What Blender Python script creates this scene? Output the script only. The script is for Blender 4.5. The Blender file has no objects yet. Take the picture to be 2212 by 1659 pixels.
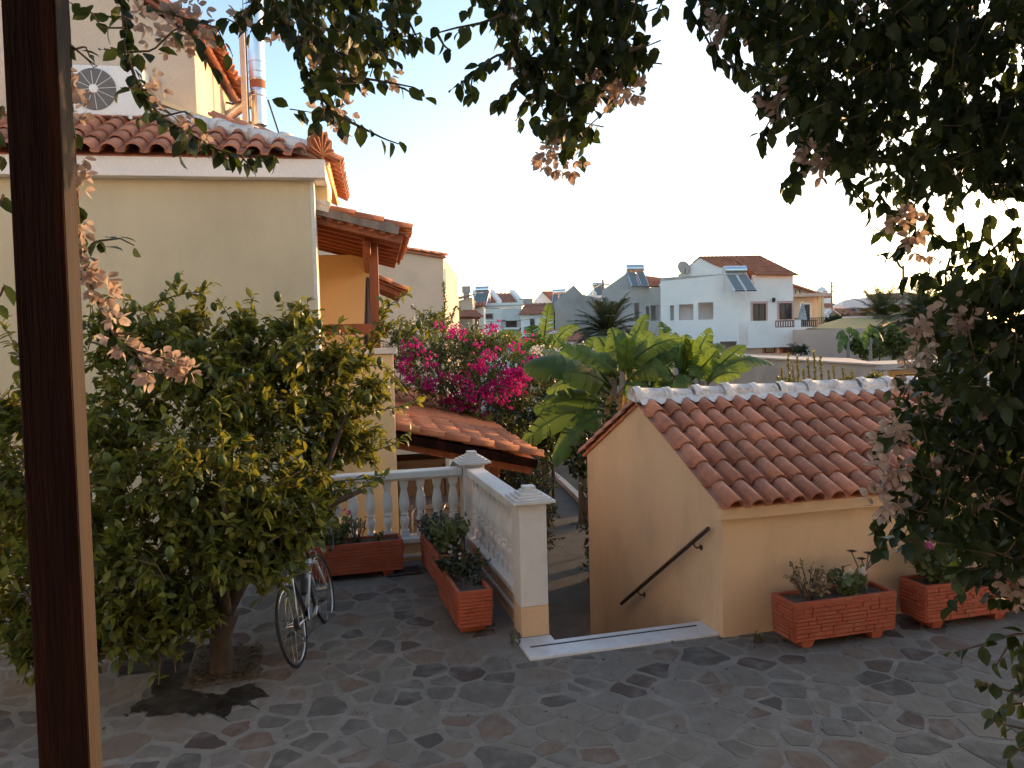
import bpy, math, random
import numpy as np
from mathutils import Matrix, Vector
random.seed(7); rng = np.random.default_rng(7)
C = bpy.context.scene.collection
SC = bpy.context.scene
rad = math.radians
# ---------------------------------------------------------------- camera
FPX, CX, CY = 1680.0, 1106.0, 829.5          # focal length and centre in pixels of a 2212 x 1659 view of the photo
EYE = Vector((0, 0, 2.7))
PITCH, ROLL = rad(3.0), 0.025
F_ = Vector((0, math.cos(PITCH), -math.sin(PITCH)))
R0, U0 = Vector((1, 0, 0)), Vector((0, math.sin(PITCH), math.cos(PITCH)))
R_ = math.cos(ROLL) * R0 - math.sin(ROLL) * U0
U_ = math.sin(ROLL) * R0 + math.cos(ROLL) * U0
cam = bpy.data.cameras.new('camera'); camo = bpy.data.objects.new('camera', cam); C.objects.link(camo)
cam.sensor_width = 36; cam.lens = 36 * FPX / 2212; cam.clip_end = 3000; cam.clip_start = 0.05
camo.matrix_world = Matrix(((R_.x, U_.x, -F_.x, EYE.x), (R_.y, U_.y, -F_.y, EYE.y), (R_.z, U_.z, -F_.z, EYE.z), (0, 0, 0, 1)))
SC.camera = camo
# ---------------------------------------------------------------- sky, sun, exposure
SUN_AZ, SUN_EL = rad(52), rad(7.0)           # azimuth clockwise from the view direction (+Y)
w = bpy.data.worlds.new('World'); SC.world = w; w.use_nodes = True
nt = w.node_tree; bg = nt.nodes['Background']
sk = nt.nodes.new('ShaderNodeTexSky'); sk.sky_type = 'NISHITA'; sk.sun_disc = False
sk.sun_elevation = SUN_EL; sk.sun_rotation = SUN_AZ; sk.air_density = 0.85; sk.dust_density = 1.5; sk.ozone_density = 1.1
nt.links.new(sk.outputs[0], bg.inputs[0]); bg.inputs[1].default_value = 0.15
sl = bpy.data.lights.new('sun', 'SUN'); so = bpy.data.objects.new('sun', sl); C.objects.link(so)
sl.energy = 2.0; sl.angle = rad(0.6); sl.color = (0.95, 0.55, 0.25)
sd = Vector((math.sin(SUN_AZ) * math.cos(SUN_EL), math.cos(SUN_AZ) * math.cos(SUN_EL), math.sin(SUN_EL)))
so.rotation_euler = sd.to_track_quat('Z', 'Y').to_euler()
SC.view_settings.view_transform = 'Standard'; SC.view_settings.look = 'None'
SC.view_settings.exposure = 1.9; SC.view_settings.gamma = 1; SC.view_settings.use_curve_mapping = False
SC.cycles.max_bounces = 8; SC.cycles.transparent_max_bounces = 8; SC.cycles.use_denoising = True
# ---------------------------------------------------------------- where a pixel's ray meets the place
def ray(px, py): return F_ + R_ * ((px - CX) / FPX) + U_ * ((CY - py) / FPX)
def at(px, py, d):
    r = ray(px, py); return EYE + r * (d / r.y)
def atz(px, py, z=0.0):
    r = ray(px, py); return EYE + r * ((z - EYE.z) / r.z)
def atplane(px, py, p, n):
    r = ray(px, py); return EYE + r * ((p - EYE).dot(n) / r.dot(n))
def proj(p):
    q = Vector(p) - EYE; k = q.dot(F_); return CX + FPX * q.dot(R_) / k, CY - FPX * q.dot(U_) / k
def frame(x, y, deg, z=0.0): return Matrix.Translation((x, y, z)) @ Matrix.Rotation(rad(deg), 4, 'Z')
# ---------------------------------------------------------------- objects
def tag(o, label=None, cat=None, group=None, kind=None):
    for k, v in (('label', label), ('category', cat), ('group', group), ('kind', kind)):
        if v: o[k] = v
    return o
def thing(name, label, cat, M=None, group=None):
    o = bpy.data.objects.new(name, None); C.objects.link(o); o.empty_display_size = 0.2
    if M is not None: o.matrix_world = M if isinstance(M, Matrix) else Matrix.Translation(M)
    return tag(o, label, cat, group)
def inst(mesh, name, parent, M):
    o = bpy.data.objects.new(name, mesh); C.objects.link(o); o.parent = parent; o.matrix_local = M
    return o
class MB:
    def __init__(s): s.v = []; s.f = []; s.t = []
    def add(s, vs, fs, tone=0.0):
        n = len(s.v); s.v += [tuple(v) for v in vs]; s.f += [tuple(i + n for i in f) for f in fs]; s.t += [tone] * len(fs); return s
    def box(s, x0, y0, z0, x1, y1, z1, M=None, tone=0.0):
        vs = [Vector((x, y, z)) for z in (z0, z1) for y in (y0, y1) for x in (x0, x1)]
        if M: vs = [M @ v for v in vs]
        return s.add(vs, [(0, 2, 3, 1), (4, 5, 7, 6), (0, 1, 5, 4), (2, 6, 7, 3), (0, 4, 6, 2), (1, 3, 7, 5)], tone)
    def frustum(s, x, y, z0, z1, a0, a1, b0=None, b1=None):
        b0 = a0 if b0 is None else b0; b1 = a1 if b1 is None else b1
        vs = [(x + i * a / 2, y + j * b / 2, z) for z, a, b in ((z0, a0, b0), (z1, a1, b1)) for j in (-1, 1) for i in (-1, 1)]
        return s.add(vs, [(0, 2, 3, 1), (4, 5, 7, 6), (0, 1, 5, 4), (2, 6, 7, 3), (0, 4, 6, 2), (1, 3, 7, 5)])
    def beam(s, a, b, wd, ht, up=Vector((0, 0, 1)), tone=0.0):
        a, b = Vector(a), Vector(b); d = (b - a).normalized(); x = d.cross(up).normalized(); z = x.cross(d)
        vs = [p + x * (i * wd / 2) + z * (j * ht / 2) for p in (a, b) for j in (-1, 1) for i in (-1, 1)]
        return s.add(vs, [(0, 2, 3, 1), (4, 5, 7, 6), (0, 1, 5, 4), (2, 6, 7, 3), (0, 4, 6, 2), (1, 3, 7, 5)], tone)
    def slab(s, pts, th, n=None, tone=0.0):
        p = [Vector(q) for q in pts]
        if n is None:
            n = Vector((0, 0, 0))
            for i in range(len(p)): n += (p[i] - p[0]).cross(p[(i + 1) % len(p)] - p[0])
            n.normalize()
            if n.z < 0 and abs(n.z) > .05: n = -n
        n = Vector(n) * th; m = len(p)
        fs = [tuple(range(m)), tuple(range(2 * m - 1, m - 1, -1))] + [(i, i + m, (i + 1) % m + m, (i + 1) % m) for i in range(m)]
        return s.add(p + [q - n for q in p], fs, tone)
    def tube(s, pts, r, n=6, cap=True, tone=0.0):
        pts = [Vector(p) for p in pts]; m = len(pts); rs = r if hasattr(r, '__len__') else [r] * m
        vs = []; last = None
        for i, p in enumerate(pts):
            d = (pts[min(i + 1, m - 1)] - pts[max(i - 1, 0)])
            d = d.normalized() if d.length > 1e-9 else Vector((0, 0, 1))
            if last is None: x = d.orthogonal().normalized()
            else:
                x = last - d * last.dot(d); x = x.normalized() if x.length > 1e-6 else d.orthogonal().normalized()
            last = x; y = d.cross(x)
            vs += [p + (x * math.cos(2 * math.pi * k / n) + y * math.sin(2 * math.pi * k / n)) * rs[i] for k in range(n)]
        fs = [(i * n + k, i * n + (k + 1) % n, (i + 1) * n + (k + 1) % n, (i + 1) * n + k) for i in range(m - 1) for k in range(n)]
        if cap: fs += [tuple(range(n - 1, -1, -1)), tuple(range((m - 1) * n, m * n))]
        return s.add(vs, fs, tone)
    def lathe(s, prof, n=16, c=(0, 0, 0), M=None):
        vs = [Vector((c[0] + r * math.cos(2 * math.pi * k / n), c[1] + r * math.sin(2 * math.pi * k / n), c[2] + z)) for r, z in prof for k in range(n)]
        if M: vs = [M @ v for v in vs]
        m = len(prof)
        fs = [(i * n + k, i * n + (k + 1) % n, (i + 1) * n + (k + 1) % n, (i + 1) * n + k) for i in range(m - 1) for k in range(n)]
        return s.add(vs, fs + [tuple(range(n - 1, -1, -1)), tuple(range((m - 1) * n, m * n))])
    def mesh(s, name, m, smooth=False):
        me = bpy.data.meshes.new(name); me.from_pydata(s.v, [], s.f)
        if any(s.t):
            a = me.attributes.new('tone', 'FLOAT', 'FACE'); a.data.foreach_set('value', np.array(s.t, dtype=np.float32))
        if m: me.materials.append(m)
        if smooth: me.polygons.foreach_set('use_smooth', [True] * len(me.polygons))
        me.update(); return me
    def build(s, name, m, parent=None, smooth=False, bevel=0.0, kind=None, label=None, off=None):
        if off is not None: s.v = [(v[0] - off[0], v[1] - off[1], v[2] - off[2]) for v in s.v]
        o = bpy.data.objects.new(name, s.mesh(name, m, smooth)); C.objects.link(o)
        if parent: o.parent = parent
        if bevel:
            b = o.modifiers.new('bevel', 'BEVEL'); b.width = bevel; b.segments = 2; b.limit_method = 'ANGLE'; b.angle_limit = rad(40)
        if smooth == 'auto' or (smooth and not bevel):
            pass
        if kind: o['kind'] = kind
        if label: o['label'] = label
        return o
def autosmooth(o, deg=40):
    me = o.data; bm_ang = rad(deg)
    me.polygons.foreach_set('use_smooth', [True] * len(me.polygons))
    import bmesh
    bm = bmesh.new(); bm.from_mesh(me)
    for e in bm.edges:
        if len(e.link_faces) != 2 or e.calc_face_angle(9) > bm_ang: e.smooth = False
    bm.to_mesh(me); bm.free(); return o
def copy_tree(o, parent=None):
    c = o.copy(); C.objects.link(c)
    if parent: c.parent = parent
    for ch in list(o.children): copy_tree(ch, c)
    return c
# ---------------------------------------------------------------- materials
def _new(name):
    m = bpy.data.materials.new(name); m.use_nodes = True; nt = m.node_tree
    return m, nt, nt.nodes['Principled BSDF'], (lambda t: nt.nodes.new('ShaderNode' + t)), nt.links.new
def coords(N, L):
    tc = N('TexCoord'); oi = N('ObjectInfo'); ml = N('VectorMath'); ml.operation = 'SCALE'; ml.inputs[0].default_value = (37, 91, 53)
    L(oi.outputs['Random'], ml.inputs['Scale']); ad = N('VectorMath'); L(tc.outputs['Object'], ad.inputs[0]); L(ml.outputs[0], ad.inputs[1])
    return ad.outputs[0], oi
def noise(N, L, vec, scale, detail=4, rough=.55):
    n = N('TexNoise'); n.inputs['Scale'].default_value = scale; n.inputs['Detail'].default_value = detail; n.inputs['Roughness'].default_value = rough
    L(vec, n.inputs['Vector']); return n.outputs['Fac']
def ramp(N, L, fac, stops):
    r = N('ValToRGB'); L(fac, r.inputs[0]); e = r.color_ramp.elements
    while len(e) < len(stops): e.new(0.5)
    for k, (p, c) in zip(e, stops): k.position = p; k.color = (*c, 1) if len(c) == 3 else c
    return r.outputs[0]
def mixc(N, L, fac, a, b, mode='MIX'):
    x = N('Mix'); x.data_type = 'RGBA'; x.blend_type = mode
    for v, i in ((fac, 0), (a, 6), (b, 7)):
        if hasattr(v, 'is_linked') or hasattr(v, 'links'): L(v, x.inputs[i])
        elif i == 0: x.inputs[0].default_value = v
        else: x.inputs[i].default_value = (*v, 1)
    return x.outputs[2]
def col(c, k): return tuple(min(1, max(0, x * k)) for x in c)
def mat(name, base, rough=.75, var=.16, scale=2.5, fine=40, bump=.15, dirt=None, dirt_amt=.35, dirt_scale=1.2, metal=0, objvar=0.0, spec=.4, second=None, stretch=None):
    m, nt, p, N, L = _new(name); vec, oi = coords(N, L)
    if stretch:
        mp = N('VectorMath'); mp.operation = 'MULTIPLY'; mp.inputs[1].default_value = stretch; L(vec, mp.inputs[0]); vec = mp.outputs[0]
    a = noise(N, L, vec, scale, 6)
    c = ramp(N, L, a, [(.3, col(base, 1 - var)), (.7, col(base, 1 + var))])
    if second: c = mixc(N, L, ramp(N, L, noise(N, L, vec, scale * 2.3, 5), [(.45, (0, 0, 0)), (.62, (1, 1, 1))]), c, second)
    if dirt: c = mixc(N, L, ramp(N, L, noise(N, L, vec, dirt_scale, 8, .65), [(.5, (0, 0, 0)), (.75, (dirt_amt,) * 3)]), c, dirt)
    f = noise(N, L, vec, fine, 3)
    c = mixc(N, L, .12, c, ramp(N, L, f, [(.35, col(base, .6)), (.65, col(base, 1.3))]))
    if objvar:
        hv = N('HueSaturation'); mr = N('MapRange'); mr.inputs[3].default_value = 1 - objvar; mr.inputs[4].default_value = 1 + objvar
        L(oi.outputs['Random'], mr.inputs[0]); L(mr.outputs[0], hv.inputs['Value']); L(c, hv.inputs['Color']); c = hv.outputs[0]
    L(c, p.inputs['Base Color']); p.inputs['Roughness'].default_value = rough; p.inputs['Metallic'].default_value = metal
    p.inputs['Specular IOR Level'].default_value = spec
    if bump:
        b = N('Bump'); b.inputs['Strength'].default_value = bump; b.inputs['Distance'].default_value = .02
        L(f, b.inputs['Height']); L(b.outputs[0], p.inputs['Normal'])
    return m
def leafmat(name, dark, mid, light, trans, tfac=.4, rough=.42, spec=.5):
    m, nt, p, N, L = _new(name)
    oi = N('ObjectInfo'); at_ = N('Attribute'); at_.attribute_name = 'tone'
    ad = N('Math'); ad.operation = 'ADD'; L(oi.outputs['Random'], ad.inputs[0]); L(at_.outputs['Fac'], ad.inputs[1])
    fr = N('Math'); fr.operation = 'FRACT'; L(ad.outputs[0], fr.inputs[0])
    tc = N('TexCoord'); g = noise(N, L, tc.outputs['Object'], 22, 3)
    mx = N('Math'); mx.operation = 'MULTIPLY_ADD'; mx.inputs[1].default_value = .35; L(g, mx.inputs[0]); L(fr.outputs[0], mx.inputs[2])
    c = ramp(N, L, mx.outputs[0], [(.15, dark), (.65, mid), (1.0, light)])
    L(c, p.inputs['Base Color']); p.inputs['Roughness'].default_value = rough; p.inputs['Specular IOR Level'].default_value = spec
    t = N('BsdfTranslucent'); tcx = mixc(N, L, .5, c, trans); L(tcx, t.inputs[0])
    ms = N('MixShader'); ms.inputs[0].default_value = tfac
    L(p.outputs[0], ms.inputs[1]); L(t.outputs[0], ms.inputs[2]); L(ms.outputs[0], nt.nodes['Material Output'].inputs[0])
    return m
def tonemat(name, stops, rough=.8, grain=(30, 6, 30), bump=.5, grain_amt=.3):
    m, nt, p, N, L = _new(name); vec, oi = coords(N, L)
    a = N('Attribute'); a.attribute_name = 'tone'
    c = ramp(N, L, a.outputs['Fac'], stops)
    v2 = N('VectorMath'); v2.operation = 'MULTIPLY'; v2.inputs[1].default_value = grain; L(vec, v2.inputs[0])
    f = noise(N, L, v2.outputs[0], 1, 6, .6); g = noise(N, L, vec, 5, 6)
    c = mixc(N, L, grain_amt, c, ramp(N, L, f, [(.3, (.05, .05, .05)), (.7, (.42, .36, .30))]), 'OVERLAY')
    c = mixc(N, L, ramp(N, L, g, [(.46, (0, 0, 0)), (.66, (.55, .55, .55))]), c, (.20, .182, .162))
    L(c, p.inputs['Base Color']); p.inputs['Roughness'].default_value = rough; p.inputs['Specular IOR Level'].default_value = .3
    b = N('Bump'); b.inputs['Strength'].default_value = bump; b.inputs['Distance'].default_value = .01; L(f, b.inputs['Height']); L(b.outputs[0], p.inputs['Normal'])
    return m
M_ = {}
M_['cream'] = mat('cream_render', (.57, .495, .34), .9, .07, 1.2, 160, .3, (.36, .30, .21), .5, .9, stretch=(1, 1, .45))
M_['yellow'] = mat('yellow_render', (.76, .575, .33), .9, .06, 1.5, 150, .25, (.5, .36, .2), .3)
M_['peach'] = mat('peach_render', (.66, .455, .275), .92, .07, 1.1, 150, .35, (.40, .275, .17), .6, 1.3, stretch=(1, 1, .5))
M_['white'] = mat('white_paint', (.61, .595, .57), .65, .06, 3, 80, .2, (.36, .335, .30), .55, 2.2)
M_['offwhite'] = mat('white_render', (.84, .79, .745), .9, .05, .7, 60, .2, (.48, .46, .44), .35, .5)
M_['grey'] = mat('bare_render', (.40, .375, .345), .95, .12, .8, 40, .3, (.22, .21, .20), .5, .5)
M_['pink'] = mat('pink_render', (.56, .40, .32), .95, .10, .8, 40, .3, (.36, .27, .22), .5, .5)
M_['oldwall'] = mat('weathered_render', (.42, .34, .27), .95, .18, .9, 30, .4, (.15, .12, .10), .7, .8, stretch=(1, 1, .5))
M_['sand'] = mat('sand_render', (.62, .50, .38), .95, .08, .8, 40, .3, (.4, .32, .25), .4)
M_['concrete'] = mat('roof_concrete', (.48, .40, .34), .95, .12, .6, 20, .3, (.25, .2, .18), .5)
M_['tile'] = mat('clay_tile', (.46, .185, .105), .75, .18, 9, 60, .35, (.16, .085, .06), .7, 7, objvar=.28)
M_['tilefar'] = mat('far_clay_tile', (.42, .17, .10), .85, .22, 2.5, 20, .3, (.22, .10, .07), .6, 1.5)
M_['tileorange'] = mat('porch_clay_tile', (.33, .115, .05), .8, .15, 3, 50, .3, (.25, .11, .06), .5, 2)
M_['mortar'] = mat('white_mortar', (.66, .63, .60), .9, .10, 8, 60, .6, (.22, .15, .12), .9, 11)
M_['wood'] = mat('stained_wood', (.24, .07, .028), .55, .25, 1, 8, .25, stretch=(14, 14, 1.2))
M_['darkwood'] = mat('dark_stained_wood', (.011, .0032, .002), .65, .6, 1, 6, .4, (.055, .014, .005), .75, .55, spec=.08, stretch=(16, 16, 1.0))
M_['postside'] = mat('brown_post_side', (.032, .023, .019), .8, .3, 1, 8, .3, (.045, .02, .014), .8, .6, spec=.15, stretch=(12, 12, 1.0))  # right face of the post, a paler brown than its front
M_['greywood'] = mat('weathered_board', (.20, .17, .15), .9, .3, 1, 8, .4, stretch=(10, 10, 2))
M_['door'] = mat('door_wood', (.33, .085, .035), .5, .2, 1, 8, .2, stretch=(12, 12, 1))
M_['planter'] = mat('painted_planter', (.34, .078, .036), .75, .18, 7, 70, .3, (.40, .19, .13), .4, 6)
M_['soil'] = mat('soil', (.10, .075, .055), 1, .4, 14, 60, 1.0)
M_['marble'] = mat('pale_marble', (.60, .60, .61), .35, .10, 3, 20, .05, (.40, .41, .43), .5, 4)
M_['black'] = mat('black_rubber', (.016, .016, .017), .7, .2, 20, 80, .2)
M_['steel'] = mat('polished_steel', (.62, .61, .60), .28, .1, 10, 80, .02, metal=1)
M_['alu'] = mat('galvanised_sheet', (.75, .76, .78), .30, .08, 6, 60, .03, metal=1)
M_['bronze'] = mat('brown_metal', (.16, .11, .085), .38, .15, 8, 60, .05, metal=.8)
M_['iron'] = mat('dark_iron', (.04, .035, .035), .6, .2, 10, 60, .1)
M_['bikewhite'] = mat('white_frame_paint', (.52, .53, .55), .25, .03, 10, 60, 0)
M_['glass'] = mat('dark_glass', (.035, .035, .04), .12, .2, 1, 10, 0, spec=.6)
M_['panel'] = mat('solar_glass', (.16, .165, .155), .45, .15, 1, 10, 0, spec=.5)
M_['acwhite'] = mat('ac_casing', (.78, .77, .75), .5, .05, 5, 60, .03)
M_['acgrey'] = mat('ac_grille', (.14, .135, .13), .6, .1, 5, 60, .1)
M_['bark'] = mat('bark', (.075, .052, .036), .95, .3, 10, 40, .8, stretch=(3, 3, .8))
M_['twig'] = mat('twig_bark', (.09, .065, .04), .9, .3, 20, 60, .3)
M_['greybark'] = mat('pale_bark', (.20, .17, .14), .95, .25, 10, 40, .6, stretch=(3, 3, .8))
M_['mortarbed'] = mat('mortar_bed', (.205, .182, .156), .95, .22, 4, 45, .6, (.125, .11, .096), .75, 1.6, second=(.175, .153, .13))
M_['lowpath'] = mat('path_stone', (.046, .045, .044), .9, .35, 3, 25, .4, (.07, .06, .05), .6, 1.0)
M_['earth'] = mat('garden_earth', (.062, .048, .036), 1, .35, 1.5, 12, .6, (.07, .06, .035), .6, .5)
M_['field'] = mat('dry_field', (.20, .17, .10), 1, .3, .05, 2, .3, (.09, .10, .05), .6, .03)
M_['stain_shade'] = mat('wet_shade_stone', (.045, .036, .030), .45, .3, 6, 40, .4)
M_['stone'] = tonemat('paving_stone', [(0, (.080, .070, .062)), (.12, (.125, .108, .092)), (.35, (.168, .147, .124)), (.6, (.19, .164, .137)), (.74, (.185, .142, .108)), (.86, (.165, .11, .08)), (.94, (.115, .077, .06)), (1, (.078, .055, .046))])
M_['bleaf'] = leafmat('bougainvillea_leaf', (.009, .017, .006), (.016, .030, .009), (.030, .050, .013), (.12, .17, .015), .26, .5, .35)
M_['bract'] = leafmat('pale_bract', (.34, .25, .21), (.44, .34, .30), (.56, .47, .42), (.66, .44, .30), .40, .7, .2)
M_['magenta'] = leafmat('magenta_bract', (.30, .008, .12), (.40, .014, .19), (.50, .04, .24), (.6, .02, .22), .4, .7, .2)
M_['lemonleaf'] = leafmat('lemon_leaf', (.032, .052, .014), (.070, .098, .019), (.15, .165, .03), (.46, .40, .03), .38, .42, .35)
M_['lemon'] = mat('green_lemon', (.045, .07, .014), .5, .3, 8, 120, .3, spec=.25)
M_['shrubleaf'] = leafmat('shrub_leaf', (.03, .05, .015), (.06, .085, .02), (.12, .14, .03), (.32, .34, .05), .35)
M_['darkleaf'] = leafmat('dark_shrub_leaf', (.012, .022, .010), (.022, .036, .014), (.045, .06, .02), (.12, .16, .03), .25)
M_['yellowleaf'] = leafmat('yellow_shrub_leaf', (.07, .08, .02), (.14, .14, .03), (.22, .19, .04), (.4, .36, .06), .35)
M_['banana'] = leafmat('banana_leaf', (.030, .072, .018), (.05, .105, .025), (.085, .15, .032), (.26, .37, .04), .36, .5, .35)
M_['bananadry'] = leafmat('dry_banana_leaf', (.22, .14, .06), (.32, .22, .10), (.4, .3, .15), (.5, .35, .15), .35, .8, .2)
M_['palm'] = leafmat('palm_leaflet', (.022, .034, .016), (.035, .05, .022), (.06, .075, .03), (.14, .16, .05), .15, .5)
M_['geranium'] = leafmat('geranium_leaf', (.06, .09, .03), (.10, .135, .045), (.17, .18, .07), (.3, .34, .08), .3, .6, .3)
M_['succulent'] = leafmat('succulent_leaf', (.028, .04, .032), (.045, .06, .045), (.07, .085, .06), (.1, .14, .06), .1, .5)
M_['drytwig'] = leafmat('dry_leaf', (.14, .085, .05), (.22, .15, .08), (.30, .24, .12), (.4, .3, .12), .3, .8, .2)
M_['aeonium'] = leafmat('dark_rosette', (.03, .012, .014), (.045, .018, .02), (.06, .03, .03), (.1, .03, .03), .1, .5)
M_['whiteflower'] = leafmat('white_petal', (.55, .52, .47), (.65, .62, .56), (.72, .68, .62), (.8, .7, .6), .35, .7, .2)
M_['pinkflower'] = leafmat('pink_petal', (.42, .06, .20), (.55, .10, .28), (.6, .16, .34), (.7, .1, .3), .35, .7, .2)
M_['canvas'] = mat('awning_canvas', (.55, .50, .42), .9, .06, 3, 60, .1)
M_['reed'] = mat('reed_mat', (.46, .33, .14), .9, .15, 2, 30, .3, stretch=(1, 8, 1))
M_['umbrella'] = mat('umbrella_cloth', (.20, .25, .34), .8, .1, 2, 40, .1, second=(.62, .55, .42), stretch=(1, 1, 5))
M_['towel'] = mat('grey_cloth', (.14, .15, .19), .9, .1, 6, 60, .2)
M_['trimpink'] = mat('window_surround', (.55, .37, .33), .9, .06, 3, 40, .1)
M_['brownpaint'] = mat('brown_frame', (.10, .04, .03), .5, .2, 6, 40, .1)
M_['mat'] = mat('brown_mat', (.06, .045, .038), .95, .25, 20, 90, .6)
M_['curtain'] = mat('pale_curtain', (.45, .44, .42), .9, .1, 4, 40, .1)

def stain_shade_mat():  # dark film: damp mark and shade under the tree in one colour
    m, nt, p, N, L = _new('wet_shade_patch'); tc = N('TexCoord')
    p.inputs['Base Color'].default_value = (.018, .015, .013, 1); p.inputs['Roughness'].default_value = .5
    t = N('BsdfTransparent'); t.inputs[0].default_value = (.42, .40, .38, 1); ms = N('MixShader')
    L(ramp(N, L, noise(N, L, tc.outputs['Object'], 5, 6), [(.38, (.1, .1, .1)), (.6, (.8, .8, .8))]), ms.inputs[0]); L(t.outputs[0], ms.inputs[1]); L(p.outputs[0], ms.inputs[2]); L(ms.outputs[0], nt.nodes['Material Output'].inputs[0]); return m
M_['stain_shade'] = stain_shade_mat()
M_['litter'] = leafmat('leaf_litter', (.05, .032, .02), (.085, .055, .03), (.14, .10, .055), (.12, .08, .04), .1, .8, .2)
# ================================================================ THE SETTING
CA = 15.0
CF = frame(0.125, 7.1, CA)                      # courtyard axes: u to the right, v away, origin at the near balustrade pillar
CI = CF.inverted()
LOW = -1.3                                      # the garden lies this far below the courtyard
def zg(x, y):
    q = CI @ Vector((x, y, 0)); return 0.045 * max(0.0, min(q.y, 2.7) + 0.3) if q.x < 0.2 else 0.0
def cw(u, v, z=0.0): return CF @ Vector((u, v, z))
g = MB(); g.add([(-1500, -300, LOW), (1500, -300, LOW), (1500, 2600, LOW), (-1500, 2600, LOW)], [(0, 1, 2, 3)])
g.build('ground', M_['earth'], kind='structure')
cs = MB()
def prism(mb, poly, z0, ztop):
    n = len(poly); vs = [cw(u, v, z0) for u, v in poly] + [cw(u, v, ztop(u, v)) for u, v in poly]
    mb.add(vs, [tuple(range(n - 1, -1, -1)), tuple(range(n, 2 * n))] + [(i, (i + 1) % n, (i + 1) % n + n, i + n) for i in range(n)])
zc = lambda u, v: 0.045 * max(0.0, v + 0.3) if u < .2 else 0.0
P = [(-9, -9), (9, -9), (9, -.3), (.131, -.3), (.131, 2.63), (-9, 2.63), (-9, -.3)]
vs = [cw(u, v, zc(u, v)) for u, v in P]; vb = [cw(u, v, LOW - .2) for u, v in P]; n = 7
cs.add(vs + vb, [(0, 1, 2, 3, 6), (6, 3, 4, 5)] + [(i, i + n, (i + 1) % n + n, (i + 1) % n) for i in range(n)])
court = cs.build('courtyard', M_['mortarbed'], kind='structure')
# --- crazy paving: irregular stones cut as a Voronoi pattern, one object per stone near the camera
def clip(poly, px, py, nx, ny):
    out = []; m = len(poly)
    for i in range(m):
        a, b = poly[i], poly[(i + 1) % m]
        da = (a[0] - px) * nx + (a[1] - py) * ny; db = (b[0] - px) * nx + (b[1] - py) * ny
        if da <= 0: out.append(a)
        if da * db < 0:
            t = da / (da - db); out.append((a[0] + t * (b[0] - a[0]), a[1] + t * (b[1] - a[1])))
    return out
sites = []
tries = 0
while tries < 26000:
    tries += 1
    x, y = random.uniform(-7.2, 6.5), random.uniform(4.3, 10.2)
    if abs(x) > y * .70 + .5: continue
    q = CI @ Vector((x, y, 0))
    if q.y > 2.3 or (q.x > .0 and q.y > -.45 and q.x < 1.6) or (q.x > 1.55 and q.y > -.6): continue
    r = random.choice((.12, .15, .19, .24, .30, .36))
    if all((x - s[0]) ** 2 + (y - s[1]) ** 2 > (.5 * (r + s[2])) ** 2 * 1.35 for s in sites): sites.append((x, y, r))
cells = []
for i, (x, y, r) in enumerate(sites):
    poly = [(x - .5, y - .5), (x + .5, y - .5), (x + .5, y + .5), (x - .5, y + .5)]
    near = sorted((s for j, s in enumerate(sites) if j != i and abs(s[0] - x) < 1 and abs(s[1] - y) < 1), key=lambda s: (s[0] - x) ** 2 + (s[1] - y) ** 2)[:14]
    for sx, sy, sr in near:
        dx, dy = sx - x, sy - y; d = math.hypot(dx, dy); k = r / (r + sr) * .5 + .25
        gap = random.choice((.008, .012, .02, .03, .05))
        px, py = x + dx * k - dx / d * gap, y + dy * k - dy / d * gap
        poly = clip(poly, px, py, dx / d, dy / d)
        if len(poly) < 3: break
    # keep the stones off the marble step
    n0 = CF.to_3x3() @ Vector((0, 1, 0))
    qq = [CI @ Vector((a, b, 0)) for a, b in poly]
    if any(-.25 < q.x < 1.66 and q.y > -.62 for q in qq):
        p0 = cw(0, -.63); poly = clip(poly, p0.x, p0.y, n0.x, n0.y)
    if len(poly) < 3: continue
    p2 = []
    for a, b in zip(poly, poly[1:] + poly[:1]):
        L = math.hypot(b[0] - a[0], b[1] - a[1])
        if L < .02: continue
        for t in (.09, .91):
            p2.append((a[0] + (b[0] - a[0]) * t, a[1] + (b[1] - a[1]) * t))
        if L > .12: q3 = p2.pop(); p2 += [(a[0] + (b[0] - a[0]) * t + random.uniform(-.011, .011), a[1] + (b[1] - a[1]) * t + random.uniform(-.011, .011)) for t in ((.36, .64) if L > .2 else (.5,))] + [q3]
    area = abs(sum(a[0] * b[1] - a[1] * b[0] for a, b in zip(p2, p2[1:] + p2[:1]))) / 2
    if len(p2) < 4 or area < .006: continue
    cells.append((p2, random.random()))
cells.sort(key=lambda c: math.hypot(c[0][0][0], c[0][0][1]))
def stone(mb, poly, tone, ox=0, oy=0):
    m = len(poly); cx = sum(p[0] for p in poly) / m; cy = sum(p[1] for p in poly) / m; h = random.uniform(.0015, .0045)
    tx, ty = random.uniform(-.004, .004), random.uniform(-.004, .004)
    lo = [(a - ox, b - oy, zg(a, b) - .01) for a, b in poly]
    mi = [(a - ox, b - oy, zg(a, b) + h * .55) for a, b in poly]
    tp = [(cx + (a - cx) * .975 - ox, cy + (b - cy) * .975 - oy, zg(a, b) + h + tx * (a - cx) + ty * (b - cy)) for a, b in poly]
    fs = [(i, (i + 1) % m, (i + 1) % m + m, i + m) for i in range(m)] + [(i + m, (i + 1) % m + m, (i + 1) % m + 2 * m, i + 2 * m) for i in range(m)] + [tuple(range(2 * m, 3 * m))]
    mb.add(lo + mi + tp, fs, max(.001, tone))
rest = MB()
for k, (poly, tone) in enumerate(cells):
    if k < 300:
        cx, cy = poly[0]; b = MB(); stone(b, poly, tone, cx, cy); o = b.build('paving_stone', M_['stone'], court); o.location = (cx, cy, 0)
    else: stone(rest, poly, tone)
rest.build('paving_stones', M_['stone'], court, kind='stuff')
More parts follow.
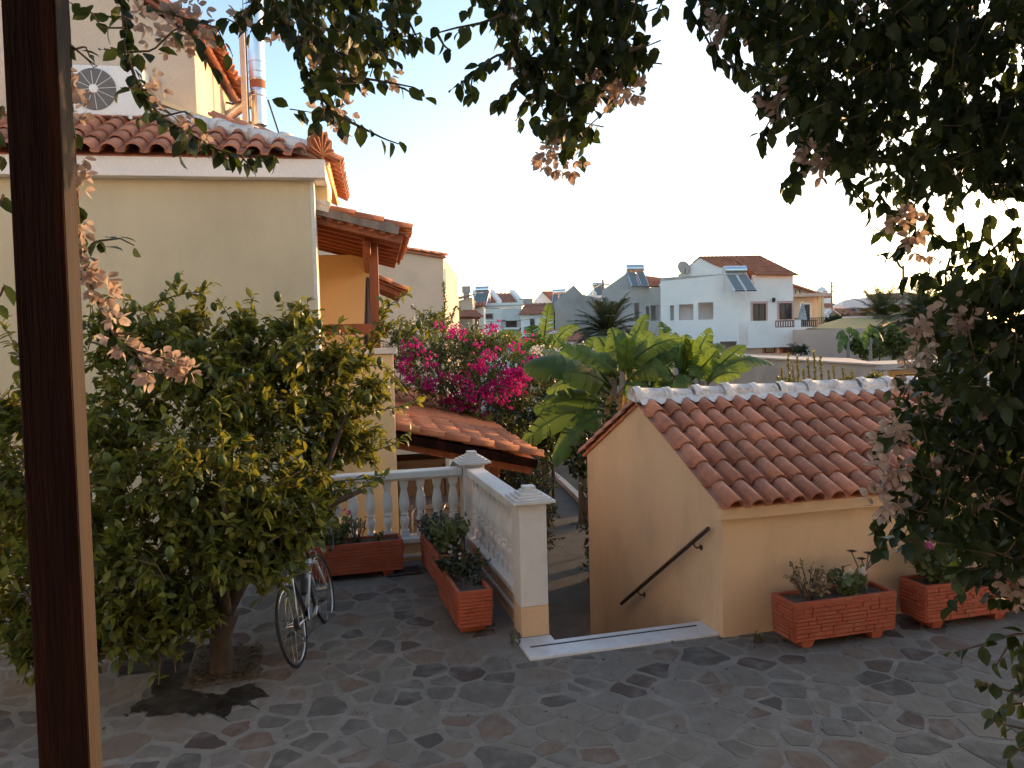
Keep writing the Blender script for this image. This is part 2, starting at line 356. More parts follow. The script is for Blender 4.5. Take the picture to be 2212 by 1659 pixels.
# --- marble step at the head of the stair
# --- unseen block added behind the camera to keep sky light off the courtyard
MB().add([(x, y, z) for x in (-14, 16) for y, z in ((-3.4, LOW), (1.2, LOW), (1.2, .95), (-3.0, .95), (-3.0, 8.5), (-3.4, 8.5))], [(0, 1, 2, 3, 4, 5), (11, 10, 9, 8, 7, 6)] + [(i, i + 6, (i + 1) % 6 + 6, (i + 1) % 6) for i in range(6)]).build('unseen_sky_block', M_['offwhite'], kind='structure')
st = thing('marble_step', 'long grey marble slab with a dark strip at the head of the stairs', 'doorstep', CF)
b = MB(); b.add([(u, v, z) for z in (-.04, .022) for u, v in ((-.19, -.595), (1.60, -.595), (1.60, -.262), (.14, -.262), (.14, -.128), (-.19, -.128))],
    [(5, 4, 3, 2, 1, 0), (6, 7, 8, 9, 10, 11)] + [(i, (i + 1) % 6, (i + 1) % 6 + 6, i + 6) for i in range(6)])
b.build('slab', M_['marble'], st, bevel=.006)
MB().box(-.12, -.372, .0225, 1.5, -.352, .0265).build('anti_slip_strip', M_['iron'], st)
sr = thing('stairs', 'stone stairs going down between the white balustrade and the tiled hut', 'stairs', CF)
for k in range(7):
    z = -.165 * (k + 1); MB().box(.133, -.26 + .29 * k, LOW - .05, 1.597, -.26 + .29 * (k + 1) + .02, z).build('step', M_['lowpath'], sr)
# --- lower path with its kerb, curving left into the garden
re_ = [cw(1.59, .2, LOW), cw(1.59, 2.9, LOW), Vector((1.35, 14, LOW))] + [atz(x, y, LOW) for x, y in ((1268, 1108), (1240, 1078), (1210, 1048), (1165, 1010), (1120, 990))]
b = MB(); vs = []
for i, p in enumerate(re_):
    d = (re_[min(i + 1, len(re_) - 1)] - re_[max(i - 1, 0)]).normalized(); nrm = Vector((-d.y, d.x, 0)); vs += [p + Vector((0, 0, .012)), p + nrm * 2.9 + Vector((0, 0, .012))]
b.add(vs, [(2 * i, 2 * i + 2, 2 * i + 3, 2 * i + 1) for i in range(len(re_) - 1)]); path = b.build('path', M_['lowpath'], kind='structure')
b = MB()
for i in range(3, len(re_) - 1): b.beam(re_[i] + Vector((.09, 0, .06)), re_[i + 1] + Vector((.09, 0, .06)), .16, .14)
b.build('kerb', M_['concrete'], kind='structure')
# ================================================================ helpers for roofs
def tile_mesh(pitch, length, m, n=7, name='roof_tile', th=.013):
    r = pitch * .34; xc = pitch - r
    prof = [(-.01, .016), (.012, 0), (pitch * .30, 0)] + [(xc - r * math.cos(math.pi * k / (n - 1)), .012 + r * math.sin(math.pi * k / (n - 1)) * .95) for k in range(n)] + [(pitch + .006, .004)]
    k = len(prof); vs = []
    for y, s in ((0, 1.03), (length, .93)):
        for x, z in prof: vs.append((xc + (x - xc) * s, y, z * s + (.018 if y == 0 else 0)))
        for x, z in prof: vs.append((xc + (x - xc) * s, y, z * s - th + (.018 if y == 0 else 0)))
    fs = []
    for i in range(k - 1):
        fs += [(i, i + 1, 2 * k + i + 1, 2 * k + i), (k + i + 1, k + i, 3 * k + i, 3 * k + i + 1), (i + 1, i, k + i, k + i + 1), (2 * k + i, 2 * k + i + 1, 3 * k + i + 1, 3 * k + i)]
    fs += [(0, 2 * k, 3 * k, k), (k - 1, 2 * k - 1, 4 * k - 1, 3 * k - 1)]
    b = MB(); b.add(vs, fs); me = b.mesh(name, m)
    sm = [len(f) == 4 and abs(vs[f[0]][1] - vs[f[2]][1]) > .1 for f in fs]; me.polygons.foreach_set('use_smooth', sm); return me
def tiles(parent, me, o, ux, uy, nu, nr, du, dr, keep=None, name='roof_tile', jit=1.0, rest=None, limit=9999, stag=0.0):
    ux = Vector(ux).normalized(); uy = Vector(uy).normalized(); uz = ux.cross(uy); cnt = 0
    for i in range(nu):
        so = random.uniform(-stag, stag)
        for j in range(nr):
            if keep and not keep(i, j): continue
            p = Vector(o) + ux * (i * du + random.uniform(-.004, .004) * jit) + uy * (j * dr + so + random.uniform(-.010, .010) * jit) + uz * (.008 + random.uniform(0, .003))
            Mx = Matrix.Translation(p) @ Matrix((ux, uy, uz)).transposed().to_4x4() @ Matrix.Rotation(random.uniform(-.022, .022) * jit, 4, 'Z') @ Matrix.Rotation(random.uniform(-.03, .03) * jit, 4, 'Y')
            if cnt < limit: inst(me, name, parent, Mx); cnt += 1
            elif rest is not None: rest.add([Mx @ v.co for v in me.vertices], [tuple(p.vertices) for p in me.polygons])
# ================================================================ THE TILED HUT (right)
hut = thing('garden_hut', 'low peach hut with a clay tile roof and a sloping handrail on its gable', 'hut', CF)
U0h, U1h, V0h, V1h, ZE, ZR = 1.6, 12.4, -.66, 2.74, 1.09, 2.03  # far end lengthened out of sight to keep sun off the paving
vm = (V0h + V1h) / 2
b = MB(); pl = [(V0h, LOW - .1), (V1h, LOW - .1), (V1h, ZE + .14), (vm, ZR - .03), (V0h, ZE + .14)]
b.add([(u, v, z) for u in (U0h, U1h) for v, z in pl], [(0, 4, 3, 2, 1), (5, 6, 7, 8, 9)] + [(i, (i + 1) % 5, (i + 1) % 5 + 5, i + 5) for i in range(5)])
b.build('wall', M_['peach'], hut, bevel=.008)
MB().box(U0h - .055, V0h - .085, ZE, U1h, V0h + .02, ZE + .105).build('cornice', M_['peach'], hut, bevel=.006)
slp = math.atan2(ZR - ZE - .13, vm - V0h + .1); upf = Vector((0, math.cos(slp), math.sin(slp))); upb = Vector((0, -math.cos(slp), math.sin(slp)))
rf = MB().slab([(U0h - .03, V0h - .09, ZE + .115), (U1h, V0h - .09, ZE + .115), (U1h, vm, ZR), (U0h - .03, vm, ZR)], .03).slab([(U1h, V1h + .09, ZE + .115), (U0h - .03, V1h + .09, ZE + .115), (U0h - .03, vm, ZR), (U1h, vm, ZR)], .03).build('roof', M_['tile'], hut)
TM = tile_mesh(.207, .395, M_['tile'])
o0 = Vector((U0h - .07, V0h - .14, ZE + .10)); nr = 6; dr = (vm - V0h + .12) / math.cos(slp) / nr
rb = MB(); tiles(rf, TM, o0, (1, 0, 0), upf, 26, nr, .207, dr); tiles(rf, TM, o0, (1, 0, 0), upf, 52, nr, .207, dr, keep=lambda i, j: i >= 26, rest=rb, limit=0); rb.build('far_roof_tiles', M_['tile'], rf, kind='stuff')
rb = MB(); TMb = tile_mesh(.207, .395, M_['tile'], 5)
o1 = Vector((U0h - .07 + .207 * 52, V1h + .14, ZE + .10))
tiles(rf, TMb, o1, (-1, 0, 0), upb, 52, nr, .207, dr, rest=rb, keep=lambda i, j: i >= 50)
tiles(rf, TMb, o1, (-1, 0, 0), upb, 52, nr, .207, dr, rest=rb, keep=lambda i, j: i < 50, limit=0)
rb.build('back_tiles', M_['tile'], rf, kind='stuff')
# verge tiles along the gable: barrel pieces lying over the wall edge
vt = MB(); vt.tube([(0, 0, 0), (0, .2, .004), (0, .40, .0)], [.062, .058, .052], 8); vme = vt.mesh('verge_tile', M_['tile'], False)
# ridge: white mortared barrel tiles with collars
rt = MB(); L_ = .36; half = [(math.cos(a), math.sin(a)) for a in np.linspace(-.25, math.pi + .25, 9)]
sec = [(0, .118), (.03, .122), (.05, .128), (.085, .128), (.10, .108), (L_, .098)]
vs = [(x, r * c, r * s) for x, r in sec for c, s in half]; m9 = 9
rt.add(vs, [(i * m9 + k, i * m9 + k + 1, (i + 1) * m9 + k + 1, (i + 1) * m9 + k) for i in range(len(sec) - 1) for k in range(m9 - 1)] + [tuple(range(m9)), tuple(range((len(sec) - 1) * m9 + m9 - 1, (len(sec) - 1) * m9 - 1, -1))])
rme = rt.mesh('ridge_tile', M_['mortar'], True)
for k in range(30): inst(rme, 'ridge_tile', rf, Matrix.Translation((U0h - .10 + L_ * k, vm + random.uniform(-.004, .004), ZR + .035 + random.uniform(-.006, .006))) @ Matrix.Rotation(random.uniform(-.035, .035), 4, 'Y') @ Matrix.Rotation(random.uniform(-.25, .25), 4, 'X') @ Matrix.Scale(random.uniform(.94, 1.05), 4))
b = MB()                                         # lumpy mortar fillet under the ridge
for s in (-1, 1):
    vs = []; N = 240
    for i in range(N + 1):
        u = U0h - .06 + (U1h - U0h) * i / N; wv = .165 + .03 * math.cos(2 * math.pi * (u - o0.x - .14) / .207) * s + random.uniform(-.008, .008)
        vs += [(u, vm + s * .085, ZR + .055), (u, vm + s * wv, ZR - wv * math.tan(slp) + .075 + .02 * math.cos(2 * math.pi * (u - o0.x - .14) / .207))]
    b.add(vs, [(2 * i, 2 * i + 1, 2 * i + 3, 2 * i + 2) for i in range(N)])
b.build('ridge_mortar', M_['mortar'], rf, smooth=True)
# handrail on the gable
n_c = CF.to_3x3() @ Vector((-1, 0, 0)); pr = cw(U0h - .075, 0, 0)
A = CI @ atplane(1530, 1142, pr, n_c); B = CI @ atplane(1342, 1304, pr, n_c)
hr = MB().tube([A + (A - B).normalized() * .0, B], .021, 10).build('handrail', M_['bronze'], hut, smooth=False); autosmooth(hr)
for t in (.13, .76):
    q = A + (B - A) * t; b = MB().tube([q, q + Vector((0, 0, -.05)), q + Vector((.025, 0, -.07)), q + Vector((.073, 0, -.07))], .008, 6).tube([q + Vector((.066, 0, -.07)), q + Vector((.074, 0, -.07))], .028, 10)
    b.build('bracket', M_['bronze'], hr)
# ================================================================ BALUSTRADE
bal = thing('balustrade', 'white balustrade with stepped pillar caps round the courtyard corner', 'balustrade', CF)
def baluster_mesh():
    b = MB(); b.frustum(0, 0, 0, .085, .105, .10).frustum(0, 0, .615, .69, .088, .105)
    pr = [(.043, .085), (.037, .10), (.036, .112), (.049, .15), (.058, .19), (.056, .225), (.043, .25), (.040, .262), (.051, .272), (.051, .285), (.041, .295), (.052, .33), (.063, .375), (.063, .42), (.053, .49), (.040, .55), (.035, .585), (.044, .598), (.044, .615)]
    b.lathe(pr, 14); return b.mesh('baluster', M_['white'], False)
BME = baluster_mesh(); BME.polygons.foreach_set('use_smooth', [len(p.vertices) == 4 and abs(p.normal.z) < .9 and p.index > 11 for p in BME.polygons])
def bal_run(u0, v0, u1, v1, n, zb):
    a, c = Vector((u0, v0, 0)), Vector((u1, v1, 0)); mid = (a + c) / 2; ln = (c - a).length; horiz = abs(u1 - u0) > abs(v1 - v0)
    def bar(name, m, wd, z0, z1, bev=.008):
        h = wd / 2
        bb = MB().box(min(u0, u1), v0 - h, z0, max(u0, u1), v0 + h, z1) if horiz else MB().box(u0 - h, min(v0, v1), z0, u0 + h, max(v0, v1), z1)
        bb.build(name, m, bal, bevel=bev)
    bar('plinth', M_['peach'], .20, -.2, zb - .06); bar('base_slab', M_['white'], .26, zb - .06, zb); bar('plinth_ledge', M_['white'], .24, zb - .235, zb - .195)
    bar('rail_underside', M_['white'], .13, zb + .688, zb + .715, .003); bar('rail', M_['white'], .21, zb + .715, zb + .80, .012)
    for i in range(n):
        p = a + (c - a) * ((i + .5) / n); inst(BME, 'baluster', bal, Matrix.Translation((p.x, p.y, zb - .001)) @ Matrix.Rotation(random.uniform(-.03, .03), 4, 'Z'))
bal_run(0, .14, 0, 2.37, 11, .40); bal_run(-1.95, 2.5, -.14, 2.5, 9, .40)
def pillar(u, v, z0, peach):
    p = MB().box(u - .13, v - .13, z0 + (.30 if peach else -.1), u + .13, v + .13, 1.235).build('pillar', M_['white'], bal, bevel=.008)
    if peach: MB().box(u - .131, v - .131, .0225, u + .131, v + .131, z0 + .30).build('pillar_foot', M_['peach'], bal, bevel=.006)
    b = MB().box(u - .165, v - .165, 1.235, u + .165, v + .165, 1.25).box(u - .20, v - .20, 1.25, u + .20, v + .20, 1.275)
    z, s = 1.275, .175
    for k in range(4): b.box(u - s, v - s, z, u + s, v + s, z + .02); z += .02; s -= .034
    b.box(u - .055, v - .055, z, u + .055, v + .055, z + .035); b.build('pillar_cap', M_['white'], p, bevel=.004)
pillar(0, 0, .0, True); pillar(0, 2.5, .11, False)
# ================================================================ THE APARTMENT HOUSE (left)
HA = 10.0; HF = frame(-2.24, 9.1, HA); HI = HF.inverted()
house = thing('apartment_house', 'cream two storey house with a tiled roof and a wooden balcony canopy', 'house', HF)
ZF, ZFT = 4.63, 4.84
MB().box(-9, 0, LOW - .1, 0, .45, ZF).build('front_wall', M_['cream'], house, bevel=.01)
MB().box(-.035, -.006, LOW, .006, .2, ZF - .002).build('corner_trim', M_['white'], house)
MB().box(-9, -.17, ZF, .15, 1.2, ZFT).build('fascia', M_['offwhite'], house, bevel=.008)
MB().box(-.16, .30, ZF - .26, .145, 1.1, ZF - .002).build('beam_end', M_['yellow'], house, bevel=.008)
# front roof slope, hipped at the right corner
sl_ = rad(27); upr = Vector((0, math.cos(sl_), math.sin(sl_))); ru = .17; 
T25 = tile_mesh(.25, .42, M_['tile'])
rfh = MB().slab([(-9, -.14, ZFT + .02), (.12, -.14, ZFT + .02), (-1.95, 1.35, ZFT + .02 + 1.49 * math.tan(sl_)), (-9, 1.35, ZFT + .02 + 1.49 * math.tan(sl_))], .05).build('roof', M_['tile'], house)
hipk = 2.07 / 1.49
tiles(rfh, T25, (-6.28, -.24, ZFT + .005), (1, 0, 0), upr, 26, 5, .25, .345, keep=lambda i, j: -6.28 + i * .25 + .2 < .14 - hipk * (j * .345 * math.cos(sl_) + .02))
b = MB(); hp0 = Vector((.10, -.12, ZFT + .10)); hp1 = Vector((-1.97, 1.37, ZFT + .12 + 1.49 * math.tan(sl_)))
b.tube([hp0 + (hp1 - hp0) * t + Vector((0, 0, random.uniform(-.008, .008))) for t in np.linspace(0, 1, 14)], .105, 10)
for t in (.2, .4, .6, .8, .98): b.tube([hp0 + (hp1 - hp0) * (t - .02), hp0 + (hp1 - hp0) * (t + .02)], .128, 10)
hm = b.build('hip_mortar', M_['mortar'], rfh, smooth=True)
# right-hand roof slope with its eave seen from below
slr = Vector((-math.cos(sl_), 0, math.sin(sl_)))
MB().slab([(.20, -.1, ZFT - .02), (.20, 2.5, ZFT - .02), (-1.9, 2.5, ZFT - .02 + 2.1 * math.tan(sl_)), (-1.9, 1.3, ZFT - .02 + 2.1 * math.tan(sl_))], .05).build('roof_side', M_['yellow'], rfh)
tiles(rfh, T25, (.31, -.12, ZFT - .035), (0, 1, 0), slr, 10, 5, .25, .345, keep=lambda i, j: -.12 + i * .25 > (j * .345 * math.cos(sl_) - .1) / hipk - .05)
# palmette at the roof corner
b = MB(); fan = [(0, 0)] + [(math.sin(a) * (.22 if k % 2 == 0 else .19), .05 + math.cos(a) * (.30 if k % 2 == 0 else .25)) for k, a in enumerate(np.linspace(-1.5, 1.5, 13))]
fv = [(x * .8, -.03, z) for x, z in fan] + [(x * .8, .035, z) for x, z in fan]; m = len(fan)
b.add(fv, [tuple(range(m)), tuple(range(2 * m - 1, m - 1, -1))] + [(i, i + m, (i + 1) % m + m, (i + 1) % m) for i in range(m)])
for k, a in enumerate(np.linspace(-1.35, 1.35, 7)): b.tube([(0, -.035, .03), (math.sin(a) * .15, -.045, .05 + math.cos(a) * .24)], [.012, .02], 5)
pm = b.build('palmette', M_['tileorange'], rfh); pm.matrix_local = Matrix.Translation((.10, -.16, ZFT + .01)) @ Matrix.Rotation(rad(38), 4, 'Z')
# set-back upper block
ub = Vector((-1.95, 1.35, 0)); ZU = ZFT + .60
cor = HI @ at(430, 200, 10.35); uc = cor.x
b = MB(); zt = 6.70; az_ = 7.55
f0 = [(-9, zt - .2), (-9, ZU - .5), (uc, ZU - .5), (uc, zt), (uc - 1.3, az_)]
vs = [(x, 1.36, z) for x, z in f0] + [(x, 4.0, z) for x, z in f0]
b.add(vs, [(0, 1, 2, 3, 4), (9, 8, 7, 6, 5)] + [(i, i + 5, (i + 1) % 5 + 5, (i + 1) % 5) for i in range(5)]).build('upper_wall', M_['sand'], house, bevel=.01)
ur = MB().slab([(uc + .14, 1.25, zt + .02), (uc + .14, 4.3, zt + .02), (uc - 1.3, 4.3, az_ + .10), (uc - 1.3, 1.25, az_ + .10)], .04).build('upper_roof', M_['wood'], house)
su = Vector((-1.44, 0, az_ - zt + .08)).normalized()
tiles(ur, T25, (uc + .24, 1.2, zt + .01), (0, 1, 0), su, 12, 5, .25, .345)
MB().box(uc + .001, 3.7, ZU - .4, uc + .18, 3.99, zt - .32).build('upper_pier', M_['yellow'], house)
MB().box(uc - .2, 4.002, zt - .42, uc + .42, 4.15, zt - .30).build('upper_beam', M_['wood'], house)
# balcony block with parapet and white cap
BU, BV = .87, .80
MB().box(-.6, BV, LOW - .1, BU, BV + .22, 2.60).build('parapet', M_['yellow'], house, bevel=.01)
MB().box(-.6, BV - .05, 2.602, BU + .05, BV + .27, 2.68).build('parapet_cap', M_['white'], house, bevel=.01)
MB().box(BU - .22, BV + .225, LOW - .1, BU, 3.3, 2.55).build('parapet_side', M_['yellow'], house)
MB().box(.30, BV - .012, LOW, .335, BV - .001, 2.598).build('pilaster_line', M_['yellow'], house)
MB().box(-1.2, BV + .23, 1.55, BU - .23, 3.3, 1.75).build('balcony_floor', M_['concrete'], house)
MB().box(-1.6, 3.3, LOW, .62, 3.55, 4.16).build('loggia_wall', M_['yellow'], house)
MB().box(-1.3, .46, 1.76, -1.1, 3.29, 4.6).build('loggia_side_wall', M_['yellow'], house)
dr_ = MB().box(-1.0, 3.24, 1.752, -.27, 3.298, 4.05).build('door', M_['door'], house, bevel=.006)
for z0, z1 in ((1.95, 2.75), (2.9, 3.9)): MB().box(-.88, 3.225, z0, -.39, 3.239, z1).build('door_panel', M_['door'], dr_, bevel=.006)
MB().beam((-.55, BV + .1, 2.93), (BU - .1, BV + .1, 2.93), .07, .14).build('balcony_rail', M_['wood'], house, bevel=.005)
MB().box(-.30, BV + .08, 2.68, -.26, BV + .12, 2.86).build('rail_post', M_['wood'], house)
# canopy over the balcony: rafters, boards, tiles, post and beam
cp = MB().slab([(-1.0, .34, 4.60), (-1.0, 3.6, 4.60), (1.06, 3.6, 4.085), (1.06, .34, 4.085)], .025).build('canopy', M_['wood'], house)
cdir = Vector((2.06, 0, -.515)).normalized(); cup = -cdir
def zc_(u): return 4.60 - (u + 1.0) * .25
for k in range(8):
    v = .42 + .43 * k; MB().beam((-1.0, v, zc_(-1.0) - .085), (1.02, v, zc_(1.02) - .085), .07, .11).build('rafter', M_['wood'], cp, bevel=.004)
MB().beam((-.35, .315, zc_(-.35) + .01), (.98, .315, zc_(.98) + .01), .03, .12).build('verge_board', M_['greywood'], cp)
MB().beam((-.2, .305, zc_(-.2) + .07), (.16, .305, zc_(.16) + .07), .05, .13).build('verge_block', M_['mortar'], cp)
for k in range(16): MB().box(-1.0 + .125 * k, .335, 0, -1.0 + .125 * k + .06, .36, .06, Matrix.Translation((0, 0, zc_(-1.0 + .125 * k) - .09))).build('board_end', M_['tileorange'], cp)
MB().beam((1.07, .34, 4.06), (1.07, 3.6, 4.06), .03, .06).build('eave_board', M_['tileorange'], cp)
T22 = tile_mesh(.22, .42, M_['tileorange'])
tiles(cp, T22, (1.14, .30, zc_(1.14) + .03), (0, 1, 0), cup, 15, 6, .22, .36)
post = MB().box(.60, .90, 2.682, .72, 1.02, zc_(.66) - .15).build('canopy_post', M_['wood'], house, bevel=.01)
b = MB().beam((.58, .72, zc_(.58) - .245), (.58, 3.3, zc_(.58) - .245), .10, .19); b.build('canopy_beam', M_['wood'], house, bevel=.02)
tw = thing('hanging_cloth', 'long grey cloth folded and hanging from the balcony beam', 'cloth', HF @ Matrix.Translation((.58, 1.9, 3.75)))
b = MB(); vs = []
for i in range(9):
    t = i / 8; wv = .03 + .09 * t
    for k in range(9):
        s = k / 8 - .5; vs.append((s * wv * 2 + .02 * t, .06 * math.sin(s * 14) * (.4 + t), -.08 - .98 * t + .05 * abs(s)))
b.add(vs, [(i * 9 + k, i * 9 + k + 1, i * 9 + k + 10, i * 9 + k + 9) for i in range(8) for k in range(8)]).tube([(0, 0, .0), (0, 0, -.1)], .005, 5)
o = b.build('cloth', M_['towel'], tw, smooth=True); o.modifiers.new('solid', 'SOLIDIFY').thickness = .01
# further canopy along the same house
c2 = MB().slab([(.55, 6.2, 4.10), (.55, 8.0, 4.10), (1.25, 8.0, 3.78), (1.25, 6.2, 3.78)], .03).build('far_canopy', M_['wood'], house)
tiles(c2, T22, (1.32, 6.15, 3.76), (0, 1, 0), Vector((-.7, 0, .32)).normalized(), 8, 2, .22, .36)
for k in range(4): MB().beam((.5, 6.3 + .5 * k, 4.02), (1.2, 6.3 + .5 * k, 3.70), .07, .10).build('far_rafter', M_['wood'], c2)
# air conditioner on the set-back block
ax = HI @ atplane(203, 192, HF @ Vector((0, 1.0, 0)), HF.to_3x3() @ Vector((0, -1, 0)))
ac = thing('air_conditioner', 'white air conditioner with a dark round fan high on the cream wall', 'air conditioner', HF @ Matrix.Translation((ax.x, 1.35, ax.z)))
MB().box(-.30, -.34, -.31, .56, -.04, .29).build('casing', M_['acwhite'], ac, bevel=.015)
Rx = Matrix.Translation((0, -.341, 0)) @ Matrix.Rotation(rad(90), 4, 'X')
MB().lathe([(.25, 0), (.25, .012), (.05, .02)], 32, (0, 0, 0), Rx).build('fan_grille', M_['acgrey'], ac)
b = MB()
for k in range(12): a = 2 * math.pi * k / 12 + .1; b.tube([(math.cos(a) * .05, -.365, math.sin(a) * .05), (math.cos(a) * .25, -.357, math.sin(a) * .25)], .004, 4)
b.build('grille_spokes', M_['acwhite'], ac); MB().lathe([(.058, 0), (.05, .035), (.02, .04)], 20, (0, 0, 0), Rx).build('fan_hub', M_['acwhite'], ac)
for s in (-.2, .4): MB().beam((s, -.36, -.33), (s, -.001, -.33), .04, .04).beam((s, -.3, -.34), (s, -.01, -.52), .03, .03).build('bracket', M_['acwhite'], ac)
# steel flue and mast behind the hip
fb = HI @ at(560, 272, 12.3)
fl = thing('steel_flue', 'shiny steel chimney flue with an angled branch rising behind the roof', 'chimney', HF @ Matrix.Translation(fb))
MB().lathe([(.10, 0), (.115, .01), (.115, .5), (.119, .505), (.119, .52), (.115, .525), (.115, .52)], 24).build('flue_pipe', M_['alu'], fl, smooth=False)
o = MB().lathe([(.115, .5), (.115, .56), (.112, .565), (.112, .68), (.122, .69), (.125, .80), (.125, 2.6), (.12, 2.62)], 24).build('flue_sleeve', M_['alu'], fl); autosmooth(o)
for z in (.44, .70, .80, .95): MB().lathe([(.126, z), (.131, z + .004), (.131, z + .016), (.126, z + .02)], 24).build('band', M_['steel'], fl)
o = MB().lathe([(.118, .565), (.1185, .68)], 24).build('copper_band', M_['tileorange'], fl)
o = MB().tube([(-.02, 0, .48), (-.62, .05, .02)], .085, 16).build('branch_pipe', M_['alu'], fl); autosmooth(o)
b = MB().tube([(.14, .05, .42), (.33, .05, -.25)], .014, 6).tube([(-.2, .1, .1), (.36, .06, -.22)], .016, 6).tube([(-.1, .1, .05), (.02, .1, -.3)], .02, 6).tube([(-.5, .12, .38), (-.1, .12, .3)], .016, 6)
b.build('flue_frame', M_['iron'], fl)
b = MB()
for k in range(10): b.tube([(-.135, -.02, .95 + .16 * k), (-.165, -.02, .95 + .16 * k)], .006, 4)
b.tube([(-.165, -.02, .6), (-.165, -.02, 2.6)], .006, 5).build('flue_cable', M_['iron'], fl)
pb = HI @ at(531, 285, 11.6)
ms = thing('antenna_mast', 'pale square mast standing beside the steel flue', 'mast', HF @ Matrix.Translation(pb))
MB().box(-.035, -.035, -.25, .035, .035, 1.52).build('mast_pole', M_['sand'], ms); MB().tube([(.055, 0, -.2), (.055, 0, 1.5)], .012, 6).build('cable', M_['iron'], ms)
# ================================================================ PORCH (lean-to roof in the lower yard)
PA = 10.5; pe = at(1160, 978, 10.5); PF = frame(pe.x, pe.y, PA)
porch = thing('lean_to_porch', 'orange tiled lean to roof on brown posts below the magenta bougainvillea', 'porch', PF)
ze = pe.z - .085; zk = .24; PL = 13.0; PW = 2.35
pr_ = MB().slab([(0, .02, ze - .02), (0, PL, ze - .02), (-PW, PL, ze - .02 + PW * zk), (-PW, .02, ze - .02 + PW * zk)], .04).build('roof', M_['wood'], porch)
T20 = tile_mesh(.20, .43, M_['tileorange'], 5); pup = Vector((-1, 0, zk)).normalized(); rb = MB()
tiles(pr_, T20, (.05, -.03, ze + .012), (0, 1, 0), pup, 65, 7, .20, .345, rest=rb, limit=84, stag=.05)
rb.build('far_roof_tiles', M_['tileorange'], pr_, kind='stuff')
MB().beam((.0, .0, ze - .07), (-PW, .0, ze - .07 + PW * zk), .035, .12).build('verge_board', M_['darkwood'], pr_)
MB().beam((-.05, .12, ze - .15), (-PW, .12, ze - .15 + PW * zk), .08, .15).build('rafter', M_['wood'], pr_)
for k in range(1, 9): MB().beam((-.05, .12 + 1.2 * k, ze - .10), (-PW, .12 + 1.2 * k, ze - .10 + PW * zk), .08, .12).build('rafter', M_['wood'], pr_)
MB().box(-.62, .2, ze - .20, -.48, PL - .2, ze - .02).build('eave_beam', M_['wood'], porch)
for v in (.35, 4.2, 8.2): MB().box(-.62, v, LOW, -.47, v + .15, ze - .2).build('post', M_['wood'], porch, bevel=.01)
MB().tube([(-.72, .34, ze - .30), (-.75, .33, ze - .5), (-.70, .33, ze - .75), (-.78, .33, ze - .95)], .012, 5).build('hanging_cable', M_['curtain'], porch)
MB().box(-PW + .35, .62, LOW, -PW + .47, .74, ze + .2).build('post', M_['darkwood'], porch)
# outdoor counter and store box under the porch
wa = thing('masonry_cupboard', 'low plastered cupboard with a slab top in the shade of the porch', 'cupboard', PF @ Matrix.Translation((-1.52, 1.2, 0)))
MB().box(-.36, 0, LOW, .34, .6, ze - .17).build('body', M_['oldwall'], wa, bevel=.01); MB().box(-.40, -.05, ze - .17, .38, .64, ze - .10).build('top_slab', M_['concrete'], wa, bevel=.01)
ct = thing('outdoor_counter', 'long low counter with a pale top under the porch behind the balustrade', 'counter', PF @ Matrix.Translation((-1.35, .55, 0)))
MB().box(-.60, 0, LOW, .62, .5, .42).build('base', M_['oldwall'], ct); MB().box(-.64, -.04, .42, .66, .54, .49).build('counter_top', M_['concrete'], ct, bevel=.008)
b = MB().box(-PW - .1, 5.5, LOW, -PW + .1, PL, 1.5); b.build('porch_back_wall', M_['oldwall'], porch)
ch = thing('metal_chair', 'chrome tube chair partly hidden behind the balustrade balusters', 'chair', PF @ Matrix.Translation((-1.5, .25, -.28)))
for s in (-.2, .2): MB().tube([(s, .2, -1.0), (s, .0, .3), (s, -.05, .72), (s + .05, .02, .80), (s + .1, .1, .72)], .016, 7).build('frame_tube', M_['steel'], ch, smooth=True)
MB().box(-.2, -.05, .28, .2, .25, .31).build('seat', M_['towel'], ch)
# ================================================================ PERGOLA POST in the foreground
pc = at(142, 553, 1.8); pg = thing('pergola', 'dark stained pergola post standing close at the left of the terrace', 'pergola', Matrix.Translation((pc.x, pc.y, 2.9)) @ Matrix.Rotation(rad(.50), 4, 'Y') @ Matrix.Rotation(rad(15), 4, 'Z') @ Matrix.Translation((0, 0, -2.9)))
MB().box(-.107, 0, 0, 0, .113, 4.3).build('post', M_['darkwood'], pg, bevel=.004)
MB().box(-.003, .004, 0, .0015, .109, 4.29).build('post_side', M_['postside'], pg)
MB().box(-.11, .0, 4.3, 4.9, .12, 4.46).build('beam', M_['darkwood'], pg)
for u in np.arange(-.1, 5, .55): MB().box(u, -4.2, 4.462, u + .07, 1.6, 4.58).build('rafter', M_['darkwood'], pg)
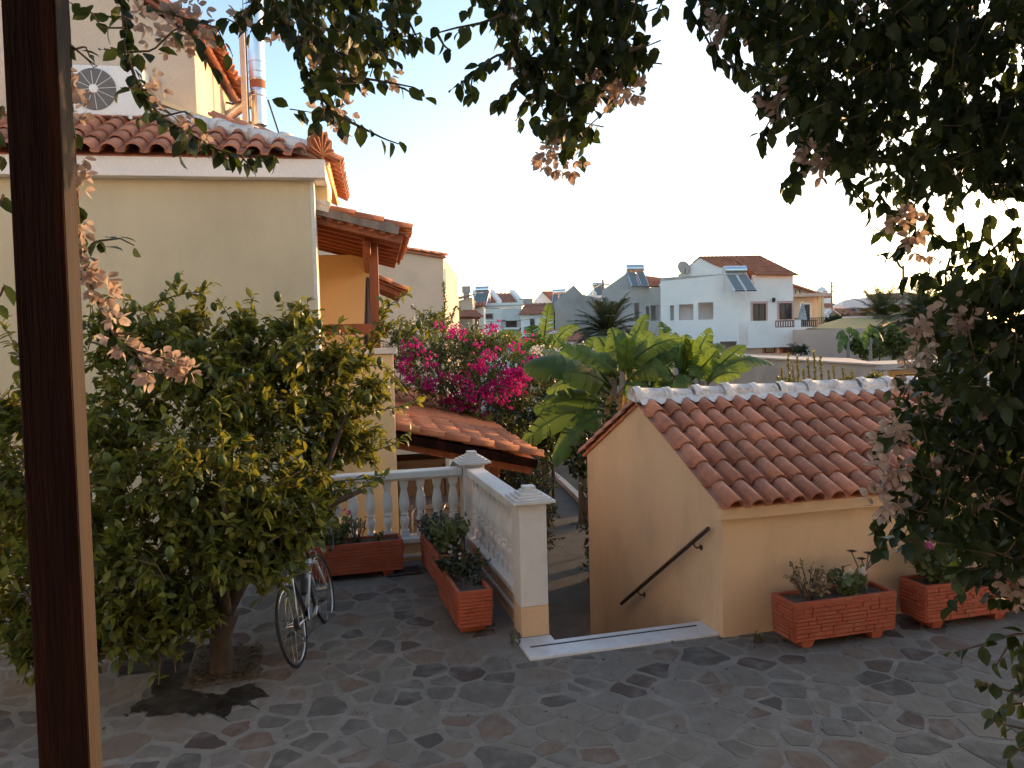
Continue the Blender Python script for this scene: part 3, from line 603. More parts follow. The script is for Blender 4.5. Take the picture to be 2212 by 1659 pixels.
# ================================================================ PLANTERS
def planter(u, v, zr, L=1.05, W=.33, H=.345, label='', rot=0.0, seed=0):
    R = random.Random(seed)
    t = thing('planter', label, 'planter', CF @ Matrix.Translation((u, v, zr)) @ Matrix.Rotation(rad(rot), 4, 'Z'), 'brick patterned planters on the courtyard')
    z0 = .075; z1 = z0 + H; e = .012
    b = MB(); o = [(0, 0), (L, 0), (L, W), (0, W)]; i_ = [(.035, .035), (L - .035, .035), (L - .035, W - .035), (.035, W - .035)]
    tp = [( x + (L / 2 - x) * .0, y, z1) for x, y in o]; bt = [(L / 2 + (x - L / 2) * .965, W / 2 + (y - W / 2) * .93, z0) for x, y in o]
    ii = [(x, y, z1) for x, y in i_]; ib = [(x, y, z1 - .10) for x, y in i_]
    b.add(bt + tp + ii + ib, [(3, 2, 1, 0)] + [(k, (k + 1) % 4, (k + 1) % 4 + 4, k + 4) for k in range(4)] + [(k + 4, (k + 1) % 4 + 4, (k + 1) % 4 + 8, k + 8) for k in range(4)] + [(k + 8, (k + 1) % 4 + 8, (k + 1) % 4 + 12, k + 12) for k in range(4)] + [(12, 13, 14, 15)])
    body = b.build('body', M_['planter'], t, bevel=.006)
    b = MB()                                      # raised flat brick strips on all four sides
    def strips(P0, dx, ln):
        nrow = 9; hs = [R.uniform(.75, 1.25) for _ in range(nrow)]; hs = [h * (H - .035) / sum(hs) for h in hs]
        for r in range(nrow):
            hh = hs[r]; x = .004; zz = z0 + .006 + sum(hs[:r]); s = (zz + hh / 2 - z0) / H
            while x < ln - .03:
                wl = R.choice((.09, .13, .17, .21, .26)); x2 = min(ln - .004, x + wl); 
                if ln - x2 < .06: x2 = ln - .004
                ins = (1 - s) * .0175 * (L if ln < .5 else 1) ; ins_n = (1 - s) * (.035 * W / 2 * 2 if ln > .5 else .0175 * L)
                hgt = hh * (1 if R.random() > .12 else 1)
                c = [(x + .005, zz + .003), (x2 - .005, zz + .003), (x2 - .005, zz + hgt - .004), (x + .005, zz + hgt - .004)]
                nn = Vector((dx[1], -dx[0], 0)); pr = .007 + R.random() * .006
                q = [P0 + dx * (ln / 2 + (a - ln / 2) * (1 - (1 - s) * .04)) + Vector((0, 0, z)) + nn * (-ins_n) for a, z in c]
                b.add([p - nn * .006 for p in q] + [p + nn * pr for p in q], [(4, 5, 6, 7), (0, 1, 5, 4), (1, 2, 6, 5), (2, 3, 7, 6), (3, 0, 4, 7)]); x = x2
    strips(Vector((0, 0, 0)), Vector((1, 0, 0)), L); strips(Vector((L, 0, 0)), Vector((0, 1, 0)), W)
    strips(Vector((L, W, 0)), Vector((-1, 0, 0)), L); strips(Vector((0, W, 0)), Vector((0, -1, 0)), W)
    b.build('brick_relief', M_['planter'], t, kind='stuff')
    s = MB(); N = 10; vs = [(.036 + (L - .072) * i / N, .036 + (W - .072) * j / 4, z1 - .035 + R.uniform(-.012, .018)) for i in range(N + 1) for j in range(5)]
    s.add(vs, [(i * 5 + j, i * 5 + j + 5, i * 5 + j + 6, i * 5 + j + 1) for i in range(N) for j in range(4)]).build('soil', M_['soil'], t, smooth=True)
    for x in (.17, L - .17): MB().frustum(x, W / 2, 0, z0 + .002, .09, .14, W * .7, W * .8).build('foot', M_['planter'], t, bevel=.004)
    return t
PLN = {}
PLN['front'] = planter(2.0, -1.14, 0, label='orange brick patterned planter with a dried plant and dark rosettes before the hut', seed=1)
PLN['second'] = planter(3.38, -1.12, 0, label='orange planter with bushy pink geranium half hidden behind hanging leaves', seed=2)
PLN['third'] = planter(4.60, -1.08, 0, label='orange planter nearest the photo edge behind hanging bougainvillea', seed=3)
PLN['mid'] = planter(-.35, .06, .02, L=1.06, rot=90, label='orange planter nearest the square balustrade pillar with bare dry soil at its end', seed=4)
PLN['midback'] = planter(-.34, 1.16, .075, L=1.06, rot=91.5, label='orange planter with grey succulents in the corner of the balustrade', seed=5)
PLN['bike'] = planter(-2.0, 1.90, .095, L=1.06, rot=0, label='dark red planter standing behind the bicycle with wilted geraniums', seed=6)
fm = thing('drain_mat', 'small brown mat lying on the paving by the corner planter', 'mat', CF @ Matrix.Translation((-.98, 2.0, .112)))
MB().box(-.15, -.11, 0, .24, .16, .018).build('mat_sheet', M_['mat'], fm, bevel=.005)
# ================================================================ BICYCLE
bp = Vector((-1.86, 6.52, 0)); bdir = 89.5                         # rear wheel nearest the camera
BM = Matrix.Translation(bp) @ Matrix.Rotation(rad(bdir), 4, 'Z') @ Matrix.Rotation(rad(-11.5), 4, 'X')
bike = thing('bicycle', 'white and black road bicycle with drop handlebars leaning against the lemon tree', 'bicycle', BM)
RW = .345
def wheel(x, steer=0.0):
    wm = Matrix.Translation((x, 0, RW)) @ Matrix.Rotation(rad(steer), 4, 'Z')
    n = 48
    def ring(R, r, k=8, sx=1.0): 
        b = MB(); vs = [((R + r * math.cos(2 * math.pi * j / k)) * math.cos(2 * math.pi * i / n), sx * r * math.sin(2 * math.pi * j / k), (R + r * math.cos(2 * math.pi * j / k)) * math.sin(2 * math.pi * i / n)) for i in range(n) for j in range(k)]
        return b.add([wm @ Vector(v) for v in vs], [(i * k + j, i * k + (j + 1) % k, ((i + 1) % n) * k + (j + 1) % k, ((i + 1) % n) * k + j) for i in range(n) for j in range(k)])
    tyre = ring(RW - .014, .0145).build('tyre', M_['black'], None, smooth=True)
    rim = ring(RW - .036, .010, 6, .8).build('rim', M_['steel'], None, smooth=True)
    b = MB()
    for k in range(28):
        a = 2 * math.pi * k / 28; s = 1 if k % 2 else -1; a2 = a + (.9 if (k // 2) % 2 else -.9)
        b.tube([wm @ Vector((math.cos(a2) * .02, s * .03, math.sin(a2) * .02)), wm @ Vector((math.cos(a) * (RW - .04), 0, math.sin(a) * (RW - .04)))], .0013, 4, False)
    sp = b.build('spokes', M_['steel'], None)
    hub = MB().tube([wm @ Vector((0, -.05, 0)), wm @ Vector((0, .05, 0))], .018, 10).tube([wm @ Vector((0, -.034, 0)), wm @ Vector((0, -.028, 0))], .028, 12).tube([wm @ Vector((0, .034, 0)), wm @ Vector((0, .028, 0))], .028, 12).build('hub', M_['steel'], None)
    root = bpy.data.objects.new('wheel', None); C.objects.link(root); root.parent = bike
    for o in (tyre, rim, sp, hub): o.parent = root
    return root
wr = wheel(0); wf = wheel(1.02)
BB = Vector((.42, 0, .275)); ST = Vector((.27, 0, .78)); HT = Vector((.83, 0, .80)); HB = Vector((.87, 0, .67)); RA = Vector((0, 0, RW)); FA = Vector((1.02, 0, RW))
frm = MB().tube([BB, ST], .0165, 10).tube([ST, HT], .0155, 10).tube([HT + (HB - HT) * -.15, HB], .021, 10).build('frame', M_['iron'], bike, smooth=True)
MB().tube([HB + (HT - HB) * .2, BB], .021, 10).build('down_tube', M_['bikewhite'], bike, smooth=True)
b = MB()
for s in (-1, 1): b.tube([RA + Vector((0, s * .063, 0)), Vector((.36, s * .035, .285))], .010, 8).tube([RA + Vector((0, s * .063, 0)), Vector((.22, s * .022, .70)), ST + Vector((.01, s * .012, -.03))], .009, 8)
b.build('stays', M_['steel'], bike, smooth=True)
b = MB()
for s in (-1, 1): b.tube([HB + Vector((.01, s * .05, -.02)), Vector((.96, s * .05, .48)), FA + Vector((0, s * .055, 0))], [.014, .012, .009], 8)
b.tube([HB + Vector((.01, -.06, -.02)), HB + Vector((.01, .06, -.02))], .015, 8).build('fork', M_['bikewhite'], bike, smooth=True)
b = MB(); b.tube([ST, ST + Vector((-.04, 0, .16))], .013, 8).build('seat_post', M_['steel'], bike, smooth=True)
b = MB(); prf = [(-.14, .07, .0), (-.12, .075, .012), (-.05, .06, .01), (.03, .03, .004), (.12, .018, .002), (.14, .01, -.005)]; so_ = ST + Vector((-.05, 0, .175))
vs = []
for x, wd, z in prf: vs += [so_ + Vector((x, y * wd, z + h)) for y, h in ((-1, -.03), (-.8, .005), (0, .012), (.8, .005), (1, -.03))]
b.add(vs, [(i * 5 + k, i * 5 + k + 1, i * 5 + k + 6, i * 5 + k + 5) for i in range(5) for k in range(4)] + [(4, 3, 2, 1, 0), (25, 26, 27, 28, 29)]).build('saddle', M_['black'], bike, smooth=True)
b = MB(); sm_ = HT + Vector((-.012, 0, .05)); b.tube([HT + (HT - HB) * .1, sm_, sm_ + Vector((.10, 0, .02))], .014, 8)
b.build('stem', M_['steel'], bike, smooth=True)
hb = sm_ + Vector((.10, 0, .02)); b = MB()
for s in (-1, 1): b.tube([hb, hb + Vector((0, s * .17, 0)), hb + Vector((.03, s * .205, 0)), hb + Vector((.09, s * .21, -.01)), hb + Vector((.115, s * .21, -.06)), hb + Vector((.09, s * .21, -.12)), hb + Vector((.02, s * .215, -.14)), hb + Vector((-.05, s * .215, -.14))], .0145, 8)
b.build('handlebar', M_['black'], bike, smooth=True)
for s in (-1, 1):
    b = MB(); b.tube([hb + Vector((.09, s * .21, .0)), hb + Vector((.13, s * .21, .05)), hb + Vector((.15, s * .21, .02)), hb + Vector((.13, s * .21, -.08))], [.018, .016, .008, .006], 6)
    b.build('brake_lever', M_['iron'], bike)
b = MB(); Ry = Matrix.Translation(BB + Vector((0, -.05, 0))) @ Matrix.Rotation(rad(90), 4, 'X')
b.lathe([(.10, -.003), (.103, 0), (.10, .003), (.07, .003)], 32, (0, 0, 0), Ry); b.tube([BB + Vector((0, -.075, 0)), BB + Vector((0, .07, 0))], .022, 12)
b.build('chainring', M_['steel'], bike)
b = MB(); ca = Vector((math.cos(.5), 0, math.sin(.5)))
b.tube([BB + Vector((0, -.075, 0)), BB + ca * .17 + Vector((0, -.085, 0))], [.016, .011], 8).tube([BB + Vector((0, .075, 0)), BB - ca * .17 + Vector((0, .085, 0))], [.016, .011], 8).build('crank', M_['steel'], bike, smooth=True)
for s, y in ((1, -.125), (-1, .125)):
    q = BB + ca * .17 * s + Vector((0, y, 0)); MB().box(q.x - .045, q.y - .03, q.z - .011, q.x + .045, q.y + .03, q.z + .011).build('pedal', M_['iron'], bike, bevel=.004)
b = MB()
for k in range(6): b.tube([RA + Vector((0, -.034 - .005 * k, 0)), RA + Vector((0, -.036 - .005 * k, 0))], .058 - .006 * k, 18)
b.build('cassette', M_['iron'], bike)
b = MB().tube([RA + Vector((.0, -.07, -.01)), RA + Vector((.03, -.06, -.07)), RA + Vector((.06, -.055, -.15))], [.02, .014, .010], 8).tube([RA + Vector((.03, -.062, -.07)), RA + Vector((.03, -.05, -.07))], .028, 12).tube([RA + Vector((.06, -.062, -.15)), RA + Vector((.06, -.05, -.15))], .026, 12)
b.build('derailleur', M_['steel'], bike)
b = MB(); b.tube([RA + Vector((0, -.045, .05)), BB + Vector((0, -.05, .10))], .004, 4).tube([RA + Vector((.06, -.055, -.17)), BB + Vector((0, -.05, -.10))], .004, 4).build('chain', M_['iron'], bike)
b = MB()
for p, d in ((Vector((.13, 0, .70)), 1), (Vector((.99, 0, .71)), 1)):
    for s in (-1, 1): b.tube([p + Vector((0, 0, .03)), p + Vector((0, s * .035, .01)), p + Vector((0, s * .03, -.04))], .008, 6)
b.build('brake_calipers', M_['steel'], bike)
b = MB().tube([Vector((.66, .025, .56)), Vector((.58, .03, .44))], .036, 10).build('water_bottle', M_['iron'], bike, smooth=False)
# ================================================================ BACKGROUND HOUSES
class Wall:
    """A vertical wall through two points given by photo position and distance; P() finds where a pixel meets it."""
    def __init__(s, x0, d0, x1, d1, y=720):
        s.a = at(x0, y, d0); s.b = at(x1, y, d1); s.a.z = s.b.z = 0
        s.t = (s.b - s.a).normalized(); s.len = (s.b - s.a).length
        s.n = Vector((s.t.y, -s.t.x, 0))          # towards the viewer
        if s.n.dot(Vector((-s.a.x, -s.a.y, 0))) < 0: s.n = -s.n
    def st(s, px, py):
        p = atplane(px, py, s.a, s.n); return (p - s.a).dot(s.t), p.z
    def pt(s, u, z, off=0.0): return s.a + s.t * u + s.n * off + Vector((0, 0, z))
def wall_mesh(mb, W, u0, u1, z0, z1, holes=(), th=.3, off=0.0):
    us = sorted({u0, u1, *[h[0] for h in holes], *[h[2] for h in holes]}); zs = sorted({z0, z1, *[h[1] for h in holes], *[h[3] for h in holes]})
    us = [u for u in us if u0 <= u <= u1]; zs = [z for z in zs if z0 <= z <= z1]
    nu, nz = len(us), len(zs); vs = [W.pt(u, z, off) for u in us for z in zs] + [W.pt(u, z, off - th) for u in us for z in zs]; k = nu * nz
    full = lambda i, j: 0 <= i < nu - 1 and 0 <= j < nz - 1 and not any(h[0] <= (us[i] + us[i + 1]) / 2 <= h[2] and h[1] <= (zs[j] + zs[j + 1]) / 2 <= h[3] for h in holes)
    I = lambda i, j: i * nz + j; fs = []
    for i in range(nu - 1):
        for j in range(nz - 1):
            if not full(i, j): continue
            fs += [(I(i, j), I(i + 1, j), I(i + 1, j + 1), I(i, j + 1)), tuple(k + q for q in (I(i, j + 1), I(i + 1, j + 1), I(i + 1, j), I(i, j)))]
            for (di, dj, a, b) in ((-1, 0, (i, j), (i, j + 1)), (1, 0, (i + 1, j + 1), (i + 1, j)), (0, -1, (i + 1, j), (i, j)), (0, 1, (i, j + 1), (i + 1, j + 1))):
                if not full(i + di, j + dj): fs.append((I(*a), I(*b), k + I(*b), k + I(*a)))
    return mb.add(vs, fs)
def rect_on(W, x0, y0, x1, y1):
    a, b = W.st(x0, y0), W.st(x1, y1); return min(a[0], b[0]), min(a[1], b[1]), max(a[0], b[0]), max(a[1], b[1])
def wbox(mb, W, u0, z0, u1, z1, o0, o1):
    p = [W.pt(u, z, o) for o in (o0, o1) for z in (z0, z1) for u in (u0, u1)]
    return mb.add(p, [(0, 2, 3, 1), (4, 5, 7, 6), (0, 1, 5, 4), (2, 6, 7, 3), (0, 4, 6, 2), (1, 3, 7, 5)])
def ploc(W): return W.a.copy()
def bld(mb, name, m, root, **k): return mb.build(name, m, root, off=root.location, **k)
def corr(mb, e0, e1, r0, r1, pitch, rows, h=.05, th=.06):
    """Corrugated tile sheet between an eave line e0-e1 and a ridge line r0-r1: real ridges, rows stepping down."""
    e0, e1, r0, r1 = map(Vector, (e0, e1, r0, r1)); n = max(2, int((e1 - e0).length / pitch)); nrm = (e1 - e0).cross(r0 - e0).normalized()
    if nrm.z < 0: nrm = -nrm
    cols = n * 4 + 1; vs = []; fs = []
    for j in range(rows):
        for t, lift in ((j / rows, .035), ((j + 1) / rows, 0)):
            for i in range(cols):
                s = i / (cols - 1); p = (e0 + (e1 - e0) * s) * (1 - t) + (r0 + (r1 - r0) * s) * t
                vs.append(p + nrm * (h * (.5 - .5 * math.cos(2 * math.pi * i / 4)) + lift))
        b = j * 2 * cols; fs += [(b + i, b + i + 1, b + cols + i + 1, b + cols + i) for i in range(cols - 1)]
        if j == 0: vs += [v - nrm * th for v in vs[:cols]]; fs += [(i + 1, i, 2 * cols + i, 2 * cols + i + 1) for i in range(cols - 1)]; 
        if j == 0: first = 3 * cols
        if j > 0: fs = fs
    # rows after the first are offset by the extra lip vertices
    out = []; 
    for f in fs: out.append(f)
    return vs, out
def roof_part(root, pts, m, name='roof', pitch=.25, rows=8, kind='stuff'):
    e0, e1, r0, r1 = [Vector(p) for p in pts]; n = max(2, int(max((e1 - e0).length, (r1 - r0).length) / pitch)); nrm = (e1 - e0).cross(r0 - e0).normalized()
    if nrm.z < 0: nrm = -nrm
    cols = n * 4 + 1; vs = []; fs = []
    for j in range(rows):
        b = len(vs)
        for t, lift in ((j / rows, .04), ((j + 1) / rows, 0.0)):
            for i in range(cols):
                s = i / (cols - 1); p = (e0 + (e1 - e0) * s) * (1 - t) + (r0 + (r1 - r0) * s) * t
                vs.append(p + nrm * (.055 * (.5 - .5 * math.cos(math.pi * i / 2)) + lift))
        fs += [(b + i, b + i + 1, b + cols + i + 1, b + cols + i) for i in range(cols - 1)]
        c = len(vs); vs += [v - nrm * .06 for v in vs[b:b + cols]]; fs += [(b + i + 1, b + i, c + i, c + i + 1) for i in range(cols - 1)]
    c = len(vs); vs += [e0 - nrm * .03, e1 - nrm * .03, r1 - nrm * .03, r0 - nrm * .03]; fs.append((c, c + 1, c + 2, c + 3))
    b = MB(); b.add(vs, fs); return bld(b, name, m, root)
def window(root, W, x0, y0, x1, y1, m='glass', fr='brownpaint', surround=None, sill=False, mull=True, off=.0):
    u0, z0, u1, z1 = rect_on(W, x0, y0, x1, y1); f = min(.08, (u1 - u0) * .1); b = MB()
    wbox(b, W, u0, z0, u0 + f, z1, .0 + off, .05 + off); wbox(b, W, u1 - f, z0, u1, z1, .0 + off, .05 + off); wbox(b, W, u0 + f, z1 - f, u1 - f, z1, .0 + off, .05 + off); wbox(b, W, u0 + f, z0, u1 - f, z0 + f, .0 + off, .05 + off)
    if mull: wbox(b, W, (u0 + u1) / 2 - f / 2, z0 + f, (u0 + u1) / 2 + f / 2, z1 - f, .0 + off, .045 + off)
    w_ = bld(b, 'window', M_[fr], root)
    b = MB(); wbox(b, W, u0 + f, z0 + f, u1 - f, z1 - f, .0 + off, .018 + off); p = bld(b, 'pane', M_[m], root); p.parent = w_
    if surround:
        g_ = .14; b = MB(); wbox(b, W, u0 - g_, z0, u0, z1, 0, .03); wbox(b, W, u1, z0, u1 + g_, z1, 0, .03); wbox(b, W, u0 - g_, z1, u1 + g_, z1 + g_, 0, .03); s_ = bld(b, 'surround', M_[surround], root); s_.parent = w_
    return w_
def block(root, name, m, pts, z0, z1):
    b = MB(); n = len(pts); b.add([Vector((p.x, p.y, z0)) for p in pts] + [Vector((p.x, p.y, z1)) for p in pts], [tuple(range(n)), tuple(range(2 * n - 1, n - 1, -1))] + [(i, i + n, (i + 1) % n + n, (i + 1) % n) for i in range(n)])
    return bld(b, name, m, root)
def solar(px, py, d, w, label, ang=0, panels=2, s=1.0):
    p = at(px, py, d); t = thing('solar_water_heater', label, 'solar heater', Matrix.Translation(p) @ Matrix.Rotation(rad(ang), 4, 'Z'), 'solar water heaters on the roofs')
    o = MB().tube([(-w / 2, 0, 0), (w / 2, 0, 0)], .26 * s, 14).build('tank', M_['alu'], t); autosmooth(o)
    b = MB()
    for sx in (-.48, .48): b.tube([(sx * w, .05, -.25 * s), (sx * w, .05, -1.25 * s)], .03, 5).tube([(sx * w, -.05, -.2 * s), (sx * w, -1.25 * s, -1.28 * s)], .03, 5)
    b.build('stand', M_['alu'], t)
    pw = (w * 1.05) / panels
    for k in range(panels):
        x0 = -w * .525 + k * pw + .04; x1 = x0 + pw - .08
        q = MB().slab([(x0, -1.45 * s, -1.22 * s), (x1, -1.45 * s, -1.22 * s), (x1, -.22 * s, -.26 * s), (x0, -.22 * s, -.26 * s)], .09).build('collector_frame', M_['alu'], t)
        MB().slab([(x0 + .05, -1.415 * s, -1.175 * s), (x1 - .05, -1.415 * s, -1.175 * s), (x1 - .05, -.255 * s, -.27 * s), (x0 + .05, -.255 * s, -.27 * s)], .012).build('collector', M_['panel'], q)
    return t
# ---- white house
d0, d1, d2 = 49.5, 47.5, 48.3
WA, WB = Wall(1428, d0, 1596, d1), Wall(1596, d1, 1714, d2)
wh = thing('white_house', 'large white house with a red tiled roof, loggia openings and a front balcony', 'house', ploc(WA))
L = WA.len; zc1 = WA.st(1440, 600)[1]; zpk = WA.st(1511, 557); zsh = WA.st(1467, 597)[1]; zr_ = WA.st(1565, 592)[1]
def opn(W, x0, y0, x1, y1): return rect_on(W, x0, y0, x1, y1)
H1 = [opn(WA, 1447, 660, 1456, 692), opn(WA, 1466, 658, 1498, 691), opn(WA, 1508, 654, 1541, 690), opn(WA, 1555, 738, 1592, 762), opn(WA, 1508, 736, 1540, 762), opn(WA, 1480, 735, 1498, 762)]
b = wall_mesh(MB(), WA, 0, L, LOW, zr_, H1, .35); bld(b, 'side_wall', M_['offwhite'], wh)
b = MB(); pg_ = [(0, zr_), (L * .985, zr_), (zpk[0], zpk[1]), (WA.st(1467, 597)[0], zsh), (0, zsh - .25)]
q = [WA.pt(u, z, 0) for u, z in pg_] + [WA.pt(u, z, -.35) for u, z in pg_]; b.add(q, [(0, 1, 2, 3, 4), (9, 8, 7, 6, 5)] + [(i, i + 5, (i + 1) % 5 + 5, (i + 1) % 5) for i in range(5)]); bld(b, 'gable', M_['offwhite'], wh)
b = wall_mesh(MB(), WA, 0, L, LOW, zr_ - .5, [], .2, -1.9); bld(b, 'loggia_back_wall', M_['offwhite'], wh)
for h in H1[:3]:
    b = MB(); wbox(b, WA, h[0] - .05, h[1] - .15, h[2] + .05, h[1] - .002, -1.7, -.36); bld(b, 'loggia_floor', M_['offwhite'], wh)
for x0, y0, x1, y1, m in ((1474, 668, 1487, 692, 'brownpaint'),):
    u0, z0, u1, z1 = rect_on(WA, x0, y0, x1, y1); b = MB(); wbox(b, WA, u0, z0, u1, z1, -1.899, -1.85); bld(b, 'doorway', M_[m], wh)
b = MB(); a_ = WA.st(1516, 659); b.add([WA.pt(a_[0], a_[1], -1.6), WA.pt(a_[0] + .15, a_[1] - .1, -1.6), WA.pt(a_[0] + .25, a_[1] - .4, -1.58), WA.pt(a_[0] + .02, a_[1] - .68, -1.6)] + [WA.pt(a_[0], a_[1], -1.55), WA.pt(a_[0] + .15, a_[1] - .1, -1.55), WA.pt(a_[0] + .25, a_[1] - .4, -1.53), WA.pt(a_[0] + .02, a_[1] - .68, -1.55)], [(0, 1, 2, 3), (7, 6, 5, 4), (0, 4, 5, 1), (1, 5, 6, 2), (2, 6, 7, 3), (3, 7, 4, 0)]); bld(b, 'loggia_screen', M_['iron'], wh)
ze_ = WB.st(1700, 599)[1]; zrec = WB.st(1605, 628)[1]; uB = WB.st(1630, 620)[0]
b = wall_mesh(MB(), WB, 0, WB.len, LOW, ze_ + .16, [(-.1, zrec, uB, ze_ + 1)], .35); bld(b, 'front_wall', M_['offwhite'], wh)
b = wall_mesh(MB(), WB, 0.4, uB + .3, zrec - .2, ze_ + 1.0, [], .2, -1.4); bld(b, 'recess_wall', M_['offwhite'], wh)
R1, R2 = WA.pt(zpk[0], zpk[1] + .05, .15), None
rdir = (WB.t).normalized(); R2 = at(1641, 557, 0.5 * (R1.y + 48.8)); R2.z = R1.z
E1 = WA.pt(L * .62, zr_ + .95, .2); E2 = WB.pt(WB.len + .25, ze_ + .08, .35)
Em = WB.pt(uB, ze_ + .12, .3)
roof_part(wh, [Em, E2, R1.lerp(R2, .5), R2], M_['tilefar'], pitch=.27, rows=12)
roof_part(wh, [WA.pt(L * .78, zpk[1] - (zpk[1] - zr_) * .60, .15), Em + Vector((.0, .8, .55)), R1, R1.lerp(R2, .5)], M_['tilefar'], pitch=.27, rows=9)
bk = Vector((0, 1, 0)); block(wh, 'back_wall', M_['offwhite'], [WA.pt(.02, 0, -.4), WA.pt(.02, 0, -.4) + bk * 8, WB.pt(WB.len - .02, 0, -.36) + bk * 6, WB.pt(WB.len - .02, 0, -.36), WB.pt(.2, 0, -2.2)], LOW, zr_ - .3)
roof_part(wh, [R2 + Vector((3, 7, -2.6)), R1 + Vector((-2, 7, -2.6)), R2, R1], M_['tilefar'], pitch=.27, rows=9, name='back_roof')
# balcony with parapet, railings
u0, z0 = WB.st(1597, 752); zt_ = WB.st(1640, 694)[1]; ue = WB.len + .5
b = MB(); wbox(b, WB, 0.02, z0, ue, z0 + .16, .001, 1.25); bld(b, 'balcony_slab', M_['offwhite'], wh)
ra, rb2 = WB.st(1642, 0)[0], None
gp = [(WB.st(1641, 690)[0] + .3, WB.st(1687, 690)[0] + .15), (WB.st(1702, 690)[0] + .1, WB.st(1746, 690)[0] - .2)]
zl = zt_ - .42
b = wall_mesh(MB(), WB, 0.02, ue, z0 + .161, zt_, [(a, zl, c, zt_ + 1) for a, c in gp], .14, 1.25); pb_ = bld(b, 'balcony_parapet', M_['offwhite'], wh)
for a, c in gp:
    b = MB(); wbox(b, WB, a, zt_ - .06, c, zt_, 1.14, 1.22); wbox(b, WB, a, zl, c, zl + .05, 1.14, 1.22)
    n_ = 8
    for k in range(n_): 
        uu = a + (c - a) * (k + .5) / n_; wbox(b, WB, uu - .025, zl + .05, uu + .025, zt_ - .06, 1.15, 1.2)
    bld(b, 'railing', M_['brownpaint'], wh)
window(wh, WB, 1626, 656, 1654, 703, surround='trimpink'); window(wh, WB, 1683, 655, 1710, 690, surround='trimpink')
window(wh, WB, 1651, 744, 1674, 762, surround='trimpink', mull=False, m='curtain'); window(wh, WB, 1688, 743, 1712, 762, surround='trimpink')
for px, py in ((1669, 648), (1684, 748)):
    u, z = WB.st(px, py); b = MB(); wbox(b, WB, u - .04, z - .12, u + .04, z + .12, .001, .06); q = WB.pt(u, z, .16); b.lathe([(.05, -.16), (.10, .02), (.11, .04), (.03, .14)], 8, tuple(q)); bld(b, 'wall_lantern', M_['iron'], wh)
solar(1587, 584, 47.0, 1.35, 'steel solar heater with two tilted panels on the large white house', 8, 2, 1.05)
pu = WB.pt(WB.st(1703, 690)[0] + .5, zt_ - .2, .75)
um = thing('parasol', 'closed blue and cream striped parasol standing on the white balcony', 'parasol', Matrix.Translation((pu.x, pu.y, z0 + .17)))
MB().tube([(0, 0, 0), (0, 0, 2.55)], .025, 6).build('pole', M_['alu'], um)
b = MB(); prf = [(.36, .75), (.33, 1.0), (.24, 1.6), (.12, 2.2), (.03, 2.5)]; n = 16
vs = [(r * (1 if k % 2 else .78) * math.cos(2 * math.pi * k / n), r * (1 if k % 2 else .78) * math.sin(2 * math.pi * k / n), z) for r, z in prf for k in range(n)]
b.add(vs, [(i * n + k, i * n + (k + 1) % n, (i + 1) * n + (k + 1) % n, (i + 1) * n + k) for i in range(4) for k in range(n)] + [tuple(range(64, 80))]).build('canopy', M_['umbrella'], um)
def dish(px, py, d, r, label, ang=0):
    p = at(px, py, d); t = thing('satellite_dish', label, 'satellite dish', Matrix.Translation(p) @ Matrix.Rotation(rad(ang), 4, 'Z') @ Matrix.Rotation(rad(70), 4, 'X'))
    b = MB(); n = 18; vs = [(0, 0, 0)] + [(rr * r * math.cos(2 * math.pi * k / n), rr * r * 1.08 * math.sin(2 * math.pi * k / n), .28 * r * rr * rr) for rr in (.5, 1) for k in range(n)]
    b.add(vs, [(0, 1 + k, 1 + (k + 1) % n) for k in range(n)] + [(1 + k, 1 + n + k, 1 + n + (k + 1) % n, 1 + (k + 1) % n) for k in range(n)])
    o = b.build('reflector', M_['concrete'], t, smooth=True); o.modifiers.new('solid', 'SOLIDIFY').thickness = .02
    MB().tube([(0, -r * .9, .2 * r), (0, -.3 * r, .75 * r)], .02, 5).tube([(0, 0, -.02), (0, .1, -.3), (0, -.9 * r, -.9)], .03, 5).build('arm', M_['iron'], t)
dish(1476, 580, 48.6, .42, 'round satellite dish on the left roof slope of the white house', 15)
# ---- grey unfinished house between the palm and the white house
WG = Wall(1302, 52, 1428, 50.2)
gh = thing('unfinished_house', 'bare grey rendered house beside the white house with a stepped gable', 'house', ploc(WG))
zg0 = WG.st(1400, 622)[1]; gpk = WG.st(1352, 591)
G1 = [opn(WG, 1370, 655, 1381, 693), opn(WG, 1395, 662, 1403, 690), opn(WG, 1405, 660, 1425, 692)]
b = wall_mesh(MB(), WG, 0, WG.len, LOW, zg0, G1, .3); bld(b, 'front_wall', M_['grey'], gh)
b = wall_mesh(MB(), WG, 0, WG.len, LOW, zg0 - .3, [], .2, -1.8); bld(b, 'inner_wall', M_['grey'], gh)
b = MB(); pg_ = [(0, zg0), (WG.st(1402, 620)[0], zg0), gpk]; q = [WG.pt(u, z, 0) for u, z in pg_] + [WG.pt(u, z, -.3) for u, z in pg_]; b.add(q, [(0, 1, 2), (5, 4, 3), (0, 3, 4, 1), (1, 4, 5, 2), (2, 5, 3, 0)]); bld(b, 'gable', M_['grey'], gh)
p1, p2 = WG.pt(*gpk, .1), at(1440, 590, 56); p2.z = p1.z - .05
roof_part(gh, [WG.pt(WG.st(1400, 620)[0], zg0 + .05, .1), at(1452, 618, 51.5), p1, p2], M_['tilefar'], pitch=.3, rows=9)
block(gh, 'back_wall', M_['grey'], [WG.pt(0.02, 0, -2.1), WG.pt(WG.len - .02, 0, -2.1), WG.pt(WG.len - .02, 0, -2.1) + bk * 6, WG.pt(.02, 0, -2.1) + bk * 6], LOW, zg0 - .05)
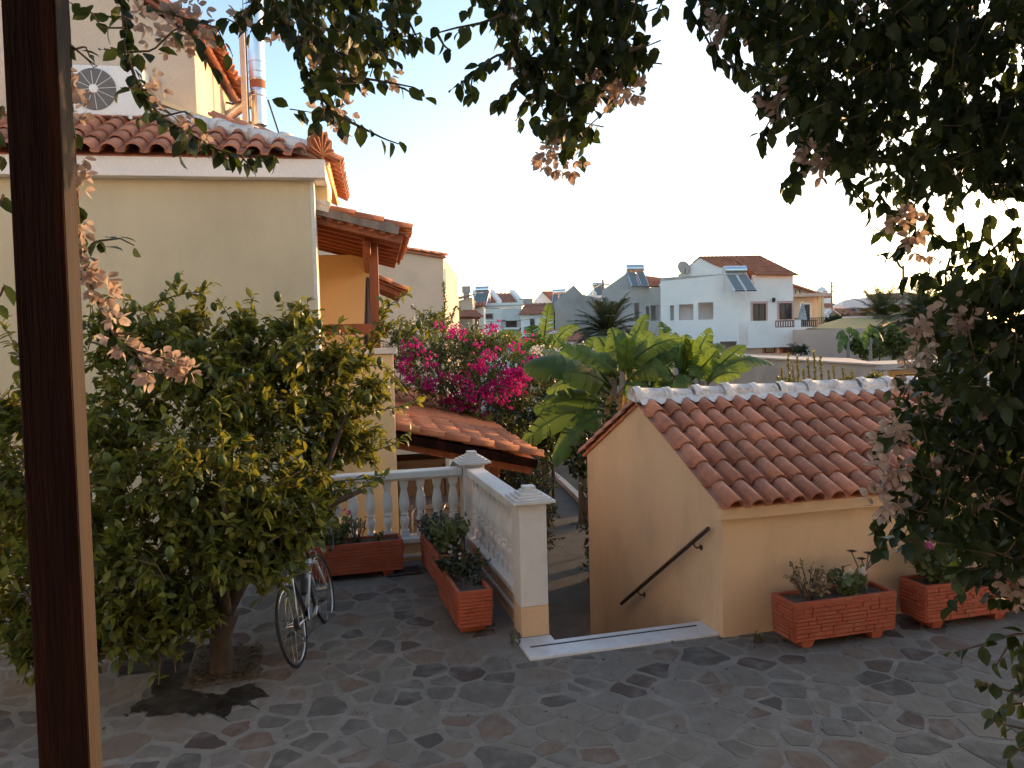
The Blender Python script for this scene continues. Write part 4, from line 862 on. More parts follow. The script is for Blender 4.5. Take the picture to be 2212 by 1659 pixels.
b = MB(); q = at(1451, 612, 50.4); b.box(q.x - .6, q.y, q.z - .2, q.x + .35, q.y + .3, q.z + .05); bld(b, 'roof_beam', M_['iron'], gh)
solar(1371, 580, 51.5, 1.15, 'silver solar heater on the grey unfinished house above the palm', 5, 2, 1.0)
# ---- small grey gable left of the palm
WS = Wall(1200, 54, 1300, 54.5)
sg = thing('grey_gable_house', 'small windowless grey house with a pointed gable left of the palm', 'house', ploc(WS))
z_, pk = WS.st(1250, 668)[1], WS.st(1239, 616); pg_ = [(0, LOW), (WS.len, LOW), (WS.len, WS.st(1300, 645)[1]), (WS.st(1258, 636)[0], WS.st(1258, 636)[1]), pk, WS.st(1201, 650)]
m = len(pg_); b = MB(); q = [WS.pt(u, z, 0) for u, z in pg_] + [WS.pt(u, z, 0) + bk * 6 for u, z in pg_]; b.add(q, [tuple(range(m)), tuple(range(2 * m - 1, m - 1, -1))] + [(i, i + m, (i + 1) % m + m, (i + 1) % m) for i in range(m)]); bld(b, 'wall', M_['grey'], sg)
b = MB(); u0, z0, u1, z1 = rect_on(WS, 1200, 670, 1226, 705); wbox(b, WS, u0 - .02, z0, u1, z1, .001, .02); bld(b, 'render_patch', M_['concrete'], sg)
# ---- white gabled house with red roof behind
WC = Wall(1152, 66, 1198, 66)
hc = thing('white_gable_house', 'white gabled house with a red roof far behind the banana plants', 'house', ploc(WC))
pk = WC.st(1171, 630); pg_ = [(0, LOW), (WC.len + .6, LOW), (WC.len + .6, WC.st(1198, 655)[1] - .2), pk, (0, WC.st(1152, 655)[1])]
m = 5; b = MB(); q = [WC.pt(u, z, 0) for u, z in pg_] + [WC.pt(u, z, 0) + bk * 7 for u, z in pg_]; b.add(q, [tuple(range(m)), tuple(range(2 * m - 1, m - 1, -1))] + [(i, i + m, (i + 1) % m + m, (i + 1) % m) for i in range(m)]); bld(b, 'wall', M_['offwhite'], hc)
roof_part(hc, [at(1206, 664, 65.6), at(1240, 654, 69), WC.pt(*pk, .15), at(1226, 629, 70)], M_['tilefar'], pitch=.3, rows=10)
window(hc, WC, 1192, 684, 1198, 700, mull=False)
solar(1208, 630, 66, 1.1, 'small solar heater on the red roof behind the grey gable', -8, 2, .8)
# ---- house with the striped awning
WD = Wall(1020, 58, 1128, 57.5)
hd = thing('awning_house', 'white house with red roof strips and a canvas awning over its balcony', 'house', ploc(WD))
zt = WD.st(1075, 660)[1]
block(hd, 'wall', M_['offwhite'], [WD.pt(0, 0), WD.pt(WD.len, 0), WD.pt(WD.len, 0) + bk * 8, WD.pt(0, 0) + bk * 8], LOW, zt)
b = MB(); wbox(b, WD, -.1, zt + .001, WD.len + .1, zt + .18, -.3, .15); bld(b, 'cornice', M_['offwhite'], hd)
zt += .18
for x0, x1, xa, xb, ya in ((1024, 1040, 1022, 1030, 638), (1042, 1076, 1030, 1060, 634), (1080, 1124, 1060, 1104, 634)):
    roof_part(hd, [at(x0 + 2, 657, 58), at(x1 - 2, 657, 58), at(xa, ya, 62), at(xb, ya, 62)], M_['tilefar'], pitch=.3, rows=8)
for x0, xa in ((1042, 1026), (1079, 1062), (1126, 1106)):
    b = MB(); b.beam(at(x0, 655, 57.9), at(xa, 632, 62), .34, .42); bld(b, 'roof_parapet', M_['offwhite'], hd)
window(hd, WD, 1047, 677, 1066, 690, surround=None, mull=False, fr='concrete', m='brownpaint')
b = MB().slab([at(1086, 667, 57.4), at(1121, 667, 57.4), at(1127, 692, 56.0), at(1093, 692, 56.0)], .05); bld(b, 'awning', M_['canvas'], hd)
u0, z0, u1, z1 = rect_on(WD, 1088, 692, 1120, 708); b = MB(); wbox(b, WD, u0 - .1, z0 - .12, u1 + .2, z0, .001, 1.2)
bld(b, 'balcony_slab', M_['offwhite'], hd); b = MB(); wbox(b, WD, u0, z1 - .06, u1, z1, 1.1, 1.15)
for k in range(14): uu = u0 + (u1 - u0) * k / 13; wbox(b, WD, uu - .015, z0, uu + .015, z1 - .06, 1.11, 1.14)
bld(b, 'railing', M_['iron'], hd)
u0, z0, u1, z1 = rect_on(WD, 1092, 675, 1116, 706); b = MB(); wbox(b, WD, u0, z0, u1, z1, .001, .04); bld(b, 'balcony_door', M_['brownpaint'], hd)
solar(1043, 626, 58.5, 1.05, 'solar heater with one panel on the house with the canvas awning', -10, 1, 1.0)
# ---- lower house with red roof
WE = Wall(1126, 56, 1196, 55.5)
he = thing('red_roof_house', 'low white house with a plain red tiled roof beside the awning house', 'house', ploc(WE))
zt = WE.st(1160, 679)[1]; block(he, 'wall', M_['offwhite'], [WE.pt(0, 0), WE.pt(WE.len, 0), WE.pt(WE.len, 0) + bk * 6, WE.pt(0, 0) + bk * 6], LOW, zt)
roof_part(he, [WE.pt(-.1, zt + .02, .3), WE.pt(WE.len + .1, zt + .02, .3), WE.pt(-.1, WE.st(1160, 652)[1], -2.4), WE.pt(WE.len + .1, WE.st(1160, 652)[1], -2.4)], M_['tilefar'], pitch=.3, rows=9)
window(he, WE, 1145, 689, 1155, 708, mull=False)
b = MB(); q = at(1136, 648, 58); b.box(q.x - .5, q.y, q.z - .35, q.x + .5, q.y + .6, q.z + .1); bld(b, 'water_tank', M_['concrete'], he)
# ---- pale house with tiled lean-to just right of the cream house
WP = Wall(968, 40, 1022, 40.5)
hp_ = thing('pale_porch_house', 'pale pink house with a sloping verge and small tiled porch behind the flowers', 'house', ploc(WP))
pg_ = [(0, LOW), (WP.len, LOW), (WP.len, WP.st(1021, 642)[1]), (0, WP.st(972, 656)[1])]
m = 4; b = MB(); q = [WP.pt(u, z, 0) for u, z in pg_] + [WP.pt(u, z, 0) + bk * 6 for u, z in pg_]; b.add(q, [tuple(range(m)), tuple(range(2 * m - 1, m - 1, -1))] + [(i, i + m, (i + 1) % m + m, (i + 1) % m) for i in range(m)]); bld(b, 'wall', M_['sand'], hp_)
roof_part(hp_, [WP.pt(-.2, pg_[3][1] + .05, .2), WP.pt(-.2, pg_[3][1] + .05, -5), WP.pt(WP.len + .1, pg_[2][1] + .1, .2), WP.pt(WP.len + .1, pg_[2][1] + .1, -5)], M_['tilefar'], pitch=.25, rows=5)
z1_ = WP.st(1000, 675)[1]; roof_part(hp_, [WP.pt(.1, WP.st(1000, 687)[1], 1.3), WP.pt(WP.len + .15, WP.st(1000, 687)[1], 1.3), WP.pt(.1, z1_ + .1, .02), WP.pt(WP.len + .15, z1_ + .1, .02)], M_['tilefar'], 'porch_roof', pitch=.14, rows=3)
b = MB(); wbox(b, WP, WP.len - .25, LOW, WP.len - .1, WP.st(1000, 689)[1], 1.05, 1.2); wbox(b, WP, .2, WP.st(1000, 691)[1], WP.len, WP.st(1000, 688)[1], 1.05, 1.2); bld(b, 'porch_frame', M_['wood'], hp_)
b = MB(); u0, z0, u1, z1 = rect_on(WP, 992, 693, 1008, 712); wbox(b, WP, u0, z0, u1, z1, .001, .04); bld(b, 'porch_door', M_['curtain'], hp_)
b = MB(); q = at(1007, 632, 43); b.box(q.x - .16, q.y, q.z - .9, q.x + .16, q.y + .3, q.z); b.box(q.x - .22, q.y - .05, q.z + .001, q.x + .22, q.y + .35, q.z + .35); bld(b, 'chimney', M_['concrete'], hp_)
WQ = Wall(1020, 44, 1046, 44)
b = MB(); wbox(b, WQ, 0, LOW, WQ.len, WQ.st(1030, 662)[1], -3, 0); bld(b, 'side_wall', M_['offwhite'], hp_)
roof_part(hp_, [WQ.pt(-.05, WQ.st(1030, 662)[1], .3), WQ.pt(WQ.len + .1, WQ.st(1030, 662)[1], .3), WQ.pt(-.05, WQ.st(1030, 652)[1], -.8), WQ.pt(WQ.len + .1, WQ.st(1030, 652)[1], -.8)], M_['tilefar'], 'side_roof', pitch=.2, rows=3)
# low red roofs seen between banana leaves
lr = thing('low_tiled_roof', 'low red tiled roof with a white hip line seen between the banana leaves', 'roofed shed', at(1180, 720, 46))
roof_part(lr, [at(1120, 740, 45), at(1270, 735, 45), at(1170, 716, 48), at(1245, 706, 48)], M_['tilefar'], pitch=.3, rows=8)
b = MB().tube([at(1160, 733, 44.8), at(1196, 719, 46.8), at(1232, 716, 47.3)], .12, 6); bld(b, 'hip_line', M_['mortar'], lr)
a0, a1 = at(1120, 742, 45.3), at(1270, 737, 45.3); block(lr, 'wall', M_['offwhite'], [a0, a1, a1 + bk * 3, a0 + bk * 3], LOW, min(a0.z, a1.z))
# small white houses far behind the palm
WH = Wall(1262, 74, 1312, 75)
hh = thing('far_white_house', 'tiny white house with a pointed roof showing above the palm', 'house', ploc(WH))
b = MB(); pg_ = [(0, LOW), (WH.len, LOW), WH.st(1311, 640), WH.st(1294, 617), WH.st(1272, 640), (0, WH.st(1262, 640)[1])]; m = 6
q = [WH.pt(u, z, 0) for u, z in pg_] + [WH.pt(u, z, 0) + bk * 6 for u, z in pg_]; b.add(q, [tuple(range(m)), tuple(range(2 * m - 1, m - 1, -1))] + [(i, i + m, (i + 1) % m + m, (i + 1) % m) for i in range(m)]); bld(b, 'wall', M_['offwhite'], hh)
solar(1292, 615, 73, 1.1, 'rusty solar heater by the wooden pole above the palm', 12, 1, .8)
# ---- tall cream house behind the balcony
WK = Wall(828, 24, 962, 25.2)
hk = thing('cream_house', 'plain tall cream house with tiled verge behind the balcony canopy', 'house', ploc(WK))
zk0, zk1 = WK.st(860, 540)[1], WK.st(960, 556)[1]; pg_ = [(-3, LOW), (WK.len, LOW), (WK.len, zk1), (-3, zk1 + (zk0 - zk1) * (WK.len + 3) / (WK.len - WK.st(860, 540)[0]))]
m = 4; b = MB(); q = [WK.pt(u, z, 0) for u, z in pg_] + [WK.pt(u, z, 0) + bk * 7 for u, z in pg_]; b.add(q, [tuple(range(m)), tuple(range(2 * m - 1, m - 1, -1))] + [(i, i + m, (i + 1) % m + m, (i + 1) % m) for i in range(m)]); bld(b, 'wall', M_['sand'], hk)
ua, ub_ = -2.9, WK.len + .02
kr = MB().slab([WK.pt(-3, pg_[3][1] + .02, .1), WK.pt(WK.len + .05, zk1 + .02, .1), WK.pt(WK.len + .05, zk1 + .02, -6), WK.pt(-3, pg_[3][1] + .02, -6)], .06); kr = bld(kr, 'roof', M_['tilefar'], hk)
T25f = tile_mesh(.25, .42, M_['tilefar'], 5); sxk = (WK.pt(WK.len, zk1) - WK.pt(-3, pg_[3][1])).normalized()
o = WK.pt(WK.len + .12, zk1 + .03, .16) - hk.location
tiles(kr, T25f, o, WK.n * -1, -sxk, 6, 13, .25, .34)
b = MB(); wbox(b, WK, WK.len + .001, zk1 - 1.0, WK.len + .16, zk1 - .35, -.3, -.15); wbox(b, WK, WK.len + .001, LOW, WK.len + .1, zk1 - 1.0, -.3, -.2); bld(b, 'downpipe', M_['offwhite'], hk)
# ---- house right of the white one, with flat slab roof and balcony
WR = Wall(1716, 60, 1770, 60)
hr_ = thing('peach_balcony_house', 'peach house with a flat slab roof, dark door and iron balcony behind the white house', 'house', ploc(WR))
zs = WR.st(1740, 642)[1]; block(hr_, 'wall', M_['sand'], [WR.pt(-1, 0), WR.pt(WR.len, 0), WR.pt(WR.len, 0) + bk * 7, WR.pt(-1, 0) + bk * 7], LOW, zs)
b = MB(); wbox(b, WR, -1, zs + .001, WR.len + .6, zs + .25, -5, .9); bld(b, 'roof_slab', M_['pink'], hr_)
window(hr_, WR, 1732, 658, 1749, 694, mull=False, surround='offwhite'); b = MB()
u0, z0, u1, z1 = rect_on(WR, 1722, 688, 1790, 711); wbox(b, WR, -.5, z0 - .2, u1 + .3, z0, .001, 1.4); bld(b, 'balcony_slab', M_['sand'], hr_)
b = MB(); wbox(b, WR, -.5, z1 - .05, u1 + .2, z1, 1.3, 1.35)
for k in range(22): uu = -.4 + (u1 + .5) * k / 21; wbox(b, WR, uu - .015, z0, uu + .015, z1 - .05, 1.31, 1.34)
wbox(b, WR, u1 + .2, z0, u1 + .9, z1, .8, 1.3); bld(b, 'railing', M_['iron'], hr_)
b = MB()
for px in (1764, 1770): u = WR.st(px, 660)[0]; wbox(b, WR, u - .08, z0, u + .08, zs, .5, .7)
bld(b, 'slab_column', M_['yellow'], hr_)
WT = Wall(1716, 70, 1768, 72)
ht = thing('tan_gable_house', 'tan upper house with a brown pitched roof and plants on its terrace', 'house', ploc(WT))
pg_ = [(-1, LOW), (WT.len, LOW), WT.st(1766, 633), WT.st(1716, 614), (-1, WT.st(1716, 614)[1])]; m = 5; b = MB(); q = [WT.pt(u, z, 0) for u, z in pg_] + [WT.pt(u, z, 0) + bk * 6 for u, z in pg_]; b.add(q, [tuple(range(m)), tuple(range(2 * m - 1, m - 1, -1))] + [(i, i + m, (i + 1) % m + m, (i + 1) % m) for i in range(m)]); bld(b, 'wall', M_['pink'], ht)
b = MB().slab([WT.pt(-1, pg_[3][1] + .05, .5), WT.pt(WT.len + 1.3, pg_[2][1] - .3, .5), WT.pt(WT.len + 1.3, pg_[2][1] - .3, -6), WT.pt(-1, pg_[3][1] + .05, -6)], .15); bld(b, 'roof', M_['tilefar'], ht)
window(ht, WT, 1718, 626, 1728, 640, mull=False)
# white chapel-like house with small bell top, and low gable house
WV = Wall(1768, 84, 1815, 84)
hv = thing('belfry_house', 'white house with a small domed bell turret on its red roof', 'house', ploc(WV))
zt = WV.st(1790, 662)[1]; block(hv, 'wall', M_['offwhite'], [WV.pt(0, 0), WV.pt(WV.len, 0), WV.pt(WV.len, 0) + bk * 6, WV.pt(0, 0) + bk * 6], LOW, zt)
roof_part(hv, [WV.pt(-.1, zt, .3), WV.pt(WV.len + .6, zt - .2, .3), WV.pt(-.1, WV.st(1772, 642)[1], -3), WV.pt(WV.len - 1.2, WV.st(1790, 642)[1], -3)], M_['tilefar'], pitch=.35, rows=8)
q = at(1781, 640, 85); b = MB().box(q.x - .7, q.y, q.z - 1.2, q.x + .7, q.y + 1.4, q.z + .2); b.lathe([(.62, .2), (.66, .3), (.60, .6), (.35, .95), (.06, 1.1), (.04, 1.6)], 14, (q.x, q.y + .7, q.z)); bld(b, 'bell_turret', M_['offwhite'], hv)
WX = Wall(1770, 66, 1835, 68)
hx = thing('white_gabled_shed', 'low white gabled building with a red roof beyond the reed canopy', 'shed', ploc(WX))
pk = WX.st(1797, 667); pg_ = [(-.3, LOW), (WX.len, LOW), (WX.len, WX.st(1833, 690)[1] - .3), pk, (-.3, WX.st(1768, 690)[1])]; m = 5; b = MB(); q = [WX.pt(u, z, 0) for u, z in pg_] + [WX.pt(u, z, 0) + bk * 7 for u, z in pg_]; b.add(q, [tuple(range(m)), tuple(range(2 * m - 1, m - 1, -1))] + [(i, i + m, (i + 1) % m + m, (i + 1) % m) for i in range(m)]); bld(b, 'wall', M_['offwhite'], hx)
roof_part(hx, [at(1832, 690, 65.5), at(1885, 684, 71), WX.pt(*pk, .15), at(1838, 667, 72)], M_['tilefar'], pitch=.35, rows=8)
# right-hand houses behind the palms
WY = Wall(1852, 70, 1925, 74)
hy_ = thing('blue_white_house', 'pale blue white house half hidden by the right palm', 'house', ploc(WY))
pg_ = [(0, LOW), (WY.len, LOW), WY.st(1925, 640), WY.st(1885, 640), WY.st(1854, 655)]; b = MB(); q = [WY.pt(u, z, 0) for u, z in pg_] + [WY.pt(u, z, 0) + bk * 6 for u, z in pg_]; b.add(q, [tuple(range(m)), tuple(range(2 * m - 1, m - 1, -1))] + [(i, i + m, (i + 1) % m + m, (i + 1) % m) for i in range(m)]); bld(b, 'wall', M_['offwhite'], hy_)
window(hy_, WY, 1888, 650, 1893, 656, mull=False)
WZ = Wall(1925, 66, 2060, 68)
hz = thing('yellow_roofed_house', 'yellowish house with stacked red roofs at the right behind the hanging vine', 'house', ploc(WZ))
zt = WZ.st(1960, 668)[1]; block(hz, 'wall', M_['yellow'], [WZ.pt(0, 0), WZ.pt(WZ.len, 0), WZ.pt(WZ.len, 0) + bk * 6, WZ.pt(0, 0) + bk * 6], LOW, zt)
roof_part(hz, [WZ.pt(-.3, zt, .4), WZ.pt(WZ.len, zt, .4), WZ.pt(-.3, WZ.st(1940, 655)[1], -2), WZ.pt(WZ.len, WZ.st(1940, 655)[1], -2)], M_['tilefar'], pitch=.35, rows=6)
b = MB(); wbox(b, WZ, .2, zt + .3, WZ.len, WZ.st(1960, 640)[1], -6, -2.2); bld(b, 'upper_wall', M_['offwhite'], hz)
roof_part(hz, [WZ.pt(-.6, WZ.st(1960, 643)[1], -1.9), WZ.pt(WZ.len, WZ.st(1960, 641)[1], -1.9), WZ.pt(1.8, WZ.st(1960, 628)[1], -5), WZ.pt(WZ.len, WZ.st(1960, 624)[1], -5)], M_['tilefar'], 'upper_roof', pitch=.35, rows=6)
window(hz, WZ, 1956, 680, 1969, 698, mull=True)
# pink yard wall, reed canopy, flat roofed shed
pw = Wall(1716, 46, 2120, 47); pwt = thing('pink_wall', 'tall plain pink wall to the right of the white house', 'wall', ploc(pw))
zt = pw.st(1780, 711)[1]; b = wall_mesh(MB(), pw, 0, pw.len, LOW, zt, [], .25); bld(b, 'wall_face', M_['pink'], pwt)
rc = thing('reed_canopy', 'flat reed mat canopy on a frame above the pink wall', 'canopy', at(1850, 700, 47))
b = MB().slab([at(1742, 710, 46.8), at(1888, 710, 46.8), at(1945, 686, 51), at(1823, 686, 51)], .06); bld(b, 'reed_mat', M_['reed'], rc)
b = MB().beam(at(1742, 711.5, 46.75), at(1888, 711.5, 46.75), .06, .08).beam(at(1888, 711, 46.8), at(1946, 687, 51), .08, .12); bld(b, 'frame_rail', M_['darkwood'], rc)
b = MB().beam(at(1880, 713, 46.4), at(2000, 708, 47.5), .08, .10).beam(at(1820, 685, 51.1), at(1946, 684, 51.1), .08, .06); bld(b, 'white_rail', M_['offwhite'], rc)
b = MB()
for px, py, d in ((1826, 690, 50.9), (1940, 690, 50.9), (1990, 710, 47.4)): q = at(px, py, d); b.box(q.x - .05, q.y - .05, LOW, q.x + .05, q.y + .05, q.z)
bld(b, 'canopy_post', M_['darkwood'], rc)
SW = Wall(1512, 33, 1905, 27.5); sh = thing('flat_roofed_shed', 'long stained concrete shed with a flat pale roof behind the tiled hut', 'shed', ploc(SW))
zt = SW.st(1600, 766)[1]; zt2 = SW.st(1880, 790)[1]
back = [at(1515, 761, 36), at(2030, 775, 33)]
b = MB(); q = [SW.pt(0, LOW), SW.pt(SW.len, LOW), SW.pt(SW.len, zt2), SW.pt(0, zt)] + [Vector((SW.pt(0, 0).x + .6, 42, LOW)), Vector((SW.pt(SW.len, 0).x + 3, 37, LOW)), Vector((SW.pt(SW.len, 0).x + 3, 37, zt2 - .05)), Vector((SW.pt(0, 0).x + .6, 42, zt - .02))]
b.add(q, [(0, 1, 2, 3), (7, 6, 5, 4), (3, 2, 6, 7), (1, 5, 6, 2), (0, 3, 7, 4), (0, 4, 5, 1)]); bld(b, 'wall', M_['oldwall'], sh)
b = MB().slab([SW.pt(-.1, zt + .06, .12), SW.pt(SW.len + .05, zt2 + .06, .12), Vector((SW.pt(SW.len, 0).x + 3.1, 37.2, zt2 + .01)), Vector((SW.pt(0, 0).x + .5, 42.2, zt + .04))], .06); bld(b, 'roof_sheet', M_['concrete'], sh)
S2 = Wall(1905, 27.6, 2100, 28.5); b = wall_mesh(MB(), S2, .02, S2.len, LOW, S2.st(1950, 800)[1], [opn(S2, 1915, 802, 2080, 900)], .3, -.05); bld(b, 'shed_front', M_['pink'], sh)
b = MB(); wbox(b, S2, 0, LOW, S2.len, S2.st(1950, 806)[1], -2.2, -2.0); bld(b, 'shed_back', M_['yellow'], sh)
b = MB(); q = S2; wbox(b, S2, -.2, S2.st(1950, 797)[1], S2.len, S2.st(1950, 785)[1], -3, .1); bld(b, 'roof_edge', M_['concrete'], sh)
b = MB(); wbox(b, S2, .03, LOW, .25, S2.st(1950, 798)[1], -.3, .02); bld(b, 'corner_post', M_['concrete'], sh)
# ---- poles, wires, antennas
def pole(px, d, ytop, label, arms=True, r=.11):
    p = at(px, 700, d); t = thing('utility_pole', label, 'utility pole', Matrix.Translation((p.x, p.y, LOW)), 'wooden poles between the houses'); h = at(px, ytop, d).z - LOW
    MB().tube([(0, 0, 0), (0, 0, h)], [r, r * .8], 8).build('pole_shaft', M_['greybark'], t)
    if arms:
        b = MB().box(-.55, -.04, h - .5, .55, .04, h - .42).box(-.8, -.04, h - 1.0, .2, .04, h - .93)
        for x in (-.5, 0, .5): b.tube([(x, 0, h - .42), (x, 0, h - .25)], .035, 6)
        b.build('cross_arm', M_['greybark'], t)
    return Vector((p.x, p.y, LOW + h))
P1 = pole(1797, 75, 608, 'utility pole with short cross arms right of the white house'); P2 = pole(1951, 60, 573, 'plain tall pole among the right palms', False, .12); P3 = pole(1304, 70, 604, 'short dark pole behind the rusty solar heater', True)
def wire(a, c, sag, label, r=.012):
    a, c = Vector(a), Vector(c); t = thing('power_line', label, 'power line', a)
    MB().tube([a.lerp(c, k / 14) - Vector((0, 0, sag * 4 * (k / 14) * (1 - k / 14))) - a for k in range(15)], r, 4).build('cable', M_['iron'], t)
wire(at(1000, 663, 42), P3 + Vector((0, 0, -.3)), .8, 'thin power line rising to the short pole above the palm', .022)
wire(P3 + Vector((0, 0, -.3)), at(1510, 630, 80), .5, 'thin power line running right behind the grey house', .02)
wire(at(1020, 692, 52), at(1200, 676, 54), .3, 'thin power line across the front of the awning house', .015)
wire(P1 + Vector((0, 0, -.4)), P2 + Vector((0, 0, -.4)), 1.2, 'faint power line between the two right poles', .012)
def antenna(px, yb, yt, d, label, arm=-1):
    p = at(px, yb, d); h = at(px, yt, d).z - p.z; t = thing('tv_antenna', label, 'antenna', p)
    b = MB().tube([(0, 0, -.3), (0, 0, h)], .02, 5).tube([(0, 0, h - .02), (arm * .9, 0, h - .02)], .012, 4)
    for k in range(4): b.tube([(arm * (.2 + .2 * k), -.15, h), (arm * (.2 + .2 * k), .15, h)], .006, 4)
    b.build('mast', M_['iron'], t)
antenna(979, 640, 589, 44, 'thin television antenna beside the cream house'); antenna(1455, 612, 587, 55, 'thin television antenna left of the satellite dish'); antenna(1747, 635, 583, 74, 'very thin mast above the tan gable house', .3)
antenna(1372, 620, 592, 51, 'curved pipe mast beside the grey house solar heater', .1)
# ================================================================ FOLIAGE TOOLS
def leaf_tpl(width=.55, curl=.18, fold=.22, tip=1.0):
    rows = [(.22, .72), (.5, 1.0), (.78, .62)]
    v = [(0, 0, 0)]
    for t, w_ in rows:
        z = -curl * t * t; v += [(-width / 2 * w_, t, z + fold * width / 2 * w_), (0, t, z), (width / 2 * w_, t, z + fold * width / 2 * w_)]
    v.append((0, tip, -curl * 1.1))
    f = [(0, 2, 1), (0, 3, 2)]
    for i in range(2):
        a = 1 + 3 * i; f += [(a, a + 1, a + 4, a + 3), (a + 1, a + 2, a + 5, a + 4)]
    f += [(7, 8, 10), (8, 9, 10)]
    return v, f
def small_tpl(width=.5, curl=.1):
    return [(0, 0, 0), (-width / 2, .45, .06), (0, .5, -curl * .4), (width / 2, .45, .06), (0, 1, -curl)], [(0, 2, 1), (0, 3, 2), (1, 2, 4), (2, 3, 4)]
def bract_tpl():
    v, f = [], []
    for k in range(3):
        a = 2 * math.pi * k / 3; n = len(v)
        lv, lf = leaf_tpl(.68, -.12, .35)
        R = Matrix.Rotation(a, 4, 'Y') @ Matrix.Translation((0, 0, .05)) @ Matrix.Rotation(rad(28), 4, 'X')
        v += [tuple(R @ Vector(p)) for p in lv]; f += [tuple(i + n for i in q) for q in lf]
    return v, f
TPL = {'bleaf': leaf_tpl(.62, .22, .25), 'lemon': leaf_tpl(.48, .15, .38), 'bract': bract_tpl(), 'small': small_tpl(), 'broad': small_tpl(.8, .2), 'ger': leaf_tpl(.95, .25, -.12), 'thin': small_tpl(.3, .2)}
def mats(pos, dirs, nrm, size):
    pos, dirs, nrm = np.asarray(pos, float), np.asarray(dirs, float), np.asarray(nrm, float); size = np.asarray(size, float)
    y = dirs / np.linalg.norm(dirs, axis=1, keepdims=True); x = np.cross(y, nrm); x /= np.maximum(np.linalg.norm(x, axis=1, keepdims=True), 1e-6); z = np.cross(x, y)
    return np.stack([x, y, z], axis=2) * size[:, None, None], pos
class Leaves:
    def __init__(s): s.p, s.d, s.n, s.s = [], [], [], []
    def add(s, p, d, n, size): s.p.append(tuple(p)); s.d.append(tuple(d)); s.n.append(tuple(n)); s.s.append(size)
    def finish(s, root, tpl, m, name='leaf', many='foliage', single=0):
        if not s.p: return
        tv, tf = TPL[tpl]; A, P = mats(s.p, s.d, s.n, s.s); P = P - np.array(root.location)
        order = np.arange(len(P)); chosen = np.zeros(len(P), bool)
        if single:
            Pw = np.array(s.p); q = Pw - np.array(EYE); k = q @ np.array(F_); X = CX + FPX * (q @ np.array(R_)) / k; Y = CY - FPX * (q @ np.array(U_)) / k
            vis = (k > .2) & (X > 5) & (X < 2207) & (Y > 5) & (Y < 1654); score = np.where(vis, np.array(s.s) / k, -1)
            # prefer leaves nothing of the same plant stands in front of: keep the nearest per picture cell
            cell = {}
            for i in np.argsort(k):
                if not vis[i]: continue
                c = (int(X[i] // 14), int(Y[i] // 14)); cell.setdefault(c, i)
            front = np.zeros(len(P), bool); front[list(cell.values())] = True
            idx = np.argsort(-(score + front * 10))[:single]; idx = [i for i in idx if score[i] > 0]; chosen[idx] = True
            b = MB(); b.add(tv, tf); me = b.mesh(name, m, True)
            for i in idx:
                Mx = Matrix([[*A[i][r], P[i][r]] for r in range(3)] + [[0, 0, 0, 1]]); inst(me, name, root, Mx)
        r = ~chosen; A, P = A[r], P[r]; n = len(P)
        if n == 0: return
        T = np.array(tv); V = np.einsum('nij,kj->nki', A, T) + P[:, None, :]; k = len(T)
        me = bpy.data.meshes.new(many); nf = len(tf); ls = np.array([len(f) for f in tf]); flat = np.concatenate([np.array(f) for f in tf])
        loops = (flat[None, :] + (np.arange(n) * k)[:, None]).ravel(); tot = np.tile(ls, n); start = np.concatenate([[0], np.cumsum(tot)[:-1]])
        me.vertices.add(n * k); me.vertices.foreach_set('co', V.astype(np.float32).ravel()); me.loops.add(len(loops)); me.loops.foreach_set('vertex_index', loops.astype(np.int32))
        me.polygons.add(n * nf); me.polygons.foreach_set('loop_start', start.astype(np.int32)); me.polygons.foreach_set('loop_total', tot.astype(np.int32))
        me.polygons.foreach_set('use_smooth', np.ones(n * nf, bool))
        a = me.attributes.new('tone', 'FLOAT', 'FACE'); a.data.foreach_set('value', np.repeat(rng.random(n), nf).astype(np.float32))
        me.materials.append(m); me.update(); me.validate()
        o = bpy.data.objects.new(many, me); C.objects.link(o); o.parent = root; o['kind'] = 'stuff'
def rv(s=1.0): return Vector((random.gauss(0, s), random.gauss(0, s), random.gauss(0, s)))
def polyline(pts, n):
    pts = [Vector(p) for p in pts]; L = [0]
    for a, b in zip(pts, pts[1:]): L.append(L[-1] + (b - a).length)
    out = []
    for k in range(n):
        t = L[-1] * k / (n - 1)
        for i in range(len(pts) - 1):
            if t <= L[i + 1] + 1e-9:
                f = (t - L[i]) / max(1e-9, L[i + 1] - L[i]); out.append(pts[i].lerp(pts[i + 1], f)); break
    return out, L[-1]
def spray(lv, tb, pts, r0, r1, step, size, droop=.5, out=1.0, flat=.6, jit=.35, upn=1.0, start=0.0, dens=1):
    """A leafy shoot: a thin tube along pts with alternate leaves."""
    P, L = polyline(pts, max(3, int(len(pts) * 3))); tb.tube(P, list(np.linspace(r0, r1, len(P))), 5)
    Q, L = polyline(pts, max(3, int(L / step))); side = 1
    for i, p in enumerate(Q):
        if i / len(Q) < start: continue
        d = (Q[min(i + 1, len(Q) - 1)] - Q[max(i - 1, 0)]).normalized(); x = d.cross(Vector((0, 0, 1))); x = x.normalized() if x.length > .1 else rv().normalized()
        ax = Matrix.Rotation(random.uniform(0, 6.28), 3, d)
        for _ in range(dens):
            lat = (Matrix.Rotation(random.uniform(-1.2, 1.2), 3, d) @ x) * side
            dd = lat * out + d * .55 + Vector((0, 0, -droop)) + rv(jit); nn = Vector((0, 0, upn)) + rv(.45) + d * .2
            lv.add(p + rv(.006), dd, nn, size * random.uniform(.6, 1.15)); side = -side
    return Q
